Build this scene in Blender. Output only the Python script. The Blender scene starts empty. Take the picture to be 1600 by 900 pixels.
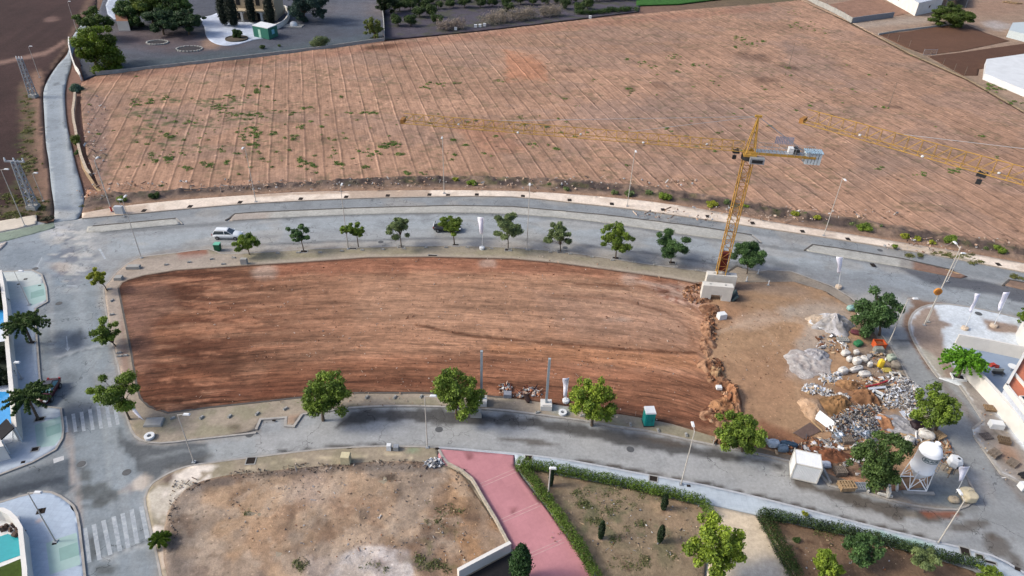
import bpy, bmesh, math, random
import numpy as np
from mathutils import Vector, Matrix
from mathutils.geometry import delaunay_2d_cdt
R = math.radians
scene = bpy.context.scene
col = scene.collection

# ---------------------------------------------------------------- camera
CAM_H = 58.6
F_PX = 1067.0                                   # focal length in pixels of the 1600 px wide photograph
_d = np.array([-55.0, 1550.0, F_PX]); _d /= np.linalg.norm(_d)
S_, C_ = _d[2], math.sqrt(1 - _d[2] ** 2)       # pitch below the horizon
rho = math.asin(-_d[0] / C_)
f_ = np.array([0, C_, -S_]); r0 = np.array([1.0, 0, 0]); u0 = np.array([0, S_, C_])
r_ = math.cos(rho) * r0 + math.sin(rho) * u0
u_ = math.cos(rho) * u0 - math.sin(rho) * r0
CAM = np.array([0, 0, CAM_H])
cd = bpy.data.cameras.new('camera'); cam = bpy.data.objects.new('camera', cd); col.objects.link(cam)
cd.sensor_width = 36; cd.lens = 36 * F_PX / 1600
cd.clip_start = 1; cd.clip_end = 9000
cam.matrix_world = Matrix(((r_[0], u_[0], -f_[0], CAM[0]), (r_[1], u_[1], -f_[1], CAM[1]),
                           (r_[2], u_[2], -f_[2], CAM[2]), (0, 0, 0, 1)))
scene.camera = cam

# ---------------------------------------------------------------- light
SUN_EL, SUN_AZ = 38, 186        # azimuth: direction towards the sun, counter-clockwise from +X (left, very slightly from our side)
world = bpy.data.worlds.new('World'); scene.world = world; world.use_nodes = True
wn = world.node_tree; bg = wn.nodes['Background']
sky = wn.nodes.new('ShaderNodeTexSky'); sky.sky_type = 'NISHITA'; sky.sun_disc = False
sky.sun_elevation = R(SUN_EL); sky.sun_rotation = R(90 - SUN_AZ); sky.dust_density = 3.5; sky.air_density = 0.8
wn.links.new(sky.outputs[0], bg.inputs[0]); bg.inputs[1].default_value = 0.15
sd = bpy.data.lights.new('sun', 'SUN'); sun = bpy.data.objects.new('sun', sd); col.objects.link(sun)
sd.energy = 1.8; sd.angle = R(13); sd.color = (1.0, 0.93, 0.81)
ld = Vector((math.cos(R(SUN_AZ)) * math.cos(R(SUN_EL)), math.sin(R(SUN_AZ)) * math.cos(R(SUN_EL)), math.sin(R(SUN_EL))))
sun.rotation_euler = ld.to_track_quat('Z', 'Y').to_euler(); sun.location = (0, 0, 200)
vs = scene.view_settings
vs.view_transform = 'Standard'; vs.look = 'None'; vs.gamma = 1; vs.use_curve_mapping = False
vs.exposure = 0.8

# ---------------------------------------------------------------- pixel <-> place
RAY_F, RAY_R, RAY_U = f_, r_, u_
def ray(px, py):
    return RAY_F * F_PX + RAY_R * (px - 800.0) - RAY_U * (py - 450.0)
def G(px, py, z=0.0):
    d = ray(px, py); t = (z - CAM_H) / d[2]
    p = CAM + d * t
    return Vector((p[0], p[1], z))
def ONY(px, py, y):                             # the point of the ray on the upright plane at this y
    d = ray(px, py); p = CAM + d * (y / d[1])
    return Vector(p)
def UV(X, Y, Z=0.0):                            # where ground points sit in the photograph
    P = np.stack([X, Y, np.zeros_like(X) + Z - CAM_H], -1)
    dep = P @ RAY_F
    return 800 + F_PX * (P @ RAY_R) / dep, 450 - F_PX * (P @ RAY_U) / dep
def mpp(px, py, z=0.0):                         # metres per photo pixel there
    p = np.array(G(px, py, z)) - CAM
    return float(p @ RAY_F) / F_PX

# ---------------------------------------------------------------- noise / colour
def _hash(ix, iy, s):
    h = (ix.astype(np.int64) * 374761393 + iy.astype(np.int64) * 668265263 + s * 974711) & 0xffffffff
    h = ((h ^ (h >> 13)) * 1274126177) & 0xffffffff
    return ((h ^ (h >> 16)) & 0xffff) / 65535.0
def vnoise(x, y, s=0):
    ix, iy = np.floor(x), np.floor(y); fx, fy = x - ix, y - iy
    fx = fx * fx * (3 - 2 * fx); fy = fy * fy * (3 - 2 * fy)
    a, b = _hash(ix, iy, s), _hash(ix + 1, iy, s); c, d = _hash(ix, iy + 1, s), _hash(ix + 1, iy + 1, s)
    return (a * (1 - fx) + b * fx) * (1 - fy) + (c * (1 - fx) + d * fx) * fy
def fbm(x, y, s=0, o=4):
    v = 0; a = 0.5; t = 0
    for k in range(o):
        v = v + a * vnoise(x * 2 ** k + 17.3 * k, y * 2 ** k - 9.1 * k, s + k); t += a; a *= 0.55
    return v / t
def sstep(a, b, x):
    t = np.clip((x - a) / (b - a), 0, 1); return t * t * (3 - 2 * t)
GAIN = 1.5
def S(r, g, b):                                 # display colour -> surface colour at this exposure
    v = np.array([r, g, b]) / 255.0
    return np.clip(np.where(v < .04045, v / 12.92, ((v + .055) / 1.055) ** 2.4) / GAIN, 0, .82)
def seg_dist(U, V, pts, closed=False):
    d = np.full(U.shape, 1e9); n = len(pts)
    for i in range(n if closed else n - 1):
        (ax, ay), (bx, by) = pts[i][:2], pts[(i + 1) % n][:2]
        ex, ey = bx - ax, by - ay; L = ex * ex + ey * ey + 1e-9
        t = np.clip(((U - ax) * ex + (V - ay) * ey) / L, 0, 1)
        d = np.minimum(d, np.hypot(U - ax - t * ex, V - ay - t * ey))
    return d
def inside(U, V, pts):
    c = np.zeros(U.shape, bool); n = len(pts)
    for i in range(n):
        (ax, ay), (bx, by) = pts[i][:2], pts[(i + 1) % n][:2]
        if ay == by: continue
        m = ((ay > V) != (by > V)) & (U < (bx - ax) * (V - ay) / (by - ay) + ax)
        c ^= m
    return c
class Paint:
    """colours a sheet: worn patches and stains with their own outlines, laid down in order"""
    def __init__(s, X, Y, z, base):
        s.X, s.Y = X, Y; s.U, s.V = UV(X, Y, z); s.c = np.tile(np.array(base, float), (len(X), 1))
    def mix(s, m, colr):
        m = np.clip(m, 0, 1)[:, None]; s.c = s.c * (1 - m) + np.array(colr) * m; return s
    def mul(s, m, k):
        m = np.clip(m, 0, 1)[:, None]; s.c = s.c * (1 - m + m * np.array(k)); return s
    def n(s, sx, sy=None, seed=0, o=4):
        return fbm(s.X / sx, s.Y / (sy or sx), seed, o)
    def var(s, sx, sy, amt, seed=0, o=4):
        v = s.n(sx, sy, seed, o) - .5
        s.c = s.c * np.clip(1 + 2 * amt * v, .2, 2)[:, None]; return s
    def ell(s, cx, cy, rx, ry, ang=0, soft=.5, warp=.5, seed=1):
        a = R(ang); dx, dy = s.U - cx, s.V - cy
        x = (dx * math.cos(a) + dy * math.sin(a)) / rx; y = (-dx * math.sin(a) + dy * math.cos(a)) / ry
        r = np.hypot(x, y) + warp * 2 * (fbm(s.X / 3.1, s.Y / 3.1, seed) - .5)
        return 1 - sstep(1 - soft, 1 + soft, r)
    def poly(s, pts, soft=2, warp=3, seed=2):
        d = seg_dist(s.U, s.V, pts, True); d = np.where(inside(s.U, s.V, pts), d, -d)
        d = d + warp * 2 * (fbm(s.X / 1.7, s.Y / 1.7, seed) - .5)
        return sstep(-soft, soft, d)
    def line(s, pts, w, soft=1.5, warp=1.0, seed=3):
        d = seg_dist(s.U, s.V, pts) + warp * 2 * (fbm(s.X / 1.3, s.Y / 1.3, seed) - .5)
        return 1 - sstep(w - soft, w + soft, d)

def smooth(pts, k=5, closed=False):             # Catmull-Rom through pixel points
    n = len(pts); out = []
    for i in range(n if closed else n - 1):
        g = (lambda j: np.array(pts[j % n][:2], float)) if closed else (lambda j: np.array(pts[min(max(j, 0), n - 1)][:2], float))
        p0, p1, p2, p3 = g(i - 1), g(i), g(i + 1), g(i + 2)
        for j in range(k):
            t = j / k
            out.append(tuple(.5 * (2 * p1 + (p2 - p0) * t + (2 * p0 - 5 * p1 + 4 * p2 - p3) * t * t + (3 * p1 - p0 - 3 * p2 + p3) * t ** 3)))
    if not closed: out.append(tuple(pts[-1][:2]))
    return out

# ---------------------------------------------------------------- objects
def tag(o, label=None, cat=None, group=None, kind=None):
    if label: o['label'] = label
    if cat: o['category'] = cat
    if group: o['group'] = group
    if kind: o['kind'] = kind
    return o
def thing(name, loc, label, cat, group=None, rz=0):
    o = bpy.data.objects.new(name, None); col.objects.link(o)
    o.location = loc; o.rotation_euler = (0, 0, rz); o.empty_display_size = .3
    return tag(o, label, cat, group)
def link_mesh(name, me, mat, parent=None):
    o = bpy.data.objects.new(name, me); col.objects.link(o)
    if mat: me.materials.append(mat)
    if parent: o.parent = parent
    return o
def copy_tree(src, loc, rz=0, label=None, group=None, sc=None):
    c = src.copy(); col.objects.link(c); c.location = loc; c.rotation_euler = (0, 0, rz)
    if label: c['label'] = label
    if group: c['group'] = group
    if sc: c.scale = (sc, sc, sc) if not hasattr(sc, '__len__') else sc
    for ch in src.children:
        d = ch.copy(); col.objects.link(d); d.parent = c
        for g in ch.children:
            e = g.copy(); col.objects.link(e); e.parent = d
    return c
class MB:
    def __init__(s): s.v = []; s.f = []
    def add(s, vs, fs):
        b = len(s.v); s.v += [tuple(p) for p in vs]; s.f += [tuple(i + b for i in q) for q in fs]; return s
    def box(s, c, d, rz=0, tilt=None, taper=1.0):
        x, y, z = [k / 2 for k in d]; vs = []
        for zz in (-z, z):
            k = taper if zz > 0 else 1
            for sx, sy in ((-1, -1), (1, -1), (1, 1), (-1, 1)): vs.append(Vector((sx * x * k, sy * y * k, zz)))
        M = Matrix.Rotation(rz, 3, 'Z')
        if tilt: M = M @ Matrix.Rotation(tilt[0], 3, 'X') @ Matrix.Rotation(tilt[1], 3, 'Y')
        return s.add([M @ v + Vector(c) for v in vs], [(3, 2, 1, 0), (4, 5, 6, 7), (0, 1, 5, 4), (1, 2, 6, 5), (2, 3, 7, 6), (3, 0, 4, 7)])
    def tube(s, a, b, ra, rb=None, n=6, caps=True):
        a, b = Vector(a), Vector(b); rb = ra if rb is None else rb
        q = (b - a).to_track_quat('Z', 'Y'); vs = []
        for p, r in ((a, ra), (b, rb)):
            for k in range(n):
                t = 2 * math.pi * k / n; vs.append(p + q @ Vector((r * math.cos(t), r * math.sin(t), 0)))
        fs = [(k, (k + 1) % n, n + (k + 1) % n, n + k) for k in range(n)]
        if caps: fs += [tuple(range(n))[::-1], tuple(range(n, 2 * n))]
        return s.add(vs, fs)
    def path(s, pts, rs, n=6):
        pts = [Vector(p) for p in pts]; vs = []; m = len(pts)
        for i, p in enumerate(pts):
            d = (pts[min(i + 1, m - 1)] - pts[max(i - 1, 0)]); q = d.to_track_quat('Z', 'Y')
            r = rs[i] if hasattr(rs, '__len__') else rs
            for k in range(n):
                t = 2 * math.pi * k / n; vs.append(p + q @ Vector((r * math.cos(t), r * math.sin(t), 0)))
        fs = [(i * n + k, i * n + (k + 1) % n, (i + 1) * n + (k + 1) % n, (i + 1) * n + k) for i in range(m - 1) for k in range(n)]
        fs += [tuple(range(n))[::-1], tuple(range((m - 1) * n, m * n))]
        return s.add(vs, fs)
    def prism(s, pts, z0, z1):
        n = len(pts); vs = [(p[0], p[1], z0) for p in pts] + [(p[0], p[1], z1) for p in pts]
        return s.add(vs, [tuple(range(n))[::-1], tuple(range(n, 2 * n))] + [(k, (k + 1) % n, n + (k + 1) % n, n + k) for k in range(n)])
    def lathe(s, prof, c=(0, 0, 0), n=20, M=None):
        vs = []; m = len(prof)
        for r, z in prof:
            for k in range(n):
                t = 2 * math.pi * k / n; p = Vector((r * math.cos(t), r * math.sin(t), z))
                vs.append((M @ p if M else p) + Vector(c))
        fs = [(i * n + k, i * n + (k + 1) % n, (i + 1) * n + (k + 1) % n, (i + 1) * n + k) for i in range(m - 1) for k in range(n)]
        return s.add(vs, fs)
    def build(s, name, mat, parent=None, sm=False, world=False):
        me = bpy.data.meshes.new(name); off = Vector(parent.location) if (world and parent) else Vector((0, 0, 0))
        me.from_pydata([Vector(v) - off for v in s.v], [], s.f); me.update()
        if sm: me.polygons.foreach_set('use_smooth', [True] * len(me.polygons))
        return link_mesh(name, me, mat, parent)
rng = random.Random(7)
NR = np.random.default_rng(5)

# ---------------------------------------------------------------- materials
def newmat(name, rough=.9, spec=.2):
    m = bpy.data.materials.new(name); m.use_nodes = True
    b = m.node_tree.nodes['Principled BSDF']; b.inputs['Roughness'].default_value = rough
    b.inputs['Specular IOR Level'].default_value = spec
    return m, m.node_tree, b
def nd(nt, t, **k):
    n = nt.nodes.new(t)
    for a, v in k.items():
        if a.startswith('i_'): n.inputs[int(a[2:])].default_value = v
        else: setattr(n, a, v)
    return n
def pmat(name, c, rough=.7, metal=0, var=.12, scale=3.0, spec=.3, dirt=None):
    """paint, metal, plaster: a colour with broad and fine unevenness"""
    m, nt, b = newmat(name, rough, spec); b.inputs['Metallic'].default_value = metal
    tc = nd(nt, 'ShaderNodeTexCoord'); no = nd(nt, 'ShaderNodeTexNoise'); no.inputs['Scale'].default_value = scale
    no.inputs['Detail'].default_value = 6; no.inputs['Roughness'].default_value = .65
    nt.links.new(tc.outputs['Object'], no.inputs['Vector'])
    mr = nd(nt, 'ShaderNodeMapRange'); mr.inputs['From Min'].default_value = .3; mr.inputs['From Max'].default_value = .7
    nt.links.new(no.outputs['Fac'], mr.inputs['Value'])
    mx = nd(nt, 'ShaderNodeMix', data_type='RGBA'); d = dirt if dirt is not None else [k * (1 - 2 * var) for k in c]
    mx.inputs['A'].default_value = (*[float(k) for k in d], 1)
    mx.inputs['B'].default_value = (*[min(1, float(k) * (1 + var * .5)) for k in c], 1)
    nt.links.new(mr.outputs['Result'], mx.inputs['Factor']); nt.links.new(mx.outputs['Result'], b.inputs['Base Color'])
    return m
def ground_mat(name, fine=.25, fscale=2.2, bump=.25, streak=None, speck=None, rough=.95, furrow=None, grid=None, ruts=False, cracks=0, grit=.5):
    """earth, asphalt, paving: painted colour attribute x grain, optional furrows / streaks / stones / paving joints"""
    m, nt, b = newmat(name, rough, .15); L = nt.links.new
    at = nd(nt, 'ShaderNodeAttribute', attribute_name='Col'); tc = nd(nt, 'ShaderNodeTexCoord')
    def mth(op, *a, clamp=False):
        n = nd(nt, 'ShaderNodeMath', operation=op, use_clamp=clamp)
        for i, v in enumerate(a):
            if isinstance(v, (int, float)): n.inputs[i].default_value = v
            else: L(v, n.inputs[i])
        return n.outputs[0]
    def noise(scale, detail=8, rough_=.7, vec=None, loc=(0, 0, 0), sc=(1, 1, 1), rot=0):
        mp = nd(nt, 'ShaderNodeMapping'); L(tc.outputs['Object'], mp.inputs['Vector'])
        mp.inputs['Location'].default_value = loc
        if rot: mp.vector_type = 'TEXTURE'; sc = tuple(1 / q for q in sc); mp.inputs['Rotation'].default_value = (0, 0, rot)
        mp.inputs['Scale'].default_value = sc
        n = nd(nt, 'ShaderNodeTexNoise'); n.inputs['Scale'].default_value = scale; n.inputs['Detail'].default_value = detail
        n.inputs['Roughness'].default_value = rough_; L(mp.outputs[0], n.inputs['Vector']); return n.outputs['Fac']
    n1 = noise(fscale); n2 = noise(fscale * .18, 6, .6, loc=(31, 7, 0))
    k = mth('MULTIPLY_ADD', mth('SUBTRACT', n1, .5), 4 * fine, 1.0)
    k = mth('MULTIPLY', k, mth('MULTIPLY_ADD', mth('SUBTRACT', n2, .5), 2.2 * fine, 1.0))
    n3 = noise(fscale * 4.5, 3, .8, loc=(11, 3, 0)); k = mth('MULTIPLY', k, mth('MULTIPLY_ADD', mth('SUBTRACT', n3, .5), 4 * fine * grit, 1.0))
    h = mth('ADD', mth('MULTIPLY', n1, 1.0), mth('MULTIPLY', n3, .35))
    if cracks:
        cv = nd(nt, 'ShaderNodeTexVoronoi', feature='DISTANCE_TO_EDGE'); mp = nd(nt, 'ShaderNodeVectorMath', operation='ADD'); L(tc.outputs['Object'], mp.inputs[0])
        wn_ = nd(nt, 'ShaderNodeTexNoise'); wn_.inputs['Scale'].default_value = .6; wn_.inputs['Detail'].default_value = 5; L(tc.outputs['Object'], wn_.inputs['Vector'])
        sc2 = nd(nt, 'ShaderNodeVectorMath', operation='SCALE'); L(wn_.outputs['Color'], sc2.inputs[0]); sc2.inputs['Scale'].default_value = 3.5; L(sc2.outputs[0], mp.inputs[1]); L(mp.outputs[0], cv.inputs['Vector']); cv.inputs['Scale'].default_value = .16
        ck = mth('LESS_THAN', cv.outputs['Distance'], .006); gate = noise(.07, 3, .5, loc=(77, 2, 0)); gt = mth('GREATER_THAN', gate, .48)
        k = mth('MULTIPLY', k, mth('SUBTRACT', 1.0, mth('MULTIPLY', mth('MULTIPLY', ck, gt), cracks)))
        pn = noise(.22, 6, .75, loc=(9, 40, 0)); pr = nd(nt, 'ShaderNodeMapRange'); pr.inputs['From Min'].default_value = .52; pr.inputs['From Max'].default_value = .60; L(pn, pr.inputs['Value'])
        k = mth('MULTIPLY', k, mth('SUBTRACT', 1.0, mth('MULTIPLY', pr.outputs[0], .13)))
        pn2 = noise(.35, 6, .8, loc=(29, 4, 0)); pr2 = nd(nt, 'ShaderNodeMapRange'); pr2.inputs['From Min'].default_value = .57; pr2.inputs['From Max'].default_value = .62; L(pn2, pr2.inputs['Value'])
        k = mth('MULTIPLY', k, mth('MULTIPLY_ADD', pr2.outputs[0], .10, 1.0))
    if ruts:                                     # machine tracks that follow the plot's own curve
        ca_ = nd(nt, 'ShaderNodeAttribute', attribute_name='Crd'); sp_ = nd(nt, 'ShaderNodeSeparateXYZ'); L(ca_.outputs['Vector'], sp_.inputs[0])
        def sn(al, ac, det, off):
            cb_ = nd(nt, 'ShaderNodeCombineXYZ'); L(mth('MULTIPLY', sp_.outputs[0], al), cb_.inputs[0]); L(mth('MULTIPLY', sp_.outputs[1], ac), cb_.inputs[1]); cb_.inputs[2].default_value = off
            q = nd(nt, 'ShaderNodeTexNoise'); q.inputs['Scale'].default_value = 1; q.inputs['Detail'].default_value = det; q.inputs['Roughness'].default_value = .65; L(cb_.outputs[0], q.inputs['Vector']); return q.outputs['Fac']
        s1 = mth('SUBTRACT', sn(.10, 1.0, 5, 3), .5); s2 = mth('SUBTRACT', sn(.42, 3.2, 5, 7), .5); s3 = mth('SUBTRACT', sn(.05, .35, 3, 9), .5)
        rs = mth('MULTIPLY', mth('ADD', mth('ADD', mth('MULTIPLY', s1, 1.7), mth('MULTIPLY', s2, 1.9)), mth('MULTIPLY', s3, .8)), mth('MINIMUM', mth('MULTIPLY_ADD', sp_.outputs[2], .75, .75), .95))
        k = mth('MULTIPLY', k, mth('ADD', rs, 1.0))
        wv = mth('ADD', sp_.outputs[1], mth('MULTIPLY', sn(.06, .3, 4, 1), 1.6)); fr_ = mth('FRACT', mth('DIVIDE', wv, 1.25))
        dk_ = mth('SUBTRACT', 1.0, mth('MULTIPLY', mth('ABSOLUTE', mth('SUBTRACT', fr_, .5)), 6), clamp=True); br_ = nd(nt, 'ShaderNodeMapRange'); br_.inputs['From Min'].default_value = .42; br_.inputs['From Max'].default_value = .6; L(sn(.12, .5, 4, 5), br_.inputs['Value'])
        rm = mth('MULTIPLY', mth('MULTIPLY', dk_, br_.outputs[0]), mth('MAXIMUM', sp_.outputs[2], 0)); k = mth('MULTIPLY', k, mth('SUBTRACT', 1.0, mth('MULTIPLY', rm, .42)))
        th_ = nd(nt, 'ShaderNodeMapRange'); th_.inputs['From Min'].default_value = .60; th_.inputs['From Max'].default_value = .66; L(sn(.07, 1.9, 4, 15), th_.inputs['Value']); k = mth('MULTIPLY', k, mth('SUBTRACT', 1.0, mth('MULTIPLY', th_.outputs[0], mth('MULTIPLY_ADD', sp_.outputs[2], .3, .32))))
        h = mth('ADD', h, mth('SUBTRACT', mth('MULTIPLY', rs, 1.6), mth('MULTIPLY', rm, .9)))
    if streak:                                   # (across scale, along scale, rotation, amount)
        a, al, ro, am = streak
        s1 = noise(1.0, 5, .6, sc=(al, a, 1), rot=ro); s2 = noise(1.0, 4, .6, sc=(al * 3, a * 3.3, 1), rot=ro, loc=(5, 5, 0))
        ss = mth('ADD', mth('MULTIPLY', mth('SUBTRACT', s1, .5), am * 3), mth('MULTIPLY', mth('SUBTRACT', s2, .5), am * 2))
        k = mth('MULTIPLY', k, mth('ADD', ss, 1.0)); h = mth('ADD', h, mth('MULTIPLY', ss, .6))
    if furrow:                                   # (nx, ny, period, light, dark)
        nx, ny, per, li, dk = furrow
        sp = nd(nt, 'ShaderNodeSeparateXYZ'); L(tc.outputs['Object'], sp.inputs[0])
        wob = noise(.05, 3, .5, loc=(3, 9, 0)); wob2 = noise(.5, 3, .5)
        u = mth('ADD', mth('MULTIPLY', sp.outputs[0], nx), mth('MULTIPLY', sp.outputs[1], ny))
        v = mth('ADD', mth('MULTIPLY', sp.outputs[0], -ny), mth('MULTIPLY', sp.outputs[1], nx))
        u = mth('ADD', u, mth('MULTIPLY', wob, .9)); u = mth('ADD', u, mth('MULTIPLY', wob2, .14))
        uf = mth('DIVIDE', u, per); fr = mth('FRACT', uf); row = mth('FLOOR', uf)
        cb = nd(nt, 'ShaderNodeCombineXYZ'); L(mth('MULTIPLY', row, 7.31), cb.inputs[0]); L(mth('MULTIPLY', v, .035), cb.inputs[1])
        rn = nd(nt, 'ShaderNodeTexNoise'); rn.inputs['Scale'].default_value = 1; rn.inputs['Detail'].default_value = 4; L(cb.outputs[0], rn.inputs['Vector'])
        on = nd(nt, 'ShaderNodeMapRange'); on.inputs['From Min'].default_value = .42; on.inputs['From Max'].default_value = .64; L(rn.outputs['Fac'], on.inputs['Value'])
        lit = mth('SUBTRACT', 1.0, mth('MULTIPLY', mth('ABSOLUTE', mth('SUBTRACT', fr, .5)), 13), clamp=True)
        drk = mth('SUBTRACT', 1.0, mth('MULTIPLY', mth('ABSOLUTE', mth('SUBTRACT', fr, .6)), 12), clamp=True)  # lit ridge and its dark side, painted into the colour as paired lines
        k = mth('MULTIPLY', k, mth('MULTIPLY_ADD', mth('MULTIPLY', lit, on.outputs[0]), li, 1.0))
        dn = mth('MULTIPLY', drk, mth('MULTIPLY_ADD', rn.outputs['Fac'], 1.3, .1))
        k = mth('MULTIPLY', k, mth('SUBTRACT', 1.0, mth('MULTIPLY', dn, dk)))
        # small clods lying across the rows, as the plough left them
        cn = noise(1.0, 4, .6, sc=(.9, 2.6, 1), rot=math.atan2(ny, nx)); fs_ = noise(1.0, 4, .65, sc=(2.8, .16, 1), rot=math.atan2(ny, nx)); k = mth('MULTIPLY', k, mth('MULTIPLY_ADD', mth('SUBTRACT', fs_, .5), 1.1, 1.0)); cr = nd(nt, 'ShaderNodeMapRange')
        cr.inputs['From Min'].default_value = .56; cr.inputs['From Max'].default_value = .70; L(cn, cr.inputs['Value'])
        k = mth('MULTIPLY', k, mth('SUBTRACT', 1.0, mth('MULTIPLY', cr.outputs[0], .26)))
        h = mth('ADD', h, mth('MULTIPLY', mth('SUBTRACT', lit, drk), .5))
    if speck:                                    # (scale, threshold, light, dark)
        sc_, th, li, dk = speck
        vo = nd(nt, 'ShaderNodeTexVoronoi'); vo.inputs['Scale'].default_value = sc_; L(tc.outputs['Object'], vo.inputs['Vector'])
        near = mth('LESS_THAN', vo.outputs['Distance'], .3)
        sx = nd(nt, 'ShaderNodeSeparateColor'); L(vo.outputs['Color'], sx.inputs[0])
        a = mth('MULTIPLY', near, mth('GREATER_THAN', sx.outputs[0], th)); c2 = mth('MULTIPLY', near, mth('LESS_THAN', sx.outputs[0], 1 - th))
        k = mth('MULTIPLY', k, mth('MULTIPLY_ADD', a, li, 1.0)); k = mth('MULTIPLY', k, mth('SUBTRACT', 1.0, mth('MULTIPLY', c2, dk)))
    if grid:                                     # (size, amount, rotation)
        br = nd(nt, 'ShaderNodeTexBrick', offset=0.0); mp = nd(nt, 'ShaderNodeMapping'); L(tc.outputs['Object'], mp.inputs[0])
        mp.inputs['Rotation'].default_value = (0, 0, grid[2]); L(mp.outputs[0], br.inputs[0])
        br.inputs['Color1'].default_value = (1, 1, 1, 1); br.inputs['Color2'].default_value = (.93, .93, .93, 1)
        br.inputs['Mortar'].default_value = (1 - grid[1],) * 3 + (1,)
        br.inputs['Scale'].default_value = 1; br.inputs['Brick Width'].default_value = grid[0]; br.inputs['Row Height'].default_value = grid[0]
        br.inputs['Mortar Size'].default_value = grid[0] * .03
        sx = nd(nt, 'ShaderNodeSeparateColor'); L(br.outputs['Color'], sx.inputs[0]); k = mth('MULTIPLY', k, sx.outputs[0])
    vm = nd(nt, 'ShaderNodeVectorMath', operation='SCALE'); L(at.outputs['Color'], vm.inputs[0]); L(mth('MAXIMUM', k, .1), vm.inputs['Scale'])
    L(vm.outputs[0], b.inputs['Base Color'])
    if bump:
        bp = nd(nt, 'ShaderNodeBump'); bp.inputs['Strength'].default_value = min(1, bump * 2); bp.inputs['Distance'].default_value = bump
        L(h, bp.inputs['Height']); L(bp.outputs[0], b.inputs['Normal'])
    return m

# ---------------------------------------------------------------- ground sheets
def sheet(name, px, z, mat, paint, spacing=1.0, zfn=None, skirt=.3, pz=None, world_pts=None, kind='structure', coord=None):
    w = world_pts or [G(p[0], p[1], z) for p in px]
    bd = []
    for i in range(len(w)):
        a, b = w[i], w[(i + 1) % len(w)]; L = math.hypot(b[0] - a[0], b[1] - a[1]); k = max(1, int(L / max(spacing * 1.5, .6)))
        if L < .01: continue
        for j in range(k): bd.append((a[0] + (b[0] - a[0]) * j / k, a[1] + (b[1] - a[1]) * j / k))
    bx = np.array(bd); x0, y0 = bx.min(0); x1, y1 = bx.max(0)
    gx, gy = np.meshgrid(np.arange(x0, x1, spacing), np.arange(y0, y1, spacing * .87)); gx[1::2] += spacing / 2
    gx = gx.ravel() + NR.uniform(-.1, .1, gx.size) * spacing; gy = gy.ravel() + NR.uniform(-.1, .1, gy.size) * spacing
    U, V = UV(gx, gy, z); vis = (U > -250) & (U < 1850) & (V > -160) & (V < 1060)
    coarse = (NR.random(gx.size) < .02)
    m = inside(gx, gy, bd) & (vis | coarse); gx, gy = gx[m], gy[m]
    if len(gx) < 60000:
        m = seg_dist(gx, gy, bd[::2] if len(bd) > 600 else bd, True) > spacing * .35; gx, gy = gx[m], gy[m]
    vin = [Vector(p) for p in bd] + [Vector((a, b)) for a, b in zip(gx, gy)]
    nb = len(bd)
    v, e, f, *_ = delaunay_2d_cdt(vin, [(i, (i + 1) % nb) for i in range(nb)], [], 1, 1e-5, False)
    P = np.array([(q[0], q[1]) for q in v]); X, Y = P[:, 0], P[:, 1]
    ft = np.array([tuple(q) for q in f]); cx, cy = X[ft].mean(1), Y[ft].mean(1)
    f = ft[inside(cx, cy, bd)]
    Z = np.full(len(X), float(z))
    if zfn is not None:
        ed = sstep(0, spacing * 2.5, seg_dist(X, Y, bd, True)) if len(X) < 60000 else 1
        Z = Z + zfn(X, Y) * ed
    pt = paint(X, Y, z if pz is None else pz); C = np.clip(pt.c, 0.004, .85)
    vs = [tuple(q) for q in np.stack([X, Y, Z], -1)]; fs = [tuple(int(k) for k in q) for q in f]
    # orient upward
    q = f[0]; ar = (X[q[1]] - X[q[0]]) * (Y[q[2]] - Y[q[0]]) - (X[q[2]] - X[q[0]]) * (Y[q[1]] - Y[q[0]])
    if ar < 0: fs = [t[::-1] for t in fs]
    if skirt:
        cnt = {}
        for t in fs:
            for i in range(3):
                a, b = t[i], t[(i + 1) % 3]; cnt[(a, b)] = 1
        low = {}; C2 = list(map(tuple, C))
        for (a, b) in list(cnt):
            if (b, a) not in cnt:
                for k in (a, b):
                    if k not in low:
                        low[k] = len(vs); vs.append((vs[k][0], vs[k][1], z - skirt)); C2.append(tuple(C[k] * .8))
                fs.append((b, a, low[a], low[b]))
        C = np.array(C2)
    me = bpy.data.meshes.new(name); me.from_pydata(vs, [], fs); me.update()
    ca = me.color_attributes.new('Col', 'FLOAT_COLOR', 'POINT')
    ca.data.foreach_set('color', np.concatenate([C, np.ones((len(C), 1))], 1).ravel().astype(np.float32))
    if coord:
        vv = np.array(vs); at = me.attributes.new('Crd', 'FLOAT_VECTOR', 'POINT'); at.data.foreach_set('vector', coord(vv[:, 0], vv[:, 1]).ravel().astype(np.float32))
    me.polygons.foreach_set('use_smooth', [True] * len(me.polygons))
    o = link_mesh(name, me, mat); tag(o, kind=kind); return o
def plain(c, **k):
    def f(X, Y, z):
        p = Paint(X, Y, z, c); p.var(6, 6, k.get('a', .12), k.get('seed', 4)); p.var(1.5, 1.5, k.get('b', .08), 8); return p
    return f
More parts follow.
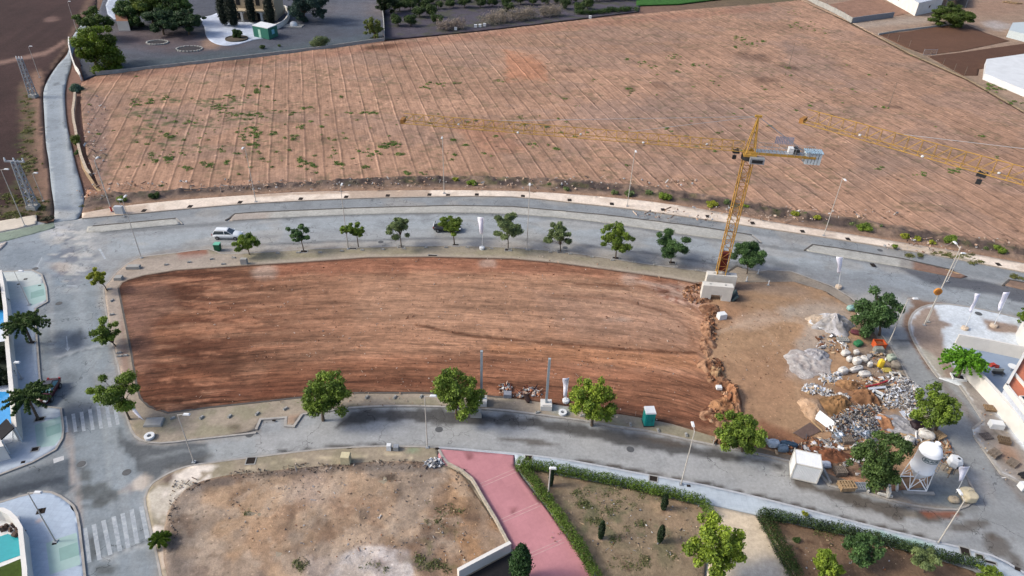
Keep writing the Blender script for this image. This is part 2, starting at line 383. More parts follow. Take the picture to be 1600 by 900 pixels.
# ================================================================ THE GROUND
# curves of the photograph, as pixel points
A_far = [(-260, 372), (-120, 345), (0, 330)]
SW_FAR = [(128, 333), (200, 321), (300, 311), (400, 304), (470, 300), (560, 298), (700, 297), (820, 299), (900, 304), (1000, 313), (1100, 327), (1200, 345), (1300, 361), (1400, 377), (1500, 393), (1600, 411), (1750, 440), (1900, 470)]
SW_NEAR = [(128, 341), (225, 332), (300, 325), (400, 317), (545, 310), (670, 307), (800, 307), (900, 317), (975, 325), (1050, 335), (1200, 357), (1300, 372), (1400, 388), (1500, 405), (1600, 425), (1750, 455), (1900, 487)]
F_KERB = [(1125, 427), (1000, 411), (900, 396), (800, 387), (700, 384), (550, 387), (470, 390), (400, 395), (345, 396), (327, 389), (275, 395), (248, 398), (220, 402), (200, 411), (182, 425), (170, 440), (162, 452), (165, 482), (172, 525), (185, 575), (195, 637), (205, 672), (220, 687), (250, 692), (300, 687), (400, 676)]
G_KERB = [(400, 671), (407, 655), (447, 652), (446, 665), (459, 666), (472, 647), (547, 637), (612, 634), (687, 635), (762, 639), (800, 642), (862, 650), (912, 657), (962, 666), (1012, 673), (1075, 687), (1150, 702), (1200, 712), (1240, 722), (1272, 732), (1297, 759), (1311, 762), (1355, 770), (1390, 781), (1425, 789), (1462, 795), (1495, 796), (1512, 790), (1521, 780), (1522, 767), (1512, 747), (1495, 715), (1477, 690), (1436, 622), (1415, 582), (1392, 542), (1377, 522), (1352, 487), (1330, 465), (1300, 447), (1237, 424), (1200, 422), (1185, 424), (1150, 416), (1135, 426)]
LOT = [(185, 450), (190, 442), (200, 437), (225, 430), (275, 422), (375, 415), (475, 409), (575, 402), (675, 401), (800, 404), (875, 411), (950, 421), (1050, 435), (1098, 444), (1108, 470), (1112, 492), (1103, 520), (1100, 560), (1122, 592), (1148, 612), (1152, 640), (1135, 668), (1112, 676), (1050, 662), (1000, 652), (955, 645), (850, 629), (800, 622), (737, 617), (650, 614), (550, 614), (462, 622), (400, 629), (325, 637), (262, 645), (232, 635), (219, 622), (213, 600), (205, 550), (195, 500)]
EAST_DIRT = [(1098, 446), (1180, 441), (1240, 440), (1290, 455), (1330, 480), (1366, 520), (1380, 545), (1402, 582), (1425, 622), (1455, 672), (1470, 700), (1450, 760), (1390, 768), (1350, 758), (1300, 742), (1240, 712), (1200, 703), (1150, 690), (1110, 680), (1132, 668), (1152, 640), (1148, 612), (1122, 592), (1100, 560), (1103, 520), (1112, 492), (1108, 470)]
S_KERB = [(252, 905), (242, 855), (227, 790), (228, 772), (236, 757), (250, 747), (275, 734), (312, 725), (400, 714), (500, 702), (600, 697), (685, 699)]
S_KERB2 = [(685, 699), (800, 708), (900, 721), (1000, 740), (1100, 758), (1200, 781), (1275, 800), (1362, 822), (1465, 847), (1550, 868), (1600, 895), (1680, 950)]
J_KERB = [(1640, 505), (1585, 495), (1537, 484), (1482, 475), (1450, 477), (1432, 485), (1423, 497), (1421, 512), (1430, 535), (1450, 567), (1467, 590), (1500, 602), (1518, 628), (1537, 657), (1520, 670), (1522, 680), (1565, 740), (1600, 756), (1700, 800)]
WL_KERB = [(-250, 470), (-100, 438), (0, 425), (50, 422), (65, 429), (72, 450), (74, 471), (55, 482), (57, 525), (62, 590), (69, 635), (95, 638), (99, 670), (97, 685), (87, 702), (50, 722), (0, 741), (-120, 778), (-250, 820)]
WL2_KERB = [(-250, 880), (-100, 820), (0, 785), (50, 771), (80, 769), (107, 784), (120, 802), (127, 850), (133, 905), (150, 1060)]
FIELD = [(127, 130), (150, 119), (250, 106), (400, 90), (500, 77), (600, 66), (700, 55), (800, 44), (900, 32), (1000, 22), (1100, 13), (1200, 5), (1250, 0), (1330, 38), (1420, 86), (1510, 126), (1600, 178), (1750, 260), (1900, 345), (1900, 436), (1750, 412), (1600, 388), (1500, 372), (1400, 356), (1300, 340), (1200, 324), (1100, 307), (1000, 293), (900, 284), (800, 280), (700, 278), (600, 280), (500, 285), (400, 291), (300, 298), (200, 304), (160, 303), (150, 280), (135, 240), (130, 200), (126, 160)]

M_road = ground_mat('asphalt', fine=.20, fscale=3.0, bump=.03, rough=.85, cracks=.45)
M_walk = ground_mat('worn_concrete', fine=.24, fscale=2.5, bump=.03)
M_pave = ground_mat('paving_slabs', fine=.10, fscale=2.0, bump=.01, grid=(.6, .13, R(4)), rough=.75)
M_field = ground_mat('dry_field_soil', fine=.24, fscale=1.6, bump=.25, furrow=None)
M_soil = ground_mat('dry_soil', fine=.34, fscale=1.7, bump=.24, speck=(2.6, .95, .4, .4), grit=.7)

# base sheet to the horizon
def p_far(X, Y, z):
    p = Paint(X, Y, z, S(128, 100, 88)); p.var(120, 60, .35, 3, 3); p.mix(sstep(.5, .6, p.n(200, 90, 11, 3)), S(92, 92, 66)); return p
sheet('ground', None, -.25, M_soil, p_far, 90, world_pts=[(-3500, -600), (3500, -600), (3500, 6000), (-3500, 6000)], skirt=0)

# road network (one asphalt sheet under everything in the town)
road_px = [(-300, 1080), (-300, 385), (-120, 358), (0, 350), (57, 346), (75, 349), (120, 343)] + SW_NEAR[:] + [(1950, 1080)]
def p_road(X, Y, z):
    p = Paint(X, Y, z, S(156, 160, 162)); p.var(14, 10, .14, 5); p.var(2.5, 2.5, .08, 6)
    p.mix(p.poly([(60, 430), (150, 430), (185, 600), (215, 720), (240, 900), (250, 1050), (120, 1050), (125, 800), (60, 640)], 14, 8) * .75, S(134, 146, 154))
    # cycle lane and parking strip north of the dark kerb line, smoother asphalt
    C = [(128, 352), (275, 341), (400, 331), (550, 325), (700, 321), (800, 323), (950, 336), (1100, 355), (1185, 368), (1270, 381), (1410, 404), (1520, 430), (1640, 455)]
    p.mix(p.poly(SW_NEAR[:15] + C[::-1], 2, 1) * .75, S(136, 142, 146))
    # brighter worn carriageway in the middle
    mid = [(180, 385), (300, 372), (450, 352), (600, 347), (800, 350), (950, 362), (1100, 386), (1250, 405), (1400, 437), (1620, 490)]
    p.mix(p.line(mid, 13, 10, 4) * .55, S(164, 174, 180))
    # dusty gutter strip at the south edge
    g = [(345, 391), (487, 386), (670, 380), (800, 382), (900, 390), (1025, 404), (1125, 421)]
    p.mix(p.line(g, 6, 2.5, 2) * .85, S(170, 168, 163))
    ge = [(345, 385), (487, 379), (670, 372.5), (800, 373), (900, 382), (1025, 397), (1125, 414), (1200, 430)]
    p.mix(p.line(ge, 1.6, 1.3, 1.5) * .7, S(98, 100, 103))
    for ln_, w_, k_ in ((F_KERB, 5, .45), (G_KERB, 4, .35), (S_KERB, 3, .4), (J_KERB, 4, .45), (WL_KERB, 2, .2)): p.mix(p.line(ln_, w_, 4, 4, 12) * sstep(.38, .6, p.n(5, 5, 33)) * k_, S(142, 126, 110))
    p.mix(sstep(.56, .68, p.n(7, 5, 35)) * (p.U > 150) * .35, S(172, 166, 156)); p.mix(sstep(.60, .68, p.n(2.6, 1.6, 37)) * .25, S(112, 114, 116))
    for q in ([(160, 372), (300, 359), (450, 347), (600, 343), (800, 346), (950, 358), (1100, 381), (1250, 400), (1400, 432), (1620, 485)], [(200, 392), (330, 380), (450, 366), (600, 358), (800, 362), (950, 373), (1100, 396), (1250, 418), (1400, 452), (1620, 505)], [(330, 712), (450, 692), (600, 680), (760, 684), (900, 700), (1100, 740), (1300, 785), (1450, 826)]):
        p.mix(p.line(q, 1.6, 1.4, 1) * .25, S(124, 128, 132))
    # grey puddled stain lines along the north median
    nm = [(160, 364), (350, 349), (400, 343), (550, 336), (700, 333), (800, 336), (900, 343), (1000, 357), (1100, 372), (1190, 384), (1257, 392), (1330, 405), (1412, 419), (1560, 446)]
    p.mix(p.line(nm, 2.2, 1.6, 1.8) * .65, S(108, 111, 113))
    p.mix(p.line([(1120, 418), (1200, 408), (1240, 420)], 6, 4, 4) * .5, S(92, 94, 96))  # cast shadow of the tree right of the crane, painted on the asphalt
    # dark wet run on the right end of the main road
    p.mix(p.poly([(1405, 418), (1440, 424), (1570, 446), (1700, 470), (1700, 500), (1560, 462), (1500, 452), (1440, 438)], 3, 4) * .85, S(86, 89, 97))
    # intersection, crossing patches
    p.mix(p.poly([(60, 350), (85, 345), (100, 395), (95, 450), (70, 425), (0, 420), (0, 375)], 8, 5) * .45, S(128, 146, 162))
    p.mix(p.ell(92, 362, 24, 10, -8, .3, .6, 12) * .9, S(186, 188, 190)); p.mix(p.ell(72, 368, 10, 6, 0, .3, .5, 4) * .8, S(180, 182, 180))
    m = sstep(.50, .55, fbm(X / 2.6, Y / 1.4, 61)) * p.ell(112, 408, 40, 44, 0, .4, .3)
    p.mix(m * .8, S(112, 118, 130)); m = sstep(.52, .57, fbm(X / 2.4, Y / 1.2, 67)) * p.ell(112, 395, 38, 52, 0, .4, .3); p.mix(m * .8, S(196, 194, 188))
    p.mix(p.ell(95, 418, 16, 9, 0, .4, .5, 9) * .5, S(165, 150, 138))
    p.mix(p.line([(128, 335), (132, 400), (120, 440), (140, 560), (180, 690), (215, 900)], 9, 6, 4) * .25, S(176, 182, 184))
    p.mix(p.line([(65, 405), (55, 425)], 2, 1, .5) * .5, S(190, 194, 196))
    p.mix(p.ell(20, 405, 60, 16, -4, .6, .4) * .5, S(120, 132, 142))
    # west street: pale lines, tar, and the dark red car's cast shadow painted in
    for cx, cy, rx, ry, k in ((120, 530, 14, 16, .6), (100, 605, 16, 26, .45), (115, 640, 22, 20, .5), (150, 600, 18, 12, .3), (90, 480, 14, 8, .4), (205, 600, 6, 40, .3), (112, 660, 20, 20, .3)):
        p.mix(p.ell(cx, cy, rx, ry, 10, .35, .9, cx) * k, S(88, 96, 104))
    p.line; p.mix(p.line([(88, 558), (125, 546), (165, 538)], 2.2, 1, .8) * .6, S(186, 190, 190)); p.mix(p.line([(92, 561), (128, 549), (165, 541)], .9, .8, .4) * .5, S(70, 76, 80))
    p.mix(p.line([(121, 490), (131, 545)], .9, .8, .3) * .6, S(92, 98, 104))
    p.mix(p.line([(76, 430), (82, 540), (92, 640)], 4, 4, 3) * .3, S(186, 186, 184))
    for q in ([(150, 560), (163, 660), (185, 900)], [(170, 560), (185, 680)], [(135, 450), (155, 560)]):
        p.mix(p.line(q, 1.2, 1.2, 1) * .35, S(176, 182, 182))
    # tarry junction of the south street with the west street
    p.mix(p.poly([(186, 672), (200, 690), (250, 697), (320, 690), (328, 700), (322, 722), (260, 734), (232, 758), (222, 760), (214, 722), (200, 712), (186, 690)], 2, 6) * .9, S(90, 95, 99))
    p.mix(p.poly([(326, 689), (372, 692), (400, 680), (400, 712), (324, 722)], 3, 3) * .7, S(160, 166, 168))
    p.mix(p.line([(262, 732), (300, 724), (330, 712)], 5, 4, 3) * .6, S(90, 90, 88))
    p.mix(p.line([(225, 718), (270, 708), (320, 700)], 2.5, 2, 2) * .5, S(150, 156, 158))
    # dusty beige strips from the trench running down the west street
    p.mix(p.line([(104, 672), (108, 700), (116, 745), (122, 795), (128, 850)], 5.5, 3, 2.5) * .7, S(172, 160, 152))
    p.mix(p.ell(126, 726, 14, 10, 0, .4, .4) * .7, S(92, 98, 104)); p.mix(p.ell(127, 725, 5, 4, 0, .3, .1) * .9, S(186, 190, 190))
    for cx, cy, rx, ry in ((155, 760, 30, 12), (135, 770, 16, 14), (165, 775, 20, 9), (158, 788, 14, 8), (145, 858, 8, 24), (135, 745, 12, 14), (165, 890, 20, 9)):
        p.mix(p.ell(cx, cy, rx, ry, -8, .25, .9, cx) * .75, S(86, 90, 90))
    p.mix(p.ell(203, 763, 9, 7, 0, .4, .4) * .6, S(140, 124, 118))
    p.mix(p.line([(130, 792), (160, 779), (188, 769)], 1.4, 1, 1) * .6, S(74, 76, 78)); p.mix(p.line([(188, 769), (230, 760)], 1.6, 1, 1) * .6, S(178, 174, 168))
    p.mix(p.line([(160, 876), (200, 859), (230, 850)], 2.8, 1.2, 1) * .6, S(180, 182, 180)); p.mix(p.line([(158, 871), (200, 854), (230, 845)], .9, .8, .6) * .5, S(84, 88, 90))
    p.mix(p.ell(222, 755, 14, 9, -30, .4, .8, 31) * .8, S(208, 196, 182))
    # south-west side street, wet tar
    p.mix(p.poly([(-200, 800), (0, 748), (60, 728), (108, 716), (112, 760), (100, 775), (80, 766), (40, 768), (-200, 850)], 3, 6) * .85, S(80, 90, 100))
    p.mix(p.poly([(-100, 790), (0, 765), (100, 742), (104, 752), (0, 782), (-100, 815)], 3, 5) * .8, S(54, 62, 72))
    p.mix(p.line([(98, 700), (60, 722), (0, 747)], 7, 5, 3) * .45, S(136, 146, 152))
    # south street : dark wet gutter on its north side, tan dust elsewhere
    p.mix(p.poly([(400, 680), (560, 650), (700, 650), (820, 655), (950, 678), (1100, 712), (1250, 752), (1380, 800), (1500, 830), (1460, 842), (1300, 800), (1100, 752), (900, 715), (700, 695), (400, 708)], 5, 4) * .85, S(168, 170, 170))
    p.mix(p.poly([(545, 642), (612, 640), (687, 641), (800, 649), (900, 662), (962, 672), (1075, 694), (1200, 720), (1240, 735), (1160, 722), (1080, 714), (1000, 700), (940, 690), (880, 676), (790, 664), (720, 664), (640, 656), (560, 660), (525, 668)], 3, 7) * .95, S(82, 81, 80))
    p.mix(p.poly([(1240, 735), (1297, 765), (1355, 778), (1400, 790), (1470, 803), (1500, 803), (1480, 815), (1420, 812), (1400, 816), (1350, 795), (1290, 775), (1240, 760)], 2, 7) * .9, S(92, 85, 77))
    p.mix(p.poly([(1437, 796), (1495, 799), (1495, 808), (1445, 808)], 2, 2) * .9, S(146, 92, 70))
    for cx, cy, rx, ry, a in ((1510, 822, 26, 7, -8), (1560, 852, 22, 14, 30), (1548, 838, 14, 10, 10), (1585, 880, 14, 20, -40), (1040, 690, 40, 5, 12), (830, 690, 50, 3, 5)):
        p.mix(p.ell(cx, cy, rx, ry, a, .25, .9, cx) * .75, S(92, 84, 76))
    p.mix(p.poly([(1405, 800), (1430, 797), (1440, 806), (1425, 812)], 2, 3) * .6, S(172, 164, 150)); p.mix(p.ell(1050, 677, 34, 5, 13, .5, .6) * .5, S(160, 158, 154))
    # dirt line hugging the south kerb
    p.mix(p.line([(740, 704), (800, 711), (860, 718)], 1.6, 1.2, 2) * .6, S(84, 76, 70))
    p.mix(p.line([(q[0], q[1] - 2.5) for q in S_KERB2[2:9]], 2.4, 1.6, 3) * .9, S(64, 54, 46))
    p.mix(p.line([(430, 707), (500, 698.5), (600, 693.5), (670, 695)], 1.6, 1.3, 1.8) * .8, S(60, 54, 50))
    # east street
    p.mix(p.poly([(1392, 535), (1426, 536), (1448, 572), (1475, 600), (1520, 660), (1580, 750), (1640, 800), (1700, 900), (1620, 880), (1560, 800), (1510, 725), (1440, 620)], 4, 4) * .75, S(146, 150, 152))
    p.mix(p.poly([(1422, 535), (1412, 512), (1414, 490), (1428, 478), (1420, 466), (1450, 472), (1470, 474), (1440, 484), (1430, 500), (1428, 520), (1440, 545), (1460, 575), (1452, 580)], 2, 3) * .85, S(128, 100, 80))
    p.mix(p.line([(1460, 582), (1520, 655), (1560, 735), (1600, 780)], 5, 4, 4) * .55, S(120, 104, 92))
    p.mix(p.line([(1385, 533), (1422, 533)], 1.8, 1, .8) * .8, S(88, 90, 92)); p.mix(p.ell(1412, 543, 9, 5, 0, .5, .6) * .6, S(96, 100, 104))
    p.mix(p.ell(1540, 760, 10, 26, -30, .6, .5) * .35, S(190, 184, 176)); p.mix(p.ell(1400, 470, 20, 10, 0, .5, .5) * .4, S(178, 184, 186))
    return p
sheet('road', road_px, 0.0, M_road, p_road, .55, skirt=.2, pz=0)

# country road going north on the left
cr_L = [(84, 347), (85, 325), (80, 290), (76, 250), (72, 225), (69, 175), (68, 145), (75, 125), (90, 102), (105, 85), (112, 60), (128, 38), (150, 20), (165, 5), (175, -20)]
cr_R = [(120, 343), (130, 325), (130, 300), (119, 260), (111, 225), (104, 190), (101, 150), (104, 125), (110, 104), (113, 84), (120, 62), (138, 40), (160, 22), (180, 8), (192, -20)]
def p_cr(X, Y, z):
    p = Paint(X, Y, z, S(150, 160, 168)); p.var(8, 8, .14, 5); p.mix(p.line([(118, 330), (108, 260), (100, 190), (97, 150)], 5, 4, 3) * .5, S(178, 184, 186))
    p.mix(p.line([(85, 132), (93, 129)], 2, 1, 1) * .6, S(80, 84, 88)); p.mix(p.ell(95, 335, 20, 8, 0, .5, .6) * .5, S(182, 180, 174)); return p
sheet('country_road', smooth(cr_L, 3) + smooth(cr_R[::-1], 3), .03, M_road, p_cr, .8)

# dark ploughed land on the far left, with its verges
def p_plough(X, Y, z):
    p = Paint(X, Y, z, S(66, 48, 46)); p.var(20, 20, .3, 3)
    a = p.n(1.2, 40, 5) if False else fbm((X * .97 + Y * .2) / 1.6, (Y - X * .2) / 30, 5, 3)
    p.c *= (1 + .55 * (a - .5))[:, None]
    p.mix(p.line([(40, 140), (45, 200), (48, 250), (55, 310)], 11, 7, 6) * .75, S(118, 98, 80))
    p.mix(p.line([(58, 120), (60, 180), (66, 240), (75, 310), (80, 335)], 9, 6, 4) * .8, S(152, 122, 104))
    p.mix(p.line([(0, 98), (40, 90), (75, 82), (100, 66)], 3.2, 2.5, 2) * .75, S(150, 122, 110))
    p.mix(p.line([(140, 0), (118, 45), (106, 75), (85, 105)], 5, 4, 3) * .6, S(128, 104, 88))
    p.mix(p.poly([(0, 325), (55, 312), (85, 318), (80, 342), (0, 345)], 6, 6) * .75, S(104, 94, 76))
    m = sstep(.5, .6, p.n(1.6, 1.6, 30)); p.mix(m * (p.line([(42, 150), (40, 250), (30, 300), (0, 320)], 13, 6, 5)) * .7, S(78, 84, 54))
    p.mix(m * p.ell(30, 290, 40, 30, 0, .5, .5) * .4, S(84, 82, 60)); p.mix(p.ell(80, 30, 12, 4, -8, .5, .5) * .6, S(138, 112, 104))
    return p
sheet('ploughed_field', [(-400, 345), (-400, -180), (150, -180), (150, 12), (128, 34), (106, 78), (90, 98), (73, 122), (66, 145), (67, 180), (70, 226), (76, 262), (80, 300), (83, 330), (80, 340), (57, 337), (0, 346), (-100, 358)], .02, M_soil, p_plough, 1.1)

# big fallow field, its rows run away from us to the left
_v = ray(449, -330); FD = np.array([_v[0], _v[1]]); FD /= np.linalg.norm(FD)     # direction of the rows
FN = (FD[1], -FD[0])
M_field = ground_mat('dry_field_soil', fine=.27, fscale=1.7, bump=.18, grit=.7, furrow=(float(FN[0]), float(FN[1]), 3.5, .62, .48), speck=(.9, .965, .45, .5))
def z_field(X, Y):
    u = X * FN[0] + Y * FN[1]; v = X * FD[0] + Y * FD[1]
    r = np.maximum(0, np.sin(u * 2 * math.pi / 3.6)) ** 3
    return .35 * (fbm(X / 9, Y / 9, 3) - .5) + .22 * (fbm(X / 1.3, Y / 1.3, 9, 2) - .5)
def p_field(X, Y, z):
    p = Paint(X, Y, z, S(174, 139, 116)); p.var(22, 16, .24, 5); p.var(5, 5, .12, 6); p.var(1.2, 1.2, .10, 7, 2)
    p.mix(sstep(.5, .62, p.n(14, 10, 15)) * .35, S(150, 128, 116))
    p.mix(p.poly([(790, 78), (850, 95), (855, 125), (790, 125)], 6, 8) * .6, S(186, 128, 96))
    p.mix(p.poly([(700, 190), (780, 190), (820, 235), (760, 240)], 8, 8) * .4, S(176, 124, 98))
    p.mix(p.line([(150, 268), (400, 268), (700, 262), (900, 270), (1100, 292), (1300, 322), (1600, 372), (1900, 425)], 11, 9, 5) * .5, S(180, 144, 120))
    p.mix(p.line([(130, 128), (300, 108), (600, 74), (800, 50), (1000, 30), (1200, 12)], 5, 4, 3) * .55, S(160, 116, 96))
    p.mix(p.ell(600, 73, 34, 3.5, -6, .5, .4) * .8, S(92, 62, 46)); p.mix(p.ell(375, 98, 30, 5, -10, .6, .5) * .6, S(112, 84, 70))
    p.mix(p.line([(605, 85), (625, 90), (635, 110)], 1.6, 1.4, 2) * .5, S(112, 84, 70))
    p.mix(p.poly([(130, 140), (170, 160), (170, 280), (155, 300), (135, 240)], 10, 10) * .6, S(132, 112, 106))
    p.mix(p.poly([(240, 168), (290, 175), (290, 200), (225, 200)], 8, 10) * .5, S(140, 116, 106))
    p.mix(p.poly([(900, 160), (1050, 150), (1180, 160), (1220, 190), (1000, 200), (880, 190)], 14, 14) * .4, S(146, 128, 120))
    p.mix(p.poly([(1220, 60), (1300, 90), (1330, 130), (1230, 120)], 14, 14) * .45, S(140, 122, 114))
    p.mix(p.poly([(1330, 230), (1450, 240), (1480, 270), (1340, 270)], 14, 14) * .4, S(142, 124, 114))
    for cx, cy, rx, ry in ((1195, 126, 22, 5), (1030, 134, 20, 5), (983, 140, 9, 5), (1398, 167, 18, 3), (1232, 105, 14, 4), (1180, 90, 26, 6), (890, 110, 10, 3)):
        p.mix(p.ell(cx, cy, rx, ry, 10, .6, .9, cx) * .6, S(98, 76, 64))
    # rows of low weed cover, broken up
    m = sstep(.50, .66, p.n(1.1, .8, 33)) * sstep(.46, .6, p.n(9, 4, 34))
    p.mix(m * .5, S(104, 98, 74))
    p.mix(m * p.poly([(330, 125), (420, 125), (430, 215), (340, 225), (200, 260), (200, 150)], 20, 10) * .7, S(78, 92, 56))
    sl = sstep(.55, .62, fbm((X * FN[0] + Y * FN[1]) / .9, (X * FD[0] + Y * FD[1]) / 2.4, 71, 2))
    p.mul(sl * .55, .72)
    return p
field = sheet('field', FIELD, .35, M_field, p_field, .55, zfn=z_field, skirt=.5)

# rough bank between the field and the northern footway
bk_top = [(q[0], q[1]) for q in FIELD[21:41]][::-1]
bank_px = [(136, 296)] + [(160, 300), (200, 301), (300, 295), (400, 288), (500, 282), (600, 277), (700, 275), (800, 277), (900, 281), (1000, 290), (1100, 304), (1200, 321), (1300, 337), (1400, 353), (1500, 369), (1600, 385), (1750, 409), (1900, 433)] + SW_FAR[::-1]
def z_bank(X, Y):
    U, V = UV(X, Y, .2)
    far = np.interp(U, [q[0] for q in SW_FAR], [q[1] for q in SW_FAR]); t = np.clip((far - V) / 26, 0, 1)
    return .05 + .45 * t + 1.0 * sstep(.15, .5, t) * (fbm(X / 1.1, Y / 1.1, 21) - .35) + .7 * (fbm(X / .8, Y / .5, 22, 2) - .5) * t
def p_bank(X, Y, z):
    p = Paint(X, Y, z, S(134, 114, 100)); p.var(1.4, 1.4, .45, 4); far = np.interp(p.U, [q[0] for q in SW_FAR], [q[1] for q in SW_FAR]); t = (far - p.V) / 26
    p.mix((1 - sstep(.02, .22, t)) * .8, S(160, 130, 108)); p.mix(sstep(.72, .95, t) * .8, S(166, 124, 100))
    m = sstep(.2, .35, t) * (1 - sstep(.6, .8, t)); p.mix(m * sstep(.35, .6, p.n(3, 3, 5)) * .8, S(66, 60, 60)); p.mix(m * sstep(.55, .7, p.n(2, 2, 15)) * .6, S(86, 88, 58))
    p.mix((p.U < 560) * m * .5, S(86, 78, 76)); return p
bank = sheet('bank', bank_px, .12, M_soil, p_bank, .4, zfn=z_bank, skirt=.3)

# northern footway, beige slabs with bare stretches
def p_nwalk(X, Y, z):
    p = Paint(X, Y, z, S(232, 218, 202)); p.var(3, 3, .14, 4); p.var(20, 20, .08, 9)
    p.mix(p.poly([(545, 296), (672, 296), (672, 312), (545, 312)], 2, 1) * .8, S(176, 156, 138))
    p.mix(p.poly([(128, 330), (230, 318), (235, 332), (128, 345)], 3, 3) * .7, S(184, 164, 146))
    p.mix(p.line([(400, 306), (450, 303), (545, 300)], 2, 1, 1) * .6, S(160, 132, 112)); p.mix(p.line([(1060, 322), (1600, 411)], 1.5, 1, 1) * .5, S(120, 100, 84))
    p.mix(sstep(.55, .7, p.n(2.4, 2.4, 19)) * .35, S(180, 158, 138)); p.mix(p.poly([(1400, 380), (1500, 396), (1490, 404), (1400, 388)], 3, 4) * .5, S(170, 148, 122))
    p.mix(p.line([(1480, 402), (1500, 405), (1520, 409)], 3, 2, 2) * .7, S(84, 88, 56)); p.mix(p.ell(1398, 384, 6, 3, 0, .5, .6) * .7, S(84, 96, 46))
    return p
nwalk = sheet('footway', smooth(SW_FAR, 3) + smooth(SW_NEAR, 3)[::-1], .13, M_walk, p_nwalk, .55, skirt=.2)

# north footway on the far left, with the green cycle strip
sheet('footway', [(-260, 384), (-100, 356), (0, 345), (57, 335.5), (57, 350), (0, 362), (-260, 406)], .13, M_pave, plain(S(216, 206, 190)), .6, skirt=.2)
sheet('cycle_path', [(-260, 408), (0, 364), (57, 352), (84, 347), (86, 356), (50, 366), (12, 376), (0, 378), (-260, 422)], .02, M_road, plain(S(136, 150, 136)), .7, skirt=.05)
sheet('footway', [(-260, 430), (0, 381), (10, 377), (9, 381), (0, 390), (-260, 444)], .13, M_walk, plain(S(196, 188, 180)), .6)
def p_med(X, Y, z):
    p = Paint(X, Y, z, S(176, 176, 170)); p.var(3, 3, .1, 4); p.mix(p.poly([(352, 330), (420, 330), (420, 345), (352, 345)], 8, 6) * .6, S(168, 152, 140))
    p.mix(p.poly([(1425, 404), (1522, 430), (1520, 440), (1425, 424)], 2, 3) * .95, S(134, 106, 92)); p.mix(p.poly([(1405, 404), (1430, 408), (1428, 422), (1405, 418)], 2, 5) * .5, S(128, 122, 118))
    p.mix(p.poly([(1130, 356), (1190, 378), (1120, 374)], 5, 6) * .5, S(140, 138, 134)); p.mix(p.poly([(1560, 430), (1900, 505), (1900, 520), (1560, 450)], 2, 2) * .9, S(130, 104, 88)); return p
sheet('traffic_island', smooth([(367, 334), (400, 332), (550, 325.5), (700, 321.5), (800, 323), (950, 336.5), (1100, 355.5), (1175, 367.5)], 3) + [(1190, 379.5)] + smooth([(1176, 378), (1100, 370), (1000, 355), (900, 342), (800, 334), (700, 332), (550, 335), (400, 342), (358, 345)], 3), .13, M_walk, p_med, .6, skirt=.2)
sheet('traffic_island', [(137, 354), (200, 348), (275, 341.5), (284, 350), (240, 354), (160, 362), (135, 362)], .13, M_walk, p_med, .6, skirt=.2)
sheet('traffic_island', [(1258, 390.5), (1270, 382), (1300, 386.5), (1410, 404), (1432, 409), (1490, 423), (1512, 432), (1500, 434), (1412, 417), (1320, 402)], .13, M_walk, p_med, .6, skirt=.2)
sheet('traffic_island', [(1570, 445), (1577, 437), (1640, 449), (1900, 505), (1900, 522), (1640, 462)], .13, M_walk, p_med, .6, skirt=.2)

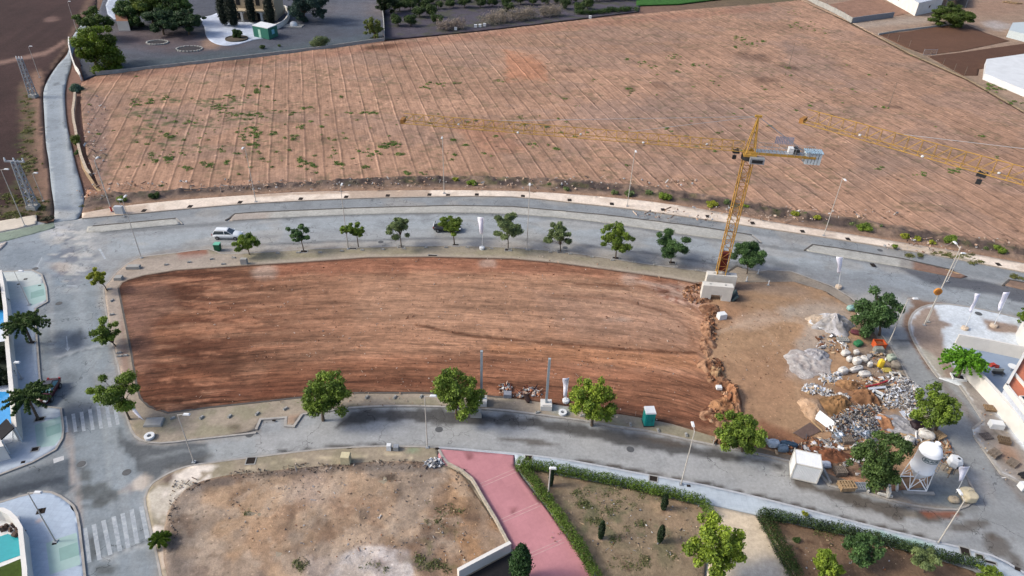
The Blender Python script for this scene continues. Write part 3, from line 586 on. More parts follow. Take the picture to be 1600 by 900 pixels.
# central block: concrete apron (footway) round the excavated plot
def p_block(X, Y, z):
    p = Paint(X, Y, z, S(162, 150, 134)); p.var(5, 5, .18, 4); p.var(1.2, 1.2, .1, 5)
    north = p.poly([(330, 388), (550, 384), (800, 384), (1130, 425), (1098, 446), (950, 421), (800, 404), (600, 402), (330, 418)], 3, 2)
    p.mix(north * .7, S(156, 148, 130)); p.mix(north * sstep(.5, .65, p.n(4, 2, 8)) * .5, S(146, 140, 112))
    p.mix(p.line([(q[0], q[1] - 2) for q in LOT[2:14]], 2.5, 1.5, 1.2) * .6, S(182, 170, 156))
    p.mix(p.poly([(277, 392), (322, 388), (326, 398), (300, 405), (278, 407)], 2, 3) * .95, S(146, 104, 88))
    p.mix(p.poly([(165, 440), (200, 408), (280, 398), (380, 394), (380, 412), (240, 426), (186, 446), (205, 640), (195, 640), (165, 480)], 3, 3) * .6, S(174, 162, 152))
    p.mix(p.poly([(186, 480), (200, 560), (210, 600), (200, 620), (190, 560)], 3, 4) * .5, S(138, 100, 84)); p.mix(p.line([(150, 440), (163, 470), (172, 530), (184, 600)], 3.5, 2, 2) * .5, S(200, 184, 168))
    south = p.poly([(205, 660), (330, 640), (470, 622), (800, 622), (1100, 674), (1240, 715), (1240, 722), (1000, 672), (760, 640), (600, 636), (470, 648), (400, 676), (220, 690)], 3, 2)
    p.mix(south * sstep(.42, .6, p.n(3, 3, 18)) * .55, S(140, 138, 112)); p.mix(p.line([(q[0], q[1] - 6) for q in [(480, 646), (550, 640), (612, 638), (687, 640), (762, 645)]], 2, 1.5, 2) * .4, S(110, 104, 92))
    p.mix(p.ell(366, 668, 12, 6, 0, .5, .5) * .7, S(92, 84, 68)); p.mix(p.poly([(410, 658), (445, 655), (444, 668), (408, 670)], 2, 2) * .8, S(150, 128, 96)); p.mix(p.poly([(450, 650), (470, 646), (460, 662), (448, 662)], 2, 2) * .8, S(164, 138, 118))
    p.mix(p.ell(770, 632, 24, 8, 8, .5, .5) * .5, S(86, 82, 76)); p.mix(p.ell(875, 640, 20, 8, 8, .5, .5) * .8, S(172, 178, 176))
    # east corner by the silo: cement-grey slurry, bluish
    p.mix(p.poly([(1395, 770), (1410, 745), (1470, 735), (1510, 745), (1520, 780), (1495, 795), (1430, 787)], 4, 6) * .8, S(140, 148, 150)); p.mix(p.ell(1466, 775, 26, 14, 8, .6, .9, 41) * .6, S(100, 116, 128))
    p.mix(p.poly([(1180, 424), (1300, 448), (1345, 480), (1300, 470), (1200, 440)], 3, 4) * .7, S(146, 138, 128))
    p.mix(p.poly([(1170, 706), (1240, 715), (1280, 735), (1230, 722)], 3, 3) * .6, S(96, 90, 86)); p.mix(p.ell(1200, 706, 30, 7, 12, .6, .5) * .6, S(110, 86, 72))
    p.mix(p.poly([(1282, 740), (1350, 760), (1400, 770), (1400, 780), (1311, 760)], 3, 3) * .6, S(112, 108, 104))
    return p
blk = smooth(F_KERB, 2)[:-1] + G_KERB
sheet('footway', blk, .13, M_walk, p_block, .5, skirt=.2)

# the excavated plot
M_lot = ground_mat('excavated_earth', fine=.26, fscale=2.2, bump=.18, ruts=True, speck=(3.0, .95, .4, .45), grit=.8)
def lot_streak(X, Y):
    return fbm(X / 16, (Y - 78 + .0016 * (X - 5) ** 2) / .8, 41, 3)
def z_lot(X, Y):
    U, V = UV(X, Y, .17)
    k = sstep(520, 560, V) * .14 + .05
    return k * (lot_streak(X, Y) - .3) + .14 * (fbm(X / .9, Y / .9, 43, 2) - .3) - .01
def p_lot(X, Y, z):
    p = Paint(X, Y, z, S(168, 127, 101)); p.var(12, 4, .25, 5); p.var(2.4, 1.0, .14, 6); p.var(.8, .8, .14, 7, 2)
    n = p.n(9, 4, 12); st = lot_streak(X, Y)
    lf = 1 - sstep(300, 620, p.U + 60 * (p.n(10, 5, 61) - .5)); sk = fbm((X + .35 * Y) / 7, (Y - .12 * X) / 1.1, 63, 4)
    p.mix(lf * (.45 + .55 * sstep(.30, .50, sk)) * .92, S(92, 56, 40)); p.mix(lf * sstep(.6, .7, sk) * .0, S(160, 110, 84))
    lt = sstep(.60, .70, fbm((X + .35 * Y) / 5, (Y - .14 * X) / .9, 67, 4)); p.mix(lt * lf * .55, S(176, 126, 98))
    p.mix(p.ell(290, 520, 70, 8, -8, .7, .9, 5) * .6, S(180, 128, 98)); p.mix(p.ell(300, 588, 40, 8, 0, .7, .9, 5) * .5, S(160, 108, 80)); p.mix(p.ell(350, 490, 90, 5, -4, .7, .9, 8) * .4, S(176, 126, 96))
    p.mix(p.poly([(190, 450), (260, 440), (280, 480), (220, 520), (205, 560)], 12, 10) * .5, S(140, 108, 92)); p.mix(p.ell(215, 520, 20, 60, -8, .6, .5) * .5, S(128, 96, 82))
    p.mix(p.poly([(420, 405), (700, 400), (900, 410), (1060, 436), (1060, 450), (900, 430), (700, 425), (430, 430)], 6, 8) * .55, S(152, 96, 74))
    p.mix(p.poly([(560, 440), (900, 430), (1080, 460), (1090, 530), (900, 520), (740, 520), (560, 500)], 24, 16) * .5, S(176, 140, 115))
    p.mix(p.poly([(840, 460), (1040, 450), (1080, 500), (1070, 540), (880, 520)], 20, 12) * .5, S(160, 130, 112))
    p.mix(p.poly([(760, 534), (1090, 556), (1100, 580), (980, 574), (760, 552)], 5, 6) * .7, S(184, 132, 98))
    p.mix(p.line([(650, 508), (740, 526), (900, 540), (1000, 548), (1090, 552)], 2.2, 1.6, 2.4) * .8, S(94, 60, 42))
    p.mix(p.poly([(420, 570), (560, 560), (760, 552), (900, 566), (1130, 590), (1150, 640), (1110, 672), (900, 636), (760, 616), (560, 612), (400, 628)], 14, 8) * .65, S(124, 78, 56))
    p.mix(p.line([(340, 620), (460, 605), (620, 600), (780, 608), (950, 630), (1100, 660)], 12, 8, 5) * .35, S(104, 60, 44)); p.mix(p.line([(950, 425), (1040, 470), (1090, 500), (1100, 520)], 7, 5, 4) * .35, S(190, 148, 120))
    p.mix(p.poly([(1000, 440), (1095, 446), (1108, 490), (1040, 465)], 5, 6) * .6, S(190, 164, 150)); p.mix(sstep(.55, .66, p.n(.7, .7, 81, 2)) * p.poly([(1000, 440), (1095, 446), (1108, 490), (1040, 465)], 5, 6) * .8, S(130, 84, 66))
    for cx, cy, rx, ry in ((411, 427, 13, 10), (984, 437, 13, 8), (970, 500, 26, 5), (760, 412, 10, 5)):
        p.mix(p.ell(cx, cy, rx, ry, 0, .8, 1.3, cx) * .5, S(190, 172, 158))
    p.mix(p.ell(616, 425, 16, 10, 0, .6, .7) * .4, S(86, 56, 42))
    m = p.V > 470; p.c *= (1 + (st - .5) * np.where(p.V > 555, 1.0, .55))[:, None]
    dk = sstep(.60, .68, fbm(X / 7, (Y - 78 + .0016 * (X - 5) ** 2) / .55, 45, 3)); p.mul(dk * .6, .66)
    p.mix(p.line(LOT + LOT[:1], 2.2, 1.4, .8) * (~((p.U > 1090) & (p.V > 440))) * .8, S(66, 50, 44))
    return p
def z_east(X, Y):
    return .10 * (fbm(X / 1.2, Y / 1.2, 53, 3) - .35)
def p_east(X, Y, z):
    p = Paint(X, Y, z, S(168, 137, 108)); p.var(7, 7, .22, 4); p.var(1.0, 1.0, .12, 6, 2)
    r = np.hypot(p.U - 1165, (p.V - 520) * 1.3); p.mul((np.sin(r / 1.8 + 4 * fbm(X / 3, Y / 3, 5)) > .5) * p.ell(1225, 530, 60, 60, 0, .5, .3) * .35, .8)
    p.mix(p.ell(1130, 490, 34, 20, 0, .5, .6) * .5, S(178, 136, 106)); p.mix(p.ell(1180, 500, 40, 12, -10, .6, .6) * .5, S(190, 168, 150))
    p.mix(p.ell(1200, 450, 70, 10, 8, .6, .5) * .6, S(150, 132, 118)); p.mix(p.ell(1150, 460, 20, 20, 0, .6, .5) * .5, S(112, 96, 86))  # dark patch beside the crane blocks: their cast shadow painted on the earth
    p.mix(p.poly([(1215, 480), (1280, 470), (1330, 480), (1335, 500), (1300, 520), (1270, 600), (1225, 590), (1240, 540), (1270, 500), (1230, 500)], 8, 8) * .6, S(178, 170, 160))
    p.mix(p.ell(1195, 600, 60, 50, 0, .6, .6) * .4, S(158, 120, 94)); p.mix(p.poly([(1190, 660), (1280, 690), (1330, 720), (1250, 705), (1180, 690)], 6, 8) * .6, S(128, 78, 56))
    p.mix(p.poly([(1310, 590), (1360, 600), (1375, 640), (1330, 650), (1300, 620)], 5, 6) * .7, S(150, 110, 82)); p.mix(p.poly([(1375, 640), (1400, 650), (1395, 680), (1365, 665)], 5, 6) * .6, S(160, 112, 80))
    p.mix(p.poly([(1330, 530), (1390, 545), (1440, 640), (1430, 690), (1380, 680), (1400, 640), (1380, 600), (1330, 580)], 6, 8) * .6, S(140, 132, 124))
    p.mix(p.poly([(1380, 640), (1440, 660), (1440, 690), (1385, 692)], 6, 6) * .6, S(158, 156, 152)); p.mix(p.poly([(1290, 700), (1350, 690), (1380, 720), (1330, 745), (1280, 730)], 6, 6) * .6, S(120, 88, 70))
    p.mix(p.poly([(1345, 480), (1380, 530), (1360, 545), (1330, 500)], 5, 5) * .6, S(108, 96, 82)); p.mix(p.ell(1282, 608, 18, 10, 0, .6, .6) * .5, S(140, 130, 120))
    return p
_top = [G(*q, .17) for q in LOT[1:14]]; _bot = [G(*q, .17) for q in LOT[22:37]][::-1]
_ty = np.polyfit([p.x for p in _top], [p.y for p in _top], 2); _by = np.polyfit([p.x for p in _bot], [p.y for p in _bot], 2)
EAST_M = [(1098, 430), (1108, 470), (1112, 492), (1103, 520), (1100, 560), (1122, 592), (1148, 612), (1152, 640), (1132, 668), (1105, 700), (1600, 800), (1600, 400)]
_m0, _m1 = p_lot, p_east
def east_mask(p): return p.poly(EAST_M, 5, 5, 71)
def p_all(X, Y, z):
    a, b = _m0(X, Y, z), _m1(X, Y, z); m = east_mask(a)[:, None]; a.c = a.c * (1 - m) + b.c * m
    for q, w, c2, k in (([(880, 452), (980, 456), (1050, 476), (1088, 500), (1096, 522)], 2.2, (196, 158, 130), .6), ([(900, 444), (1000, 448), (1066, 468), (1100, 494)], 1.8, (104, 68, 50), .6), ([(860, 462), (970, 468), (1040, 488), (1075, 512), (1085, 540)], 1.6, (106, 72, 54), .5),
                        ([(900, 474), (990, 482), (1050, 502), (1072, 530)], 1.8, (190, 154, 128), .5), ([(1000, 440), (1050, 452), (1092, 474)], 2.6, (196, 170, 152), .6), ([(1132, 560), (1170, 600), (1180, 660), (1172, 690)], 2.5, (146, 116, 92), .4), ([(1160, 545), (1205, 590), (1222, 660)], 2.5, (150, 120, 94), .35),
                        ([(1150, 500), (1200, 520), (1240, 570), (1250, 640)], 2.5, (186, 158, 130), .35), ([(1120, 520), (1180, 500), (1240, 500), (1290, 520)], 3, (190, 170, 150), .35), ([(1180, 470), (1240, 475), (1300, 470)], 3, (150, 128, 108), .4)):
        a.mix(a.line(q, w, 1.6, 1.2) * k, S(*c2))
    return a
def z_all(X, Y):
    m = east_mask(Paint(X, Y, .17, (0, 0, 0))); return z_lot(X, Y) * (1 - m) + z_east(X, Y) * m
def crd(X, Y):
    yt, yb = np.polyval(_ty, X), np.polyval(_by, X); t = (Y - yb) / (yt - yb); e = np.maximum(0, X - 18)
    m = east_mask(Paint(X, Y, .17, (0, 0, 0)))
    return np.stack([X, t * 34 + .028 * e * e, np.clip(1.25 - 3.2 * t, 0, 1) * (1 - m) - .85 * m], -1)
sheet('excavated_plot', smooth(LOT[:14], 2)[:-1] + EAST_DIRT[1:19] + smooth(LOT[23:] + LOT[:1], 2)[:-1], .17, M_lot, p_all, .36, zfn=z_all, skirt=.25, coord=crd)

# south-west fallow plot, its footway and the red and white squares
FALLOW = [(262, 905), (255, 850), (262, 800), (280, 775), (300, 758), (340, 745), (400, 738), (500, 728), (560, 723), (640, 720), (690, 728), (722, 742), (745, 775), (770, 812), (797, 858), (720, 900), (690, 1000), (300, 1000)]
def p_swalk(X, Y, z):
    p = Paint(X, Y, z, S(158, 146, 128)); p.var(4, 4, .12, 4); p.var(1.2, 1.2, .1, 5)
    m = sstep(.36, .44, p.n(1.6, 1.6, 23)); p.mix(p.poly([(228, 775), (260, 748), (300, 728), (345, 726), (348, 748), (290, 762), (268, 790), (262, 850), (235, 850), (240, 800)], 2, 4) * m, S(232, 222, 210))
    p.mix(p.poly([(250, 800), (275, 800), (280, 850), (270, 905), (252, 905)], 3, 4) * m * .8, S(210, 194, 180)); p.mix(p.ell(262, 748, 12, 7, -20, .4, .5) * .8, S(92, 74, 70))
    p.mix(p.line([(380, 733), (440, 720), (520, 715), (620, 709), (645, 716)], 1, .8, .5) * .8, S(206, 192, 164)); p.mix(sstep(.5, .62, p.n(3, 3, 8)) * .4, S(140, 136, 110))
    p.mix(p.ell(645, 703, 9, 4, 0, .5, .4) * .5, S(120, 150, 120)); return p
sheet('footway', S_KERB + [(684, 716), (700, 728), (735, 752), (800, 865), (790, 1000), (280, 1000), (262, 960)], .13, M_walk, p_swalk, .5, skirt=.2)
def p_fal(X, Y, z):
    p = Paint(X, Y, z, S(174, 150, 126)); p.var(6, 6, .34, 4); p.var(1.1, 1.1, .24, 6, 3); p.mix(sstep(.5, .62, p.n(6, 6, 9)) * .6, S(140, 112, 92)); p.mix(sstep(.55, .7, p.n(2.2, 2.2, 19)) * .5, S(112, 92, 78))
    p.mix(p.poly([(262, 780), (310, 770), (320, 850), (300, 905), (262, 905), (258, 850)], 20, 16) * .4, S(134, 128, 122)); p.mix(p.poly([(310, 765), (360, 760), (430, 790), (440, 900), (330, 900)], 26, 22) * .4, S(188, 156, 124))
    p.mix(p.ell(490, 770, 34, 22, 0, .6, .9) * .5, S(176, 160, 150)); p.mix(p.poly([(700, 740), (740, 775), (790, 855), (730, 890), (690, 880), (700, 800), (680, 760)], 22, 14) * .45, S(184, 142, 100))
    p.mix(p.poly([(560, 852), (600, 852), (640, 862), (645, 905), (510, 905), (530, 872)], 4, 8) * .95, S(214, 206, 202)); p.mix(p.poly([(480, 870), (530, 868), (520, 905), (480, 905)], 6, 6) * .6, S(190, 176, 168))
    p.mix(p.line([(300, 762), (400, 742), (560, 729), (690, 730)], 7, 5, 6) * .75, S(104, 96, 92)); p.mix(sstep(.50, .62, p.n(4.5, 4.5, 51)) * .45, S(142, 134, 126)); p.mix(sstep(.56, .66, p.n(3, 3, 57)) * .5, S(116, 92, 74)); p.mix(sstep(.58, .66, p.n(1.6, 1.6, 59)) * .35, S(196, 178, 158)); p.mix(p.ell(608, 746, 12, 5, 0, .5, .6) * .8, S(52, 42, 38))
    for cx, cy, rx, ry, k in ((568, 805, 7, 10, .7), (690, 830, 24, 10, .5), (670, 880, 20, 16, .5), (740, 800, 14, 26, .5), (415, 740, 14, 8, .6), (500, 725, 30, 4, .6), (455, 820, 6, 20, .3), (275, 850, 14, 50, .4), (680, 840, 16, 5, .5)):
        p.mix(p.ell(cx, cy, rx, ry, 0, .6, .9, cx) * k, S(86, 76, 70))
    p.mix(sstep(.6, .7, p.n(1.0, 1.0, 29)) * p.ell(700, 880, 60, 40, 0, .6, .5) * .5, S(96, 100, 62)); return p
sheet('fallow_plot', smooth(FALLOW, 2, True), .17, M_soil, p_fal, .34, zfn=lambda X, Y: .3 * (fbm(X / 1.8, Y / 1.8, 9, 3) - .35), skirt=.1)

RED = [(688, 702), (750, 706), (804, 711), (803, 725), (815, 745), (850, 790), (895, 850), (930, 905), (990, 1000), (860, 1000), (822, 905), (806, 870), (770, 805), (735, 748), (712, 733), (690, 725), (684, 712)]
def p_red(X, Y, z):
    p = Paint(X, Y, z, S(200, 142, 148)); p.var(5, 5, .09, 4); p.mul(sstep(.55, .7, p.n(2, 2, 7)) * .3, .9)
    for cx, cy, r_ in ((733, 714, 5), (802, 798, 6), (727, 786, 3)): p.mix(p.ell(cx, cy, r_, r_ * .7, 0, .5, .7, cx) * .7, S(110, 64, 66))
    return p
sheet('red_footpath', RED, .14, ground_mat('red_concrete', fine=.10, fscale=3, bump=.01, grid=(1.5, .07, R(-28))), p_red, .5, skirt=.2)
def ribbon(name, pts, w, h, z0, mat, kind='structure', ww=None):
    """a kerb, band or wall following a line of places"""
    P = [Vector((p[0], p[1])) for p in pts]; L = []; Rr = []
    for i, p in enumerate(P):
        a = (P[i] - P[i - 1]).normalized() if i else None; b = (P[i + 1] - P[i]).normalized() if i < len(P) - 1 else None
        t = ((a or b) + (b or a)); t = t.normalized() if t.length > 1e-6 else (a or b)
        n = Vector((-t.y, t.x)); k = w / 2 / max(.4, n.dot(Vector((-(b or a).y, (b or a).x))))
        L.append(p + n * k); Rr.append(p - n * k)
    n = len(P); vs = []
    for q in (L, Rr):
        for p in q: vs.append((p.x, p.y, z0))
    for q in (L, Rr):
        for p in q: vs.append((p.x, p.y, z0 + h))
    fs = []
    for i in range(n - 1):
        fs += [(2 * n + i, 3 * n + i, 3 * n + i + 1, 2 * n + i + 1), (i, 2 * n + i, 2 * n + i + 1, i + 1), (n + i + 1, 3 * n + i + 1, 3 * n + i, n + i)]
    fs += [(0, n, 3 * n, 2 * n), (n - 1, 3 * n - 1, 4 * n - 1, 2 * n - 1)]
    me = bpy.data.meshes.new(name); me.from_pydata(vs, [], fs); me.update()
    o = link_mesh(name, me, mat)
    if kind: tag(o, kind=kind)
    return o
def gl(pts, z=0, k=0):
    return [G(p[0], p[1], z) for p in (smooth(pts, k) if k else pts)]
M_kerb = pmat('kerb_concrete', S(178, 174, 168), .9, var=.14, scale=1.2)
M_kerbd = pmat('dark_kerb', S(96, 92, 88), .9, var=.15, scale=1.2)
M_band = pmat('pale_band', S(212, 168, 168), .9, scale=2)
# red path: pale bands across and border
for a, b in (((752, 758), (805, 735)), ((783, 814), (843, 788)), ((822, 870), (880, 845))):
    for k in (-1, 1): ribbon('path_band', [G(a[0] + k * 1.5, a[1] + k * 2.2, .144), G(b[0] + k * 1.5, b[1] + k * 2.2, .144)], .10, .004, .144, M_band)
ribbon('kerb', gl([(686, 703), (700, 725), (735, 748), (770, 805), (799, 862)], .14, 2), .28, .12, .10, M_kerb)

def p_wwalk(X, Y, z):
    p = Paint(X, Y, z, S(192, 204, 214)); p.var(8, 8, .08, 4); p.var(1.5, 1.5, .05, 5)
    p.mix(p.poly([(1362, 826), (1400, 838), (1458, 850), (1450, 868), (1400, 852), (1368, 842)], 1.5, 1) * .7, S(164, 206, 188)); p.mix(p.poly([(1480, 850), (1600, 880), (1600, 905), (1500, 880)], 4, 3) * .3, S(170, 176, 180))
    p.mix(p.ell(1270, 802, 9, 7, 0, .6, .5) * .5, S(170, 178, 188)); p.mix(p.line([(q[0], q[1] + 2) for q in S_KERB2[2:]], 1.6, 1, 1) * .4, S(140, 140, 140)); return p
sheet('footway', S_KERB2 + [(1700, 1000), (1620, 960), (1560, 905), (1520, 884), (1450, 862), (1360, 838), (1280, 822), (1188, 805), (1110, 788), (1095, 783), (990, 758), (880, 738), (806, 724), (804, 711)], .135, M_pave, p_wwalk, .5, skirt=.2)
def p_park(X, Y, z):
    p = Paint(X, Y, z, S(138, 122, 101)); p.var(5, 5, .18, 4); p.var(1, 1, .14, 6, 3); p.mix(sstep(.52, .66, p.n(3, 3, 9)) * .5, S(168, 142, 116)); p.mix((p.U > 1180) * .55, S(112, 82, 64))
    m = sstep(.56, .66, p.n(1.3, 1.3, 15)); p.mix(m * p.ell(960, 800, 110, 60, 30, .5, .6) * .6, S(96, 102, 74)); p.mix(p.ell(1030, 735 + 60, 20, 8, 20, .6, .6) * .5, S(190, 160, 132))
    for q in ([(938, 842), (955, 858), (985, 895)], [(1037, 798), (1033, 820)], [(1035, 848), (1075, 853)], [(1232, 850), (1262, 868)], [(1250, 845), (1340, 862)], [(1240, 852), (1290, 890)]):
        p.mix(p.line(q, .9, .8, .5) * .8, S(78, 58, 46))  # thin dark lines; the one running right from a cypress paints its shadow
    for cx, cy in ((938, 842), (1028, 846), (1233, 847)): p.mix(p.ell(cx, cy, 12, 5, 0, .6, .6, cx) * .7, S(196, 170, 144))
    return p
sheet('park_soil', [(812, 728), (880, 744), (990, 764), (1095, 790), (1106, 802), (1112, 820), (1100, 905), (1100, 1000), (1000, 1000), (938, 905), (900, 850), (850, 782), (815, 738)], .16, M_soil, p_park, .42, zfn=lambda X, Y: .12 * fbm(X / 1.5, Y / 1.5, 9, 3), skirt=.1)
sheet('park_soil', [(1188, 808), (1280, 828), (1360, 846), (1450, 870), (1520, 892), (1560, 920), (1620, 1000), (1280, 1000), (1242, 905)], .16, M_soil, p_park, .42, zfn=lambda X, Y: .12 * fbm(X / 1.5, Y / 1.5, 9, 3), skirt=.1)
def p_ramp(X, Y, z):
    p = Paint(X, Y, z, S(212, 196, 172)); p.var(4, 4, .08, 4); p.mix(p.poly([(1150, 880), (1230, 870), (1240, 1000), (1150, 1000)], 14, 6) * .5, S(178, 184, 186)); return p
sheet('beige_footpath', [(1100, 790), (1110, 789.5), (1187, 806.5), (1186, 808), (1238, 905), (1272, 1000), (1105, 1000), (1104, 905), (1116, 822), (1110, 800)], .14, M_walk, p_ramp, .5, skirt=.2)

# western blocks, blue-white paving with green crossings
def p_wblk(X, Y, z):
    p = Paint(X, Y, z, S(188, 200, 212)); p.var(8, 8, .08, 4); p.mix(p.poly([(0, 424), (50, 422), (70, 430), (74, 470), (55, 480), (40, 470), (0, 470)], 8, 3) * .8, S(204, 210, 204))
    for q, c2 in () and (([(36, 449), (70, 442), (73, 468), (48, 478)], (176, 204, 196)), ([(48, 456), (69, 450), (69, 462), (50, 467)], (146, 188, 174)), ([(54, 660), (95, 650), (97, 682), (85, 695), (60, 700)], (150, 194, 196)), ([(72, 668), (92, 663), (94, 676), (74, 684)], (126, 172, 172))):
        p.mix(p.poly(q, 1, .5) * .8, S(*c2))
    return p
sheet('footway', WL_KERB[:] , .135, M_pave, p_wblk, .5, skirt=.2)
def p_wblk2(X, Y, z):
    p = Paint(X, Y, z, S(182, 198, 216)); p.var(8, 8, .08, 4)
    for q, c2 in () and (([(88, 842), (120, 832), (126, 882), (78, 898), (72, 850)], (142, 188, 196)), ([(92, 856), (122, 847), (125, 868), (95, 878)], (112, 160, 172))):
        p.mix(p.poly(q, 1, .5) * .8, S(*c2))
    p.mix(p.ell(61, 813, 4, 2.5, 0, .4, .3) * .9, S(222, 200, 190)); return p
sheet('footway', WL2_KERB + [(-250, 1060)], .135, M_pave, p_wblk2, .5, skirt=.2)

# eastern block
def p_eblk(X, Y, z):
    p = Paint(X, Y, z, S(212, 220, 226)); p.var(6, 6, .08, 4); p.var(1, 1, .07, 5)
    p.mix(p.poly([(1425, 500), (1445, 480), (1460, 482), (1470, 500), (1487, 508), (1470, 516), (1475, 530), (1480, 560), (1505, 590), (1470, 590), (1445, 555), (1426, 525)], 2, 3) * .9, S(152, 130, 112))
    p.mix(p.poly([(1432, 538), (1462, 556), (1477, 588), (1468, 586), (1440, 556)], 2, 2) * .8, S(178, 176, 164)); p.mix(p.poly([(1534, 497), (1592, 508), (1590, 522), (1545, 517)], 2, 2) * .9, S(156, 132, 112))
    p.mix(p.poly([(1500, 597), (1515, 590), (1600, 700), (1700, 800), (1700, 830), (1600, 757), (1562, 735), (1524, 678), (1537, 657)], 3, 5) * .85, S(140, 128, 116)); p.mix(p.poly([(1484, 600), (1502, 604), (1532, 655), (1510, 668), (1490, 640)], 3, 5) * .9, S(160, 152, 144))
    p.mix(p.ell(1580, 715, 26, 10, 40, .6, .6) * .6, S(164, 122, 92)); p.mix(p.ell(1512, 655, 8, 5, 0, .6, .6) * .6, S(140, 90, 68)); p.mix(sstep(.56, .66, p.n(1, 1, 24)) * p.ell(1560, 690, 40, 60, -40, .6, .5) * .5, S(84, 78, 74))
    return p
sheet('footway', J_KERB + [(1900, 880), (1900, 560)], .13, M_walk, p_eblk, .5, skirt=.2)

M_green = pmat('green_slabs', S(170, 198, 194), .8, var=.06, scale=1); M_green2 = pmat('green_tactile_slabs', S(142, 178, 172), .8, var=.06, scale=1)
for q, m in (([(36, 449), (70, 442), (72.5, 468), (48, 478)], 0), ([(48, 457), (68, 451), (69.5, 461), (48, 467)], 1), ([(54, 664), (95, 650), (97.5, 680), (85, 696), (58, 700)], 0), ([(71, 668), (94, 661), (95, 675), (73, 683)], 1),
             ([(72, 849), (86, 843), (120, 832), (126, 882), (78, 898)], 0), ([(92, 857), (121, 847), (124, 867), (94, 877)], 1)):
    w = [G(a, b, .139 + .004 * m) for a, b in q]; me = bpy.data.meshes.new('crossing_slabs'); me.from_pydata([tuple(k) for k in w], [], [tuple(range(len(w)))])
    me.update(); me.flip_normals() if me.polygons[0].normal.z < 0 else None
    tag(link_mesh('crossing_slabs', me, M_green2 if m else M_green), kind='structure')

# kerb stones
def kerb(px, z=.0, w=.22, h=.15, mat=None, k=2):
    ribbon('kerb', gl(px, .13, k), w, h, z, mat or M_kerb)
kerb(F_KERB, mat=M_kerb); kerb(G_KERB[:6], k=0, w=.28, h=.17); kerb(G_KERB[5:21], w=.26, h=.165, k=2); kerb(G_KERB[20:22], k=0, h=.16); kerb(G_KERB[21:43], k=1, h=.16)
kerb([(1135, 426), (1150, 416), (1160, 418)], k=0, w=.3, h=.2, mat=M_kerbd)
kerb(S_KERB, k=2); kerb(S_KERB2, k=2, mat=pmat('pale_kerb', S(196, 200, 206), .9)); kerb(J_KERB[:11], k=2, h=.165, w=.3); kerb(J_KERB[11:15], k=0, h=.165, w=.3); kerb(J_KERB[15:], k=0, h=.165, w=.3)
kerb(WL_KERB, k=0, mat=M_kerb, h=.155); kerb(WL2_KERB, k=2, h=.155)
for q in ([(128, 341)] + SW_NEAR[1:], ): kerb(q, k=2, w=.2, h=.16, mat=pmat('beige_kerb', S(196, 182, 166), .9))
for q in ([(145, 353), (200, 348), (275, 341)], [(352, 344), (358, 341), (367, 334), (400, 331.5), (550, 325), (700, 321), (800, 322.5), (950, 336), (1100, 355), (1175, 367)], [(1257, 391), (1270, 382), (1300, 386), (1410, 404), (1490, 422)], [(1567, 446), (1577, 437), (1640, 448)]):
    kerb(q, k=0, w=.28, h=.17, mat=M_kerbd)
kerb([(275, 341), (285, 350)], k=0, w=.25, h=.17); kerb([(1175, 367), (1190, 379)], k=0, w=.25, h=.17)
kerb([(q[0], q[1]) for q in LOT[0:14]], z=.13, w=.25, h=.05, k=1, mat=pmat('plot_edge', S(150, 136, 122), .95)); kerb(LOT[27:40] + LOT[:1], z=.13, w=.25, h=.05, k=1, mat=M_kerbd)

# road paint
M_wpaint = pmat('worn_white_paint', S(184, 190, 194), .8, var=.2, scale=2.0, dirt=S(142, 152, 160))
def marking(name, px, z=.005, mat=None):
    w = [G(p[0], p[1], z) for p in px]
    me = bpy.data.meshes.new(name); me.from_pydata([tuple(q) for q in w], [], [tuple(range(len(w)))]); me.update()
    if me.polygons[0].normal.z < 0: me.flip_normals()
    return tag(link_mesh(name, me, mat or M_wpaint), kind='structure')
for x0, y0, x1, y1 in ((101, 651, 104, 676), (114, 647, 118, 675), (127, 644, 131, 674), (140, 640, 145, 672), (153, 635, 158, 670), (166, 632, 172, 668), (178, 628, 184, 664)):
    marking('zebra_stripe', [(x0 - 2.6, y0), (x0 + 3, y0 - 1), (x1 + 3, y1 - 1), (x1 - 2.6, y1)])
for x0, y0, x1, y1 in ((132, 826, 139, 880), (146, 820, 155, 876), (161, 814, 172, 868), (177, 808, 187, 862), (191, 803, 200, 857), (205, 797, 214, 850), (220, 792, 230, 842)):
    marking('zebra_stripe', [(x0 - 3, y0), (x0 + 4, y0 - 2), (x1 + 4, y1 - 2), (x1 - 3, y1)])
marking('road_arrow', [(103, 525), (104.6, 525), (107, 543), (109.5, 543), (106, 549), (101.5, 544.5), (104.4, 544)])
marking('give_way_line', [(152, 389), (157, 388), (166, 404), (163, 405), (156, 393)]); marking('give_way_line', [(104, 446), (120, 446), (120, 447.3), (104, 447.3)])
marking('utility_cover', [(83, 717), (99.5, 712), (100, 718.5), (84, 724)], .012, pmat('pale_cover', S(206, 208, 210)))
marking('stop_line', [(57, 418), (65, 402), (66.2, 402), (58.6, 418)])
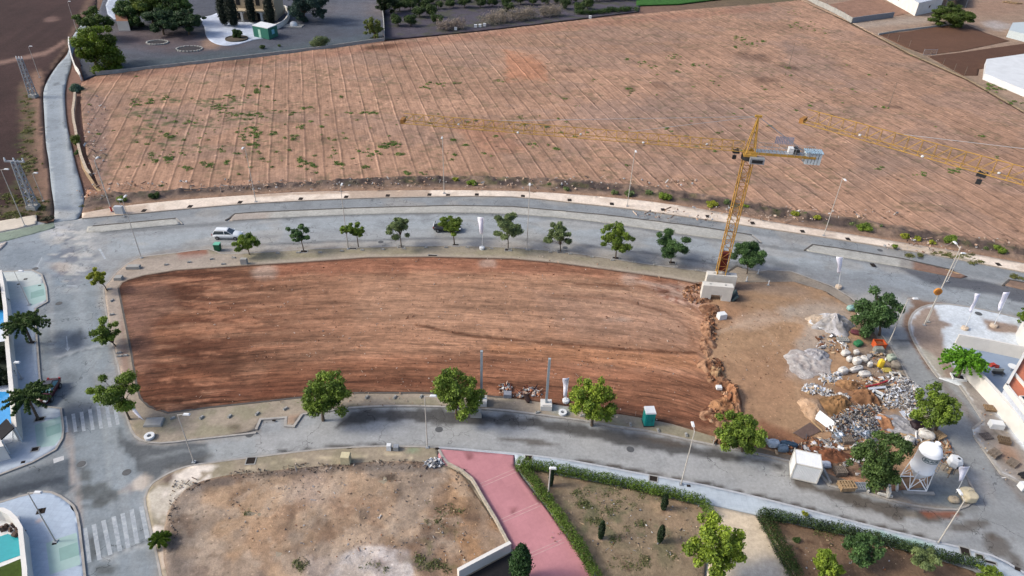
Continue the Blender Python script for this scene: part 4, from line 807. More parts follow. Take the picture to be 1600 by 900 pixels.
# ================================================================ LAND BEYOND THE FIELD
def up(px, py, y):                                # height reached at this pixel above a base line y
    return ONY(px, py, y)
M_conc = pmat('concrete', S(176, 176, 172), .9, var=.14, scale=.8)
M_whitewall = pmat('white_render', S(236, 234, 228), .85, var=.07, scale=.5)
M_whitepaint = pmat('white_paint', S(236, 240, 242), .5, var=.05, scale=1)
M_steel = pmat('galvanised_steel', S(176, 182, 188), .5, metal=.4, var=.1, scale=2)
M_lamp = pmat('lamp_post_paint', S(206, 202, 194), .5, var=.08)
M_dark = pmat('dark_grey', S(44, 46, 50), .6)
M_black = pmat('black_rubber', (.02, .02, .022), .7)
M_glass = pmat('dark_glass', (.02, .03, .04), .08, spec=.8, var=.02)
M_wood = pmat('raw_wood', S(190, 162, 126), .9, var=.18, scale=3)
M_wood2 = pmat('grey_wood', S(140, 128, 116), .9, var=.2, scale=3)

def p_villa(X, Y, z):
    p = Paint(X, Y, z, S(86, 90, 100)); p.var(10, 8, .22, 4); p.var(2, 2, .12, 5)
    p.mix(p.ell(250, 62, 100, 16, 5, .6, .5) * .6, S(104, 86, 84)); p.mix(p.ell(330, 68, 14, 10, 0, .6, .5) * .7, S(164, 136, 116)); p.mix(p.ell(560, 15, 60, 12, 0, .6, .5) * .5, S(134, 122, 118))
    p.mix(p.line([(180, 108), (300, 95), (450, 80), (590, 62)], 9, 7, 5) * .5, S(76, 94, 98)); p.mix(p.ell(545, 25, 30, 30, 0, .7, .6) * .5, S(88, 100, 116)); p.mix(p.ell(250, 44, 90, 6, 2, .6, .4) * .6, S(52, 46, 46))
    return p
sheet('villa_garden_soil', [(118, 62), (150, 30), (175, -40), (640, -60), (598, 62), (500, 74), (400, 86), (250, 102), (152, 116), (130, 124)], .1, M_soil, p_villa, 1.1, skirt=.3)
sheet('villa_drive', smooth([(313, 29), (330, 24), (343, 20), (356, 30), (372, 34), (398, 35), (415, 44), (416, 58), (396, 62), (372, 69), (350, 71), (332, 66), (322, 56), (319, 42)], 3, True), .18, M_walk, plain(S(196, 206, 222)), 1.0, skirt=.1)
sheet('country_road', [(165, 8), (178, -20), (192, -20), (184, 14), (188, 30), (178, 30), (168, 22)], .16, M_road, plain(S(176, 186, 200)), 1.2)
def p_orch(X, Y, z):
    p = Paint(X, Y, z, S(84, 80, 90)); p.var(8, 8, .2, 4); p.mix(p.line([(600, 66), (700, 55), (850, 40), (1000, 22)], 5, 3, 2) * .6, S(80, 70, 74)); p.mix(sstep(.5, .62, p.n(3, 3, 9)) * .6, S(80, 84, 62)); return p
sheet('orchard_soil', [(598, 62), (606, -60), (1010, -60), (998, 18), (900, 30), (800, 42), (700, 53)], .12, M_soil, p_orch, 1.1, skirt=.2)
sheet('green_crop', [(994, 8), (1000, -60), (1170, -60), (1142, -4), (1060, 6)], .3, ground_mat('crop', fine=.3, fscale=3, bump=.3), plain(S(58, 104, 44)), 1.1)
def p_farm(X, Y, z):
    p = Paint(X, Y, z, S(156, 134, 116)); p.var(12, 8, .14, 4); p.var(2, 2, .12, 5); p.mix(p.line([(1330, 40), (1400, 34), (1460, 30)], 5, 4, 3) * .5, S(178, 168, 156)); p.mix(p.ell(1560, 10, 50, 14, 0, .6, .5) * .4, S(160, 124, 104))
    p.mix(p.line([(1380, 62), (1500, 118), (1600, 172)], 4, 3, 3) * .6, S(122, 112, 90)); p.mix(p.ell(1560, 40, 20, 6, 8, .6, .6) * .6, S(186, 184, 184)); return p
sheet('farm_yard', [(1252, 0), (1235, -40), (1800, -60), (1900, 60), (1900, 330), (1750, 255), (1602, 176), (1512, 124), (1422, 84), (1332, 36)], .2, M_soil, p_farm, 1.1, skirt=.2)
M_bed = ground_mat('tilled_bed', fine=.15, fscale=2, bump=.2, streak=(2.5, .05, R(14), .12))
sheet('tilled_bed', [(1373, 54), (1420, 49), (1475, 40), (1510, 38), (1542, 52), (1578, 64), (1500, 80), (1448, 86), (1415, 74)], .26, M_bed, plain(S(104, 76, 60)), .9)
sheet('tilled_bed', [(1450, 88), (1500, 82), (1600, 68), (1800, 40), (1800, 80), (1600, 99), (1530, 108), (1528, 118), (1505, 118)], .26, M_bed, plain(S(94, 68, 54)), .9)
sheet('tilled_bed', [(1290, 8), (1365, -6), (1425, 20), (1395, 26), (1332, 28)], .26, M_soil, plain(S(148, 116, 98)), .9)

def wall_thing(name, px, h, w, mat, label, cat, z=.1, group=None):
    o = ribbon(name, [G(a, b, z) for a, b in px], w, h, z, mat, kind=None); return tag(o, label, cat, group)
wall_thing('garden_wall', [(150, 118), (200, 113), (300, 102), (400, 90), (500, 78), (600, 64)], 1.0, .25, M_conc, 'long low grey wall along the top edge of the fallow field', 'wall')
wall_thing('garden_wall', [(601, 63), (600, 40), (597, 10), (594, -40)], 1.9, .25, M_conc, 'grey wall running away from the field corner beside the orchard', 'wall')
wall_thing('garden_wall', [(128, 126), (125, 118), (119, 110), (114, 96), (110, 78), (110, 66)], 1.6, .3, M_whitewall, 'white curved wall at the foot of the big round pine', 'wall')
wall_thing('retaining_wall', [(118, 148), (117, 162), (115, 176), (116, 190), (119, 205), (123, 228), (128, 248), (136, 268), (142, 276)], .7, .5, pmat('pale_stone', S(206, 190, 168), .9, var=.2, scale=2), 'low pale stone wall between country road and field', 'wall')
wall_thing('stone_wall', [(128, 248), (130, 262), (138, 276), (150, 294), (158, 302)], .5, .4, M_wood, 'short sandy wall stub by the corner of the field', 'wall')
# panel fence of the farm plot
fence = thing('panel_fence', G(1290, 15, .2), 'pale concrete panel fence at the right top corner of the field', 'fence')
fp = [(1248, -6), (1262, 0), (1276, 8), (1290, 14), (1304, 21), (1317, 28), (1330, 36)]
for i in range(len(fp) - 1):
    a, b = G(*fp[i], .2), G(*fp[i + 1], .2); c = (a + b) / 2; d = b - a
    mb = MB(); mb.box((c.x, c.y, 1.15), (d.length - .25, .12, 1.8), rz=math.atan2(d.y, d.x)); mb.build('panel', M_conc, fence, world=True)
    mb = MB(); mb.box((b.x, b.y, 1.25), (.22, .22, 2.1), rz=math.atan2(d.y, d.x)); mb.build('post', M_conc, fence, world=True)
wall_thing('block_wall', [(1331, 36), (1350, 33), (1395, 27)], 1.9, .25, pmat('grey_block', S(150, 154, 160), .9), 'grey block wall closing the empty plot below the white farm building', 'wall', .2)
wall_thing('block_wall', [(1372, 55), (1400, 50), (1440, 45), (1480, 40)], .6, .25, M_conc, 'low grey wall along the upper tilled bed', 'wall', .2)
# white farm building
def building(name, pts, z0, h, mat, label, cat='building', roof=None, rname='roof', over=.0):
    c = sum((Vector(p) for p in pts), Vector()) / len(pts); t = thing(name, (c.x, c.y, z0), label, cat)
    MB().prism([(p.x, p.y) for p in pts], z0, z0 + h).build('wall', mat, t, world=True)
    q = [((p.x - c.x) * (1 + over) + c.x, (p.y - c.y) * (1 + over) + c.y) for p in pts]
    MB().prism(q, z0 + h + .003, z0 + h + .2).build(rname, roof or mat, t, world=True); return t
t = building('farm_building', [G(1429, 25, .2), G(1468, 16, .2), G(1448, -60, .2), G(1330, -46, .2), G(1364, -12, .2)], .2, 4.6, M_whitewall, 'white farm building behind the empty plot at the top right', roof=pmat('pale_roof', S(206, 214, 224), .8))
a, b = G(1429, 25, .2), G(1468, 16, .2); d = (b - a).normalized(); nrm = Vector((d.y, -d.x, 0))
for k, (u, zz, w, h) in enumerate(((.5, 2.6, 1.0, .9),)):
    p = a + (b - a) * u + nrm * .03; MB().box((p.x, p.y, zz), (w, .08, h), rz=math.atan2(d.y, d.x)).build('window', M_glass, t, world=True)
a2, b2 = G(1364, -12, .2), G(1429, 25, .2)
for u in (.25, .6):
    d2 = (b2 - a2).normalized(); p = a2 + (b2 - a2) * u - Vector((-d2.y, d2.x, 0)) * .03; MB().box((p.x, p.y, 2.8), (1, .1, 1), rz=math.atan2(d2.y, d2.x)).build('window', M_glass, t, world=True)
t = thing('open_shed', G(1492, 10, .2), 'dark open sided shed right of the white farm building', 'shed')
q = [G(1476, 14, .2), G(1508, 12, .2), G(1510, -20, .2), G(1480, -20, .2)]
for p in q: MB().box((p.x, p.y, 1.7), (.2, .2, 3)).build('post', M_steel, t, world=True)
MB().prism([(p.x, p.y) for p in q], 3.2, 3.4).build('roof', M_dark, t, world=True)
building('greenhouse', [G(1535, 124, .2), G(1750, 215, .2), G(1850, 120, .2), G(1600, 92, .2), G(1538, 101, .2)], .2, 1.5, pmat('white_sheeting', S(226, 230, 232), .6, var=.08, scale=.4), 'long low white sheeted structure beside the right edge of the field', 'greenhouse')
building('white_shed', [G(1572, 58, .2), G(1602, 66, .2), G(1700, 52, .2), G(1680, 40, .2), G(1578, 46, .2)], .2, 2.2, pmat('pale_sheeting', S(200, 212, 216), .6), 'small pale flat roofed shed between the tilled beds', 'shed')
t = thing('timber_heap', G(1582, 4, .2), 'heap of logs on the farm yard at the far right top', 'timber')
for k in range(6):
    p = G(1572 + k * 4, 4 + k * .6, .2); MB().tube((p.x - 1.5, p.y, .45 + .25 * (k % 2)), (p.x + 1.5, p.y + .5, .45 + .25 * (k % 2)), .28, n=7).build('log', M_wood, t, world=True)
for k, (x, y) in enumerate(((1387, 60), (1402, 66), (1420, 74), (1452, 90), (1472, 104), (1490, 112), (1507, 117))):
    p = G(x, y, .2); o = thing('fence_post', p, 'thin grey post of the wire fence along the right edge of the field', 'post', 'wire fence posts')
    MB().tube((0, 0, 0), (0, 0, 2.3), .07, .06, 5).build('pole', M_wood2, o); MB().box((0, 0, 2.32), (.16, .16, .05)).build('cap', M_wood2, o)
t = thing('metal_gate', G(1450, 88, .2), 'small grey wire gate between the tilled beds and the field', 'gate')
a, b = G(1442, 86, .2), G(1462, 86, .2); d = b - a
mb = MB()
for k in range(13):
    p = a + d * k / 12; mb.tube((p.x, p.y, .2), (p.x, p.y, 1.9), .025, n=4)
mb.build('bars', M_steel, t, world=True); mb = MB()
for z in (.3, 1.9): mb.tube((a.x, a.y, z), (b.x, b.y, z), .05, n=5)
for p in (a, b): mb.tube((p.x, p.y, .1), (p.x, p.y, 2.1), .06, n=5)
mb.build('gate_frame', M_steel, t, world=True)
for (x0, y0, x1, y1, l) in ((1232, 105, 1238, 68, 'thin dark upright post standing in the upper right of the field'), (1388, 168, 1396, 130, 'thin dark upright post right of centre in the field, nearer the farm')):
    p = G(x0, y0, .35); q = ONY(x1, y1, p.y); o = thing('field_post', p, l, 'post')
    MB().tube((0, 0, 0), (0, 0, q.z - .35), .09, .06, 6).build('pole', M_wood2, o); MB().box((0, 0, q.z - .3), (.5, .06, .06)).build('crosspiece', M_wood2, o)

# villa, seen under its upper storey
villa = thing('villa', G(395, 36, .18), 'cream villa with a porch of arches behind cypresses at the top left', 'house')
M_cream = pmat('cream_render', S(200, 184, 156), .85, var=.06, scale=.5); M_tile = pmat('roof_tile', S(150, 110, 90), .9, var=.2, scale=3)
a, b = G(362, 33, .18), G(428, 35, .18); d = (b - a).normalized(); nn = Vector((-d.y, d.x, 0)); W = (b - a).length; rz = math.atan2(d.y, d.x)
def vp(u, dep, z): q = a + d * u + nn * dep; return (q.x, q.y, z)
mb = MB(); mb.box(vp(W / 2, 8, 4.1), (W, 10, 8), rz=rz); mb.build('wall', M_cream, villa, world=True)
MB().box(vp(W / 2, 1.3, 3.5), (W + .4, 3.4, .35), rz=rz).build('porch_roof', M_cream, villa, world=True)
MB().box(vp(W / 2, 8, 8.4), (W + 1, 11, .6), rz=rz).build('roof', M_tile, villa, world=True)
for k in range(5):
    mb = MB(); mb.box(vp(.5 + (W - 1) * k / 4, 0, 1.75), (.7, .6, 3.15), rz=rz); mb.build('column', M_whitewall, villa, world=True)
for k in range(4):
    u = .5 + (W - 1) * (k + .5) / 4; wv = (W - 1) / 4 - .7; mb = MB(); pts = []
    for j in range(9):
        th = math.pi * j / 8; pts.append((-wv / 2 * math.cos(th), 2.2 + .9 * math.sin(th)))
    vs = []
    for (x, z) in pts: vs.append(vp(u + x, .25, z)); vs.append(vp(u + x, .25, 3.3))
    MB().add(vs, [(2 * j, 2 * j + 2, 2 * j + 3, 2 * j + 1) for j in range(8)]).build('arch', M_whitewall, villa, world=True)
    MB().box(vp(u, 2.95, 1.5), (1.6, .12, 2.6), rz=rz).build('door', M_dark, villa, world=True)
    f = MB().box(vp(u, 2.97, 5.6), (1.3, .12, 1.9), rz=rz).build('window', M_dark, villa, world=True)
t = thing('terrace_wall', G(440, 35, .1), 'round white parapet wall at the right end of the villa', 'wall')
ribbon('parapet', [G(x, y, .1) for x, y in smooth([(428, 20), (446, 16), (452, 26), (446, 38), (436, 44), (430, 46)], 3)], .4, 1.6, .1, M_whitewall, None).parent = None
bpy.data.objects.remove(t); _o = bpy.data.objects['parapet']; tag(_o, 'round white parapet wall at the right end of the villa', 'wall')
# green site cabin with a white roof
t = thing('green_cabin', G(417, 55, .18), 'dark green cabin with a white flat roof on the villa drive', 'cabin')
q = [G(397, 57, .18), G(421, 62, .18), G(435, 56, .18), G(411, 51, .18)]
MB().prism([(p.x, p.y) for p in q], .18, 3.4).build('wall', pmat('green_cladding', S(44, 116, 100), .6), t, world=True)
MB().prism([(p.x, p.y) for p in q], 3.403, 3.6).build('roof', M_whitepaint, t, world=True)
dd = (q[1] - q[0]); p = q[0] + dd * .42; n2 = Vector((dd.y, -dd.x, 0)).normalized() * .03
MB().box((p.x + n2.x, p.y + n2.y, 1.5), (1.0, .08, 2.4), rz=math.atan2(dd.y, dd.x)).build('door', pmat('pale_green_door', S(176, 220, 200), .5), t, world=True)
dd = (q[2] - q[1]); p = q[1] + dd * .5; n2 = Vector((dd.y, -dd.x, 0)).normalized() * .03
MB().box((p.x + n2.x, p.y + n2.y, 2.0), (1.4, .08, 1.3), rz=math.atan2(dd.y, dd.x)).build('window', pmat('cyan_glazing', S(130, 205, 220), .3), t, world=True)
# hut
t = thing('garden_hut', G(192, 47, .1), 'small white hut with tiled roof right of the round pines', 'hut')
q = [G(186, 48, .1), G(204, 48, .1), G(202, 38, .1), G(184, 38, .1)]; hc = sum(q, Vector()) / 4
MB().prism([(p.x, p.y) for p in q], .1, 3.0).build('wall', M_whitewall, t, world=True)
mb = MB(); L_ = [(p.x * 1.0, p.y, 3.0) for p in q]; r1 = ((q[0] + q[3]) / 2); r2 = ((q[1] + q[2]) / 2)
mb.add(L_ + [(r1.x, r1.y, 4.1), (r2.x, r2.y, 4.1)], [(0, 1, 5, 4), (2, 3, 4, 5), (3, 0, 4), (1, 2, 5)]); mb.build('roof', M_tile, t, world=True)
# round flower beds on the garden soil
for x, y, rx, lab in ((246, 67, 3.0, 'faint oval stone ring on the villa garden soil'), (296, 77, 3.6, 'dark oval planting ring with stones near the field wall')):
    t = thing('stone_ring', G(x, y, .1), lab, 'flower bed'); mb = MB()
    for k in range(22):
        th = k / 22 * 2 * math.pi; mb.box((rx * math.cos(th), rx * .8 * math.sin(th), .15), (.7, .4, .35), rz=th + 1.57 + rng.uniform(-.2, .2))
    mb.build('stones', M_conc, t); MB().lathe([(.01, .16), (rx * .8, .12), (rx * .92, .02)], n=16).build('soil', pmat('dark_bed', S(60, 58, 62), 1), t)
t = thing('round_flower_bed', G(370, 61, .18), 'round raised bed in the middle of the white villa drive', 'flower bed')
MB().lathe([(3.4, 0), (3.4, .35), (3.1, .35), (3.0, .2), (.01, .3)], n=24).build('soil', pmat('brown_bed', S(92, 84, 72), 1), t)
t = thing('covered_well', G(459, 41, .1), 'white domed well cover on a grey slab near the villa', 'well')
MB().box((0, 0, .12), (6, 3.4, .24)).build('slab', M_conc, t); MB().lathe([(1.2, .24), (1.2, .9), (.9, 1.3), (.4, 1.5), (.01, 1.55)], n=14).build('cover', M_whitepaint, t, sm=True)
for x, y in ((712, 47), (743, 43), (757, 41), (750, 42.5), (922, 29)):
    p = G(x, y, .15); o = thing('beehive_box', p, 'small white box at the edge of the orchard', 'box', 'white boxes along the orchard edge')
    MB().box((0, 0, .45), (.9, .7, .8)).build('body', M_whitepaint, o); MB().box((0, 0, .9), (1.0, .8, .1)).build('lid', M_whitepaint, o)

# ================================================================ TREES AND PLANTS
def leafmat(name, tint=(1, 1, 1)):
    m, nt, b = newmat(name, .55, .25); at = nd(nt, 'ShaderNodeAttribute', attribute_name='Col')
    nt.links.new(at.outputs['Color'], b.inputs['Base Color'])
    tr = nd(nt, 'ShaderNodeBsdfTranslucent'); nt.links.new(at.outputs['Color'], tr.inputs[0]); mx = nd(nt, 'ShaderNodeMixShader'); mx.inputs[0].default_value = .28
    nt.links.new(b.outputs[0], mx.inputs[1]); nt.links.new(tr.outputs[0], mx.inputs[2]); nt.links.new(mx.outputs[0], nt.nodes['Material Output'].inputs[0]); return m
M_leaf = leafmat('foliage'); M_bark = pmat('bark', S(112, 98, 84), .95, var=.25, scale=4)
def leaves(name, lobes, n, size, c0, c1, parent=None, seed=1, shell=.55, flat=0.0, aspect=1.8):
    """a crown of small leaf clumps spread through the outer part of each lobe; c0, c1: young and old leaf colours"""
    n = int(n * 2.4); size = size * .64
    g = np.random.default_rng(seed); lob = np.array([(*l[0], l[1], l[2] if len(l) > 2 else l[1]) for l in lobes], float)
    w = lob[:, 3] ** 2; idx = g.choice(len(lob), n, p=w / w.sum()); L = lob[idx]
    d = g.normal(size=(n, 3)); d /= np.linalg.norm(d, axis=1)[:, None]
    r = (shell + (1 - shell) * g.random(n) ** .6) * (1 + .17 * g.normal(size=n))
    P = L[:, :3] + d * (r[:, None] * np.stack([L[:, 3], L[:, 3], L[:, 4]], 1))
    N = d + .75 * g.normal(size=(n, 3)); N[:, 2] += .35 + flat; N /= np.linalg.norm(N, axis=1)[:, None]
    T = np.cross(N, g.normal(size=(n, 3))); T /= np.linalg.norm(T, axis=1)[:, None] + 1e-9; B = np.cross(N, T)
    s = size * g.uniform(.6, 1.35, n)[:, None]; a = s * .5 * aspect ** .5; b = s * .5 / aspect ** .5
    V = np.empty((n, 5, 3)); V[:, 0] = P - T * a; V[:, 1] = P - B * b + N * s * .06; V[:, 2] = P + T * a; V[:, 3] = P + B * b + N * s * .06; V[:, 4] = P - N * s * .12
    q = np.arange(n)[:, None] * 5; F = np.concatenate([q + [[0, 1, 4]], q + [[1, 2, 4]], q + [[2, 3, 4]], q + [[3, 0, 4]]], 0)
    ln = g.random(len(lob)); k = np.clip(.55 * ln[idx] + .45 * g.random(n), 0, 1)[:, None]
    C = np.array(c0) * k + np.array(c1) * (1 - k); C = C * g.uniform(.8, 1.2, n)[:, None]
    me = bpy.data.meshes.new(name); me.vertices.add(n * 5); me.vertices.foreach_set('co', V.ravel())
    me.loops.add(n * 12); me.loops.foreach_set('vertex_index', F.ravel()); me.polygons.add(n * 4)
    me.polygons.foreach_set('loop_start', np.arange(n * 4) * 3); me.polygons.foreach_set('loop_total', np.full(n * 4, 3)); me.update(calc_edges=True)
    ca = me.color_attributes.new('Col', 'FLOAT_COLOR', 'POINT'); C = np.clip(C * np.array([1.75, 1.62, 1.5]), 0, .6); CC = np.concatenate([np.repeat(C, 5, 0), np.ones((n * 5, 1))], 1)
    ca.data.foreach_set('color', CC.ravel().astype(np.float32))
    return link_mesh(name, me, M_leaf, parent)
G_YOUNG = (S(136, 160, 56), S(66, 92, 34)); G_MID = (S(120, 146, 58), S(54, 78, 32)); G_DARK = (S(86, 112, 60), S(34, 54, 32)); G_GREY = (S(118, 138, 92), S(66, 84, 56)); G_YEL = (S(160, 168, 64), S(92, 108, 38)); G_BLUE = (S(86, 120, 70), S(36, 60, 38))
def tree(label, base, crown, rx, rz=None, style='round', cols=G_MID, seed=1, z=.13, name='street_tree', cat='tree', group=None, size=.34, dens=1.0, tr=.13, fork=.45):
    """base, crown: pixels of the trunk foot and of the crown centre; rx, rz: crown radii in photo pixels"""
    g = random.Random(seed); p = G(base[0], base[1], z); k = mpp(base[0], base[1], z); c = ONY(crown[0], crown[1], p.y); c = c - p
    k *= .93; RX = rx * k; RZ = (rz or rx) * k * 1.12; c.z = max(c.z, RZ * .9)
    t = thing(name, p, label, cat, group); lobes = []
    if style == 'round':
        for j in range(44):
            d = Vector((g.gauss(0, 1), g.gauss(0, 1), g.gauss(0, .9))).normalized(); rr = g.uniform(.45, 1.0)
            lobes.append(((c.x + d.x * RX * rr, c.y + d.y * RX * rr, c.z + d.z * RZ * rr), RX * g.uniform(.12, .27), RZ * g.uniform(.10, .24)))
        lobes.append(((c.x, c.y, c.z), RX * .42, RZ * .42))
    elif style == 'young':                        # open crown of separate leafy shoots
        nl = int(g.uniform(17, 23))
        for j in range(nl):
            an = j * 2.4 + g.uniform(-.4, .4); rr = RX * (.22 + .72 * (j / nl) ** .6) * g.uniform(.75, 1.15)
            lobes.append(((c.x + rr * math.cos(an), c.y + rr * math.sin(an), c.z + RZ * g.uniform(-.55, .75)), RX * g.uniform(.17, .34), RZ * g.uniform(.12, .26)))
        lobes.append(((c.x, c.y, c.z), RX * .4, RZ * .4))
    elif style == 'palm':
        pass
    area = sum(l[1] ** 2 for l in lobes) * 12.6 if lobes else 1
    fz = max(.3, c.z * fork if style != 'young' else c.z - RZ * .9)
    mb = MB(); mb.path([(0, 0, -.1), (c.x * .1, c.y * .1, fz * .5), (c.x * .3, c.y * .3, fz)], [tr * 1.25, tr, tr * .8], 7)
    fk = Vector((c.x * .3, c.y * .3, fz))
    for l in lobes[:14]:
        q = Vector(l[0]); m = fk.lerp(q, .5) + Vector((0, 0, .12 * (q - fk).length)); mb.path([fk - Vector((0, 0, .05)), m, q], [tr * .55, tr * .34, tr * .12], 5)
    mb.build('trunk', M_bark, t)
    if style in ('round', 'young'):
        leaves('crown', lobes, int(min(12000, max(700, area * 30 * dens * (.34 / size) ** 2 * (.85 if style == 'young' else .62)))), size, *cols, parent=t, seed=seed, shell=.45 if style == 'young' else .5)
    return t
def frond_tree(label, base, crown, rx, cols, seed, z=.13, name='palm_like_tree', n=70, lift=.7, cat='tree', tr=.14):
    """a trunk topped with long drooping leafy shoots"""
    g = random.Random(seed); p = G(base[0], base[1], z); k = mpp(base[0], base[1], z); c = ONY(crown[0], crown[1], p.y) - p; Rr = rx * k; t = thing(name, p, label, cat)
    c.z = max(c.z - Rr * .25, .2); MB().path([(0, 0, -.1), (c.x * .4, 0, c.z * .5), (c.x, 0, c.z)], [tr * 1.2, tr, tr * .8], 7).build('trunk', M_bark, t)
    lobes = []
    for j in range(n):
        an = g.uniform(0, 6.283); el = math.asin(g.uniform(-.05, 1)); L = Rr * g.uniform(.75, 1.1)
        for s_ in (.25, .42, .58, .74, .88, 1.0):
            r = L * s_; lobes.append(((c.x + r * math.cos(an) * math.cos(el * (1 - .3 * s_)), r * math.sin(an) * math.cos(el * (1 - .3 * s_)), c.z + r * math.sin(el) * lift - .30 * Rr * s_ * s_), Rr * .075 * (1.25 - .5 * s_), Rr * .06))
    leaves('crown', lobes, 6500, .30, *cols, parent=t, seed=seed, shell=.1, aspect=2.6); return t
def bush(label, x, y, rpx, cols=G_MID, seed=1, z=.2, name='shrub', cat='shrub', h=.8, group=None, size=.22):
    p = G(x, y, z); k = mpp(x, y, z) * rpx; g = random.Random(seed); t = thing(name, p, label, cat, group)
    lobes = [((g.uniform(-.6, .6) * k, g.uniform(-.5, .5) * k, k * h * g.uniform(.3, 1.0)), k * g.uniform(.3, .5), k * h * g.uniform(.3, .5)) for _ in range(9)]
    mb = MB()
    for l in lobes[:5]: mb.path([(0, 0, -.1), (l[0][0] * .5, l[0][1] * .5, l[0][2] * .5), l[0]], [.05, .04, .02], 4)
    mb.build('stem', M_bark, t); leaves('foliage', lobes, int(min(3000, max(160, 900 * k * k))), size, *cols, parent=t, seed=seed, shell=.3); return t
# trees along the north side of the plot
NT = [((390, 398), (384, 378), 20, 'young', G_MID, 'loose leafy tree right of the white car and green bin'), ((475, 393), (466, 366), 17, 'young', G_BLUE, 'thin dark green young tree, second from the left along the main road'),
      ((544, 388), (541, 360), 10, 'young', G_MID, 'left one of a close pair of slender young trees'), ((560, 386), (556, 360), 13, 'young', G_MID, 'right one of a close pair of slender young trees'),
      ((627, 385), (623, 355), 20, 'young', G_GREY, 'airy pale green tree between the slender pair and the dark car'), ((710, 382), (705, 351), 19, 'round', G_MID, 'bushy tree standing in front of the dark car'),
      ((794, 388), (792, 354), 25, 'young', G_GREY, 'wide airy tree right of the white banner by the main road'), ((876, 393), (873, 368), 22, 'young', G_GREY, 'low spreading tree between the tall lamp and the densest roadside tree'),
      ((962, 403), (963, 371), 27, 'round', G_MID, 'densest bright green tree on the main road side of the plot'), ((1048, 410), (1051, 383), 26, 'young', G_BLUE, 'open tree left of the crane mast'), ((1167, 428), (1170, 401), 27, 'young', G_BLUE, 'bushy tree right of the crane mast')]
for i, (b_, c_, r_x, st, cl, lb) in enumerate(NT): tree(lb, b_, c_, r_x, r_x * .78, st, cl, 20 + i, group='street trees round the plot', tr=.08 if st == 'young' else .1, size=.28, dens=1.25)
tree('light green small tree on the north west corner of the plot', (168, 455), (152, 434), 15, 13, 'young', G_YEL, 41, tr=.07, group='street trees round the plot', size=.28, dens=1.5)
tree('young tree halfway down the left side of the plot', (181, 541), (165, 521), 22, 20, 'young', G_MID, 42, tr=.09, group='street trees round the plot', size=.3, dens=1.1)
tree('arching open tree by the fallen banner on the left side', (203, 655), (178, 614), 37, 30, 'young', G_MID, 43, tr=.11, group='street trees round the plot', size=.3, dens=1.2)
for i, (b_, c_, rx_, rz_, cl, lb) in enumerate((((505, 656), (505, 614), 42, 40, G_MID, 'big bright tree on the south side, leftmost of the three'), ((713, 652), (713, 611), 40, 42, G_MID, 'big tree on the south side with a grey post at its right'),
        ((925, 664), (926, 627), 37, 39, G_YOUNG, 'yellowish green tree on the south side left of the teal toilet'), ((1160, 704), (1155, 673), 40, 30, G_MID, 'broad tree by the road between toilet and white container'),
        ((1372, 768), (1374, 716), 46, 48, G_DARK, 'dark dense tree between the white container and the silo'), ((1374, 524), (1370, 489), 36, 35, G_BLUE, 'dark tree at the gravel heap beside the leaning lamp'),
        ((1462, 672), (1464, 637), 36, 35, G_MID, 'tree at the edge of the rubble beside the east street'))):
    tree(lb, b_, c_, rx_, rz_, 'round', cl, 50 + i, group='big trees round the plot', size=.34, dens=1.15, tr=.16)
frond_tree('bright green drooping tree inside the white garden wall corner', (1497, 590), (1511, 556), 33, (S(104, 158, 42), S(46, 92, 26)), 61, n=90)
frond_tree('dark shaggy tree on the upper western pavement', (50, 536), (34, 499), 33, G_DARK, 62, n=60); frond_tree('dark shaggy tree beside the dark red car', (60, 655), (40, 615), 34, G_DARK, 63, n=60)
tree('small green tree at the right picture edge by the main road', (1606, 505), (1604, 494), 14, 12, 'round', G_MID, 64, tr=.08)
# garden trees behind the western walls
for i, (x, y, r) in enumerate(((-2, 552, 16), (2, 588, 24), (-4, 468, 26))):
    bush(('dark garden tree behind the wall between the two pools', 'darkest garden tree behind the western white wall', 'dark hedge tree at the top of the western gardens')[i], x, y + 8, r, (S(40, 62, 34), S(14, 24, 16)), 70 + i, name='garden_tree', cat='tree', h=.9, size=.34)
# park trees
tree('largest park tree beside the beige footpath', (1126, 905), (1121, 852), 47, 46, 'round', G_YOUNG, 71, name='park_tree', size=.34, dens=1.2, tr=.17)
tree('round mid green park tree right of the beige footpath', (1352, 880), (1350, 855), 29, 25, 'round', G_BLUE, 72, name='park_tree', size=.3, dens=1.2); tree('light green park tree cut by the bottom of the picture', (1293, 903), (1294, 881), 24, 22, 'round', G_YOUNG, 73, name='park_tree', size=.3, dens=1.2)
tree('thin grey green park tree over the hedge', (1443, 895), (1442, 874), 22, 18, 'young', G_GREY, 74, name='park_tree', size=.28, dens=.9, tr=.06); tree('small light green tree at the bottom right hedge end', (1540, 905), (1546, 897), 18, 12, 'round', G_MID, 75, name='park_tree', size=.28)
bush('small dark shrub on bare park soil', 1243, 846, 7, G_DARK, 76, .16, 'shrub'); bush('yellow shrub growing out of the pale pavement', 1257, 805, 6, G_YEL, 77, .14, 'shrub', size=.16, h=1.0)
def cypress(label, base, top, rpx, cols=(S(46, 66, 40), S(20, 34, 22)), seed=1, z=.16, n=1400, name='cypress', shape=.5):
    p = G(*base, z); q = ONY(*top, p.y); H = q.z - z; r = rpx * mpp(*base, z); t = thing(name, p, label, 'cypress'); lobes = []
    for k in range(26):
        s = (k + .5) / 26; lobes.append(((0, 0, H * (.06 + .9 * s)), r * (math.sin(math.pi * min(1, (s * .82 + .13))) ** shape) * .9, H / 20))
    MB().tube((0, 0, -.1), (0, 0, H * .6), .07, .03).build('trunk', M_bark, t); leaves('foliage', lobes, int(n * 1.6), (.22 if rpx < 12 else .3) if z == .16 else .5, *cols, parent=t, seed=seed, shell=.35); return t
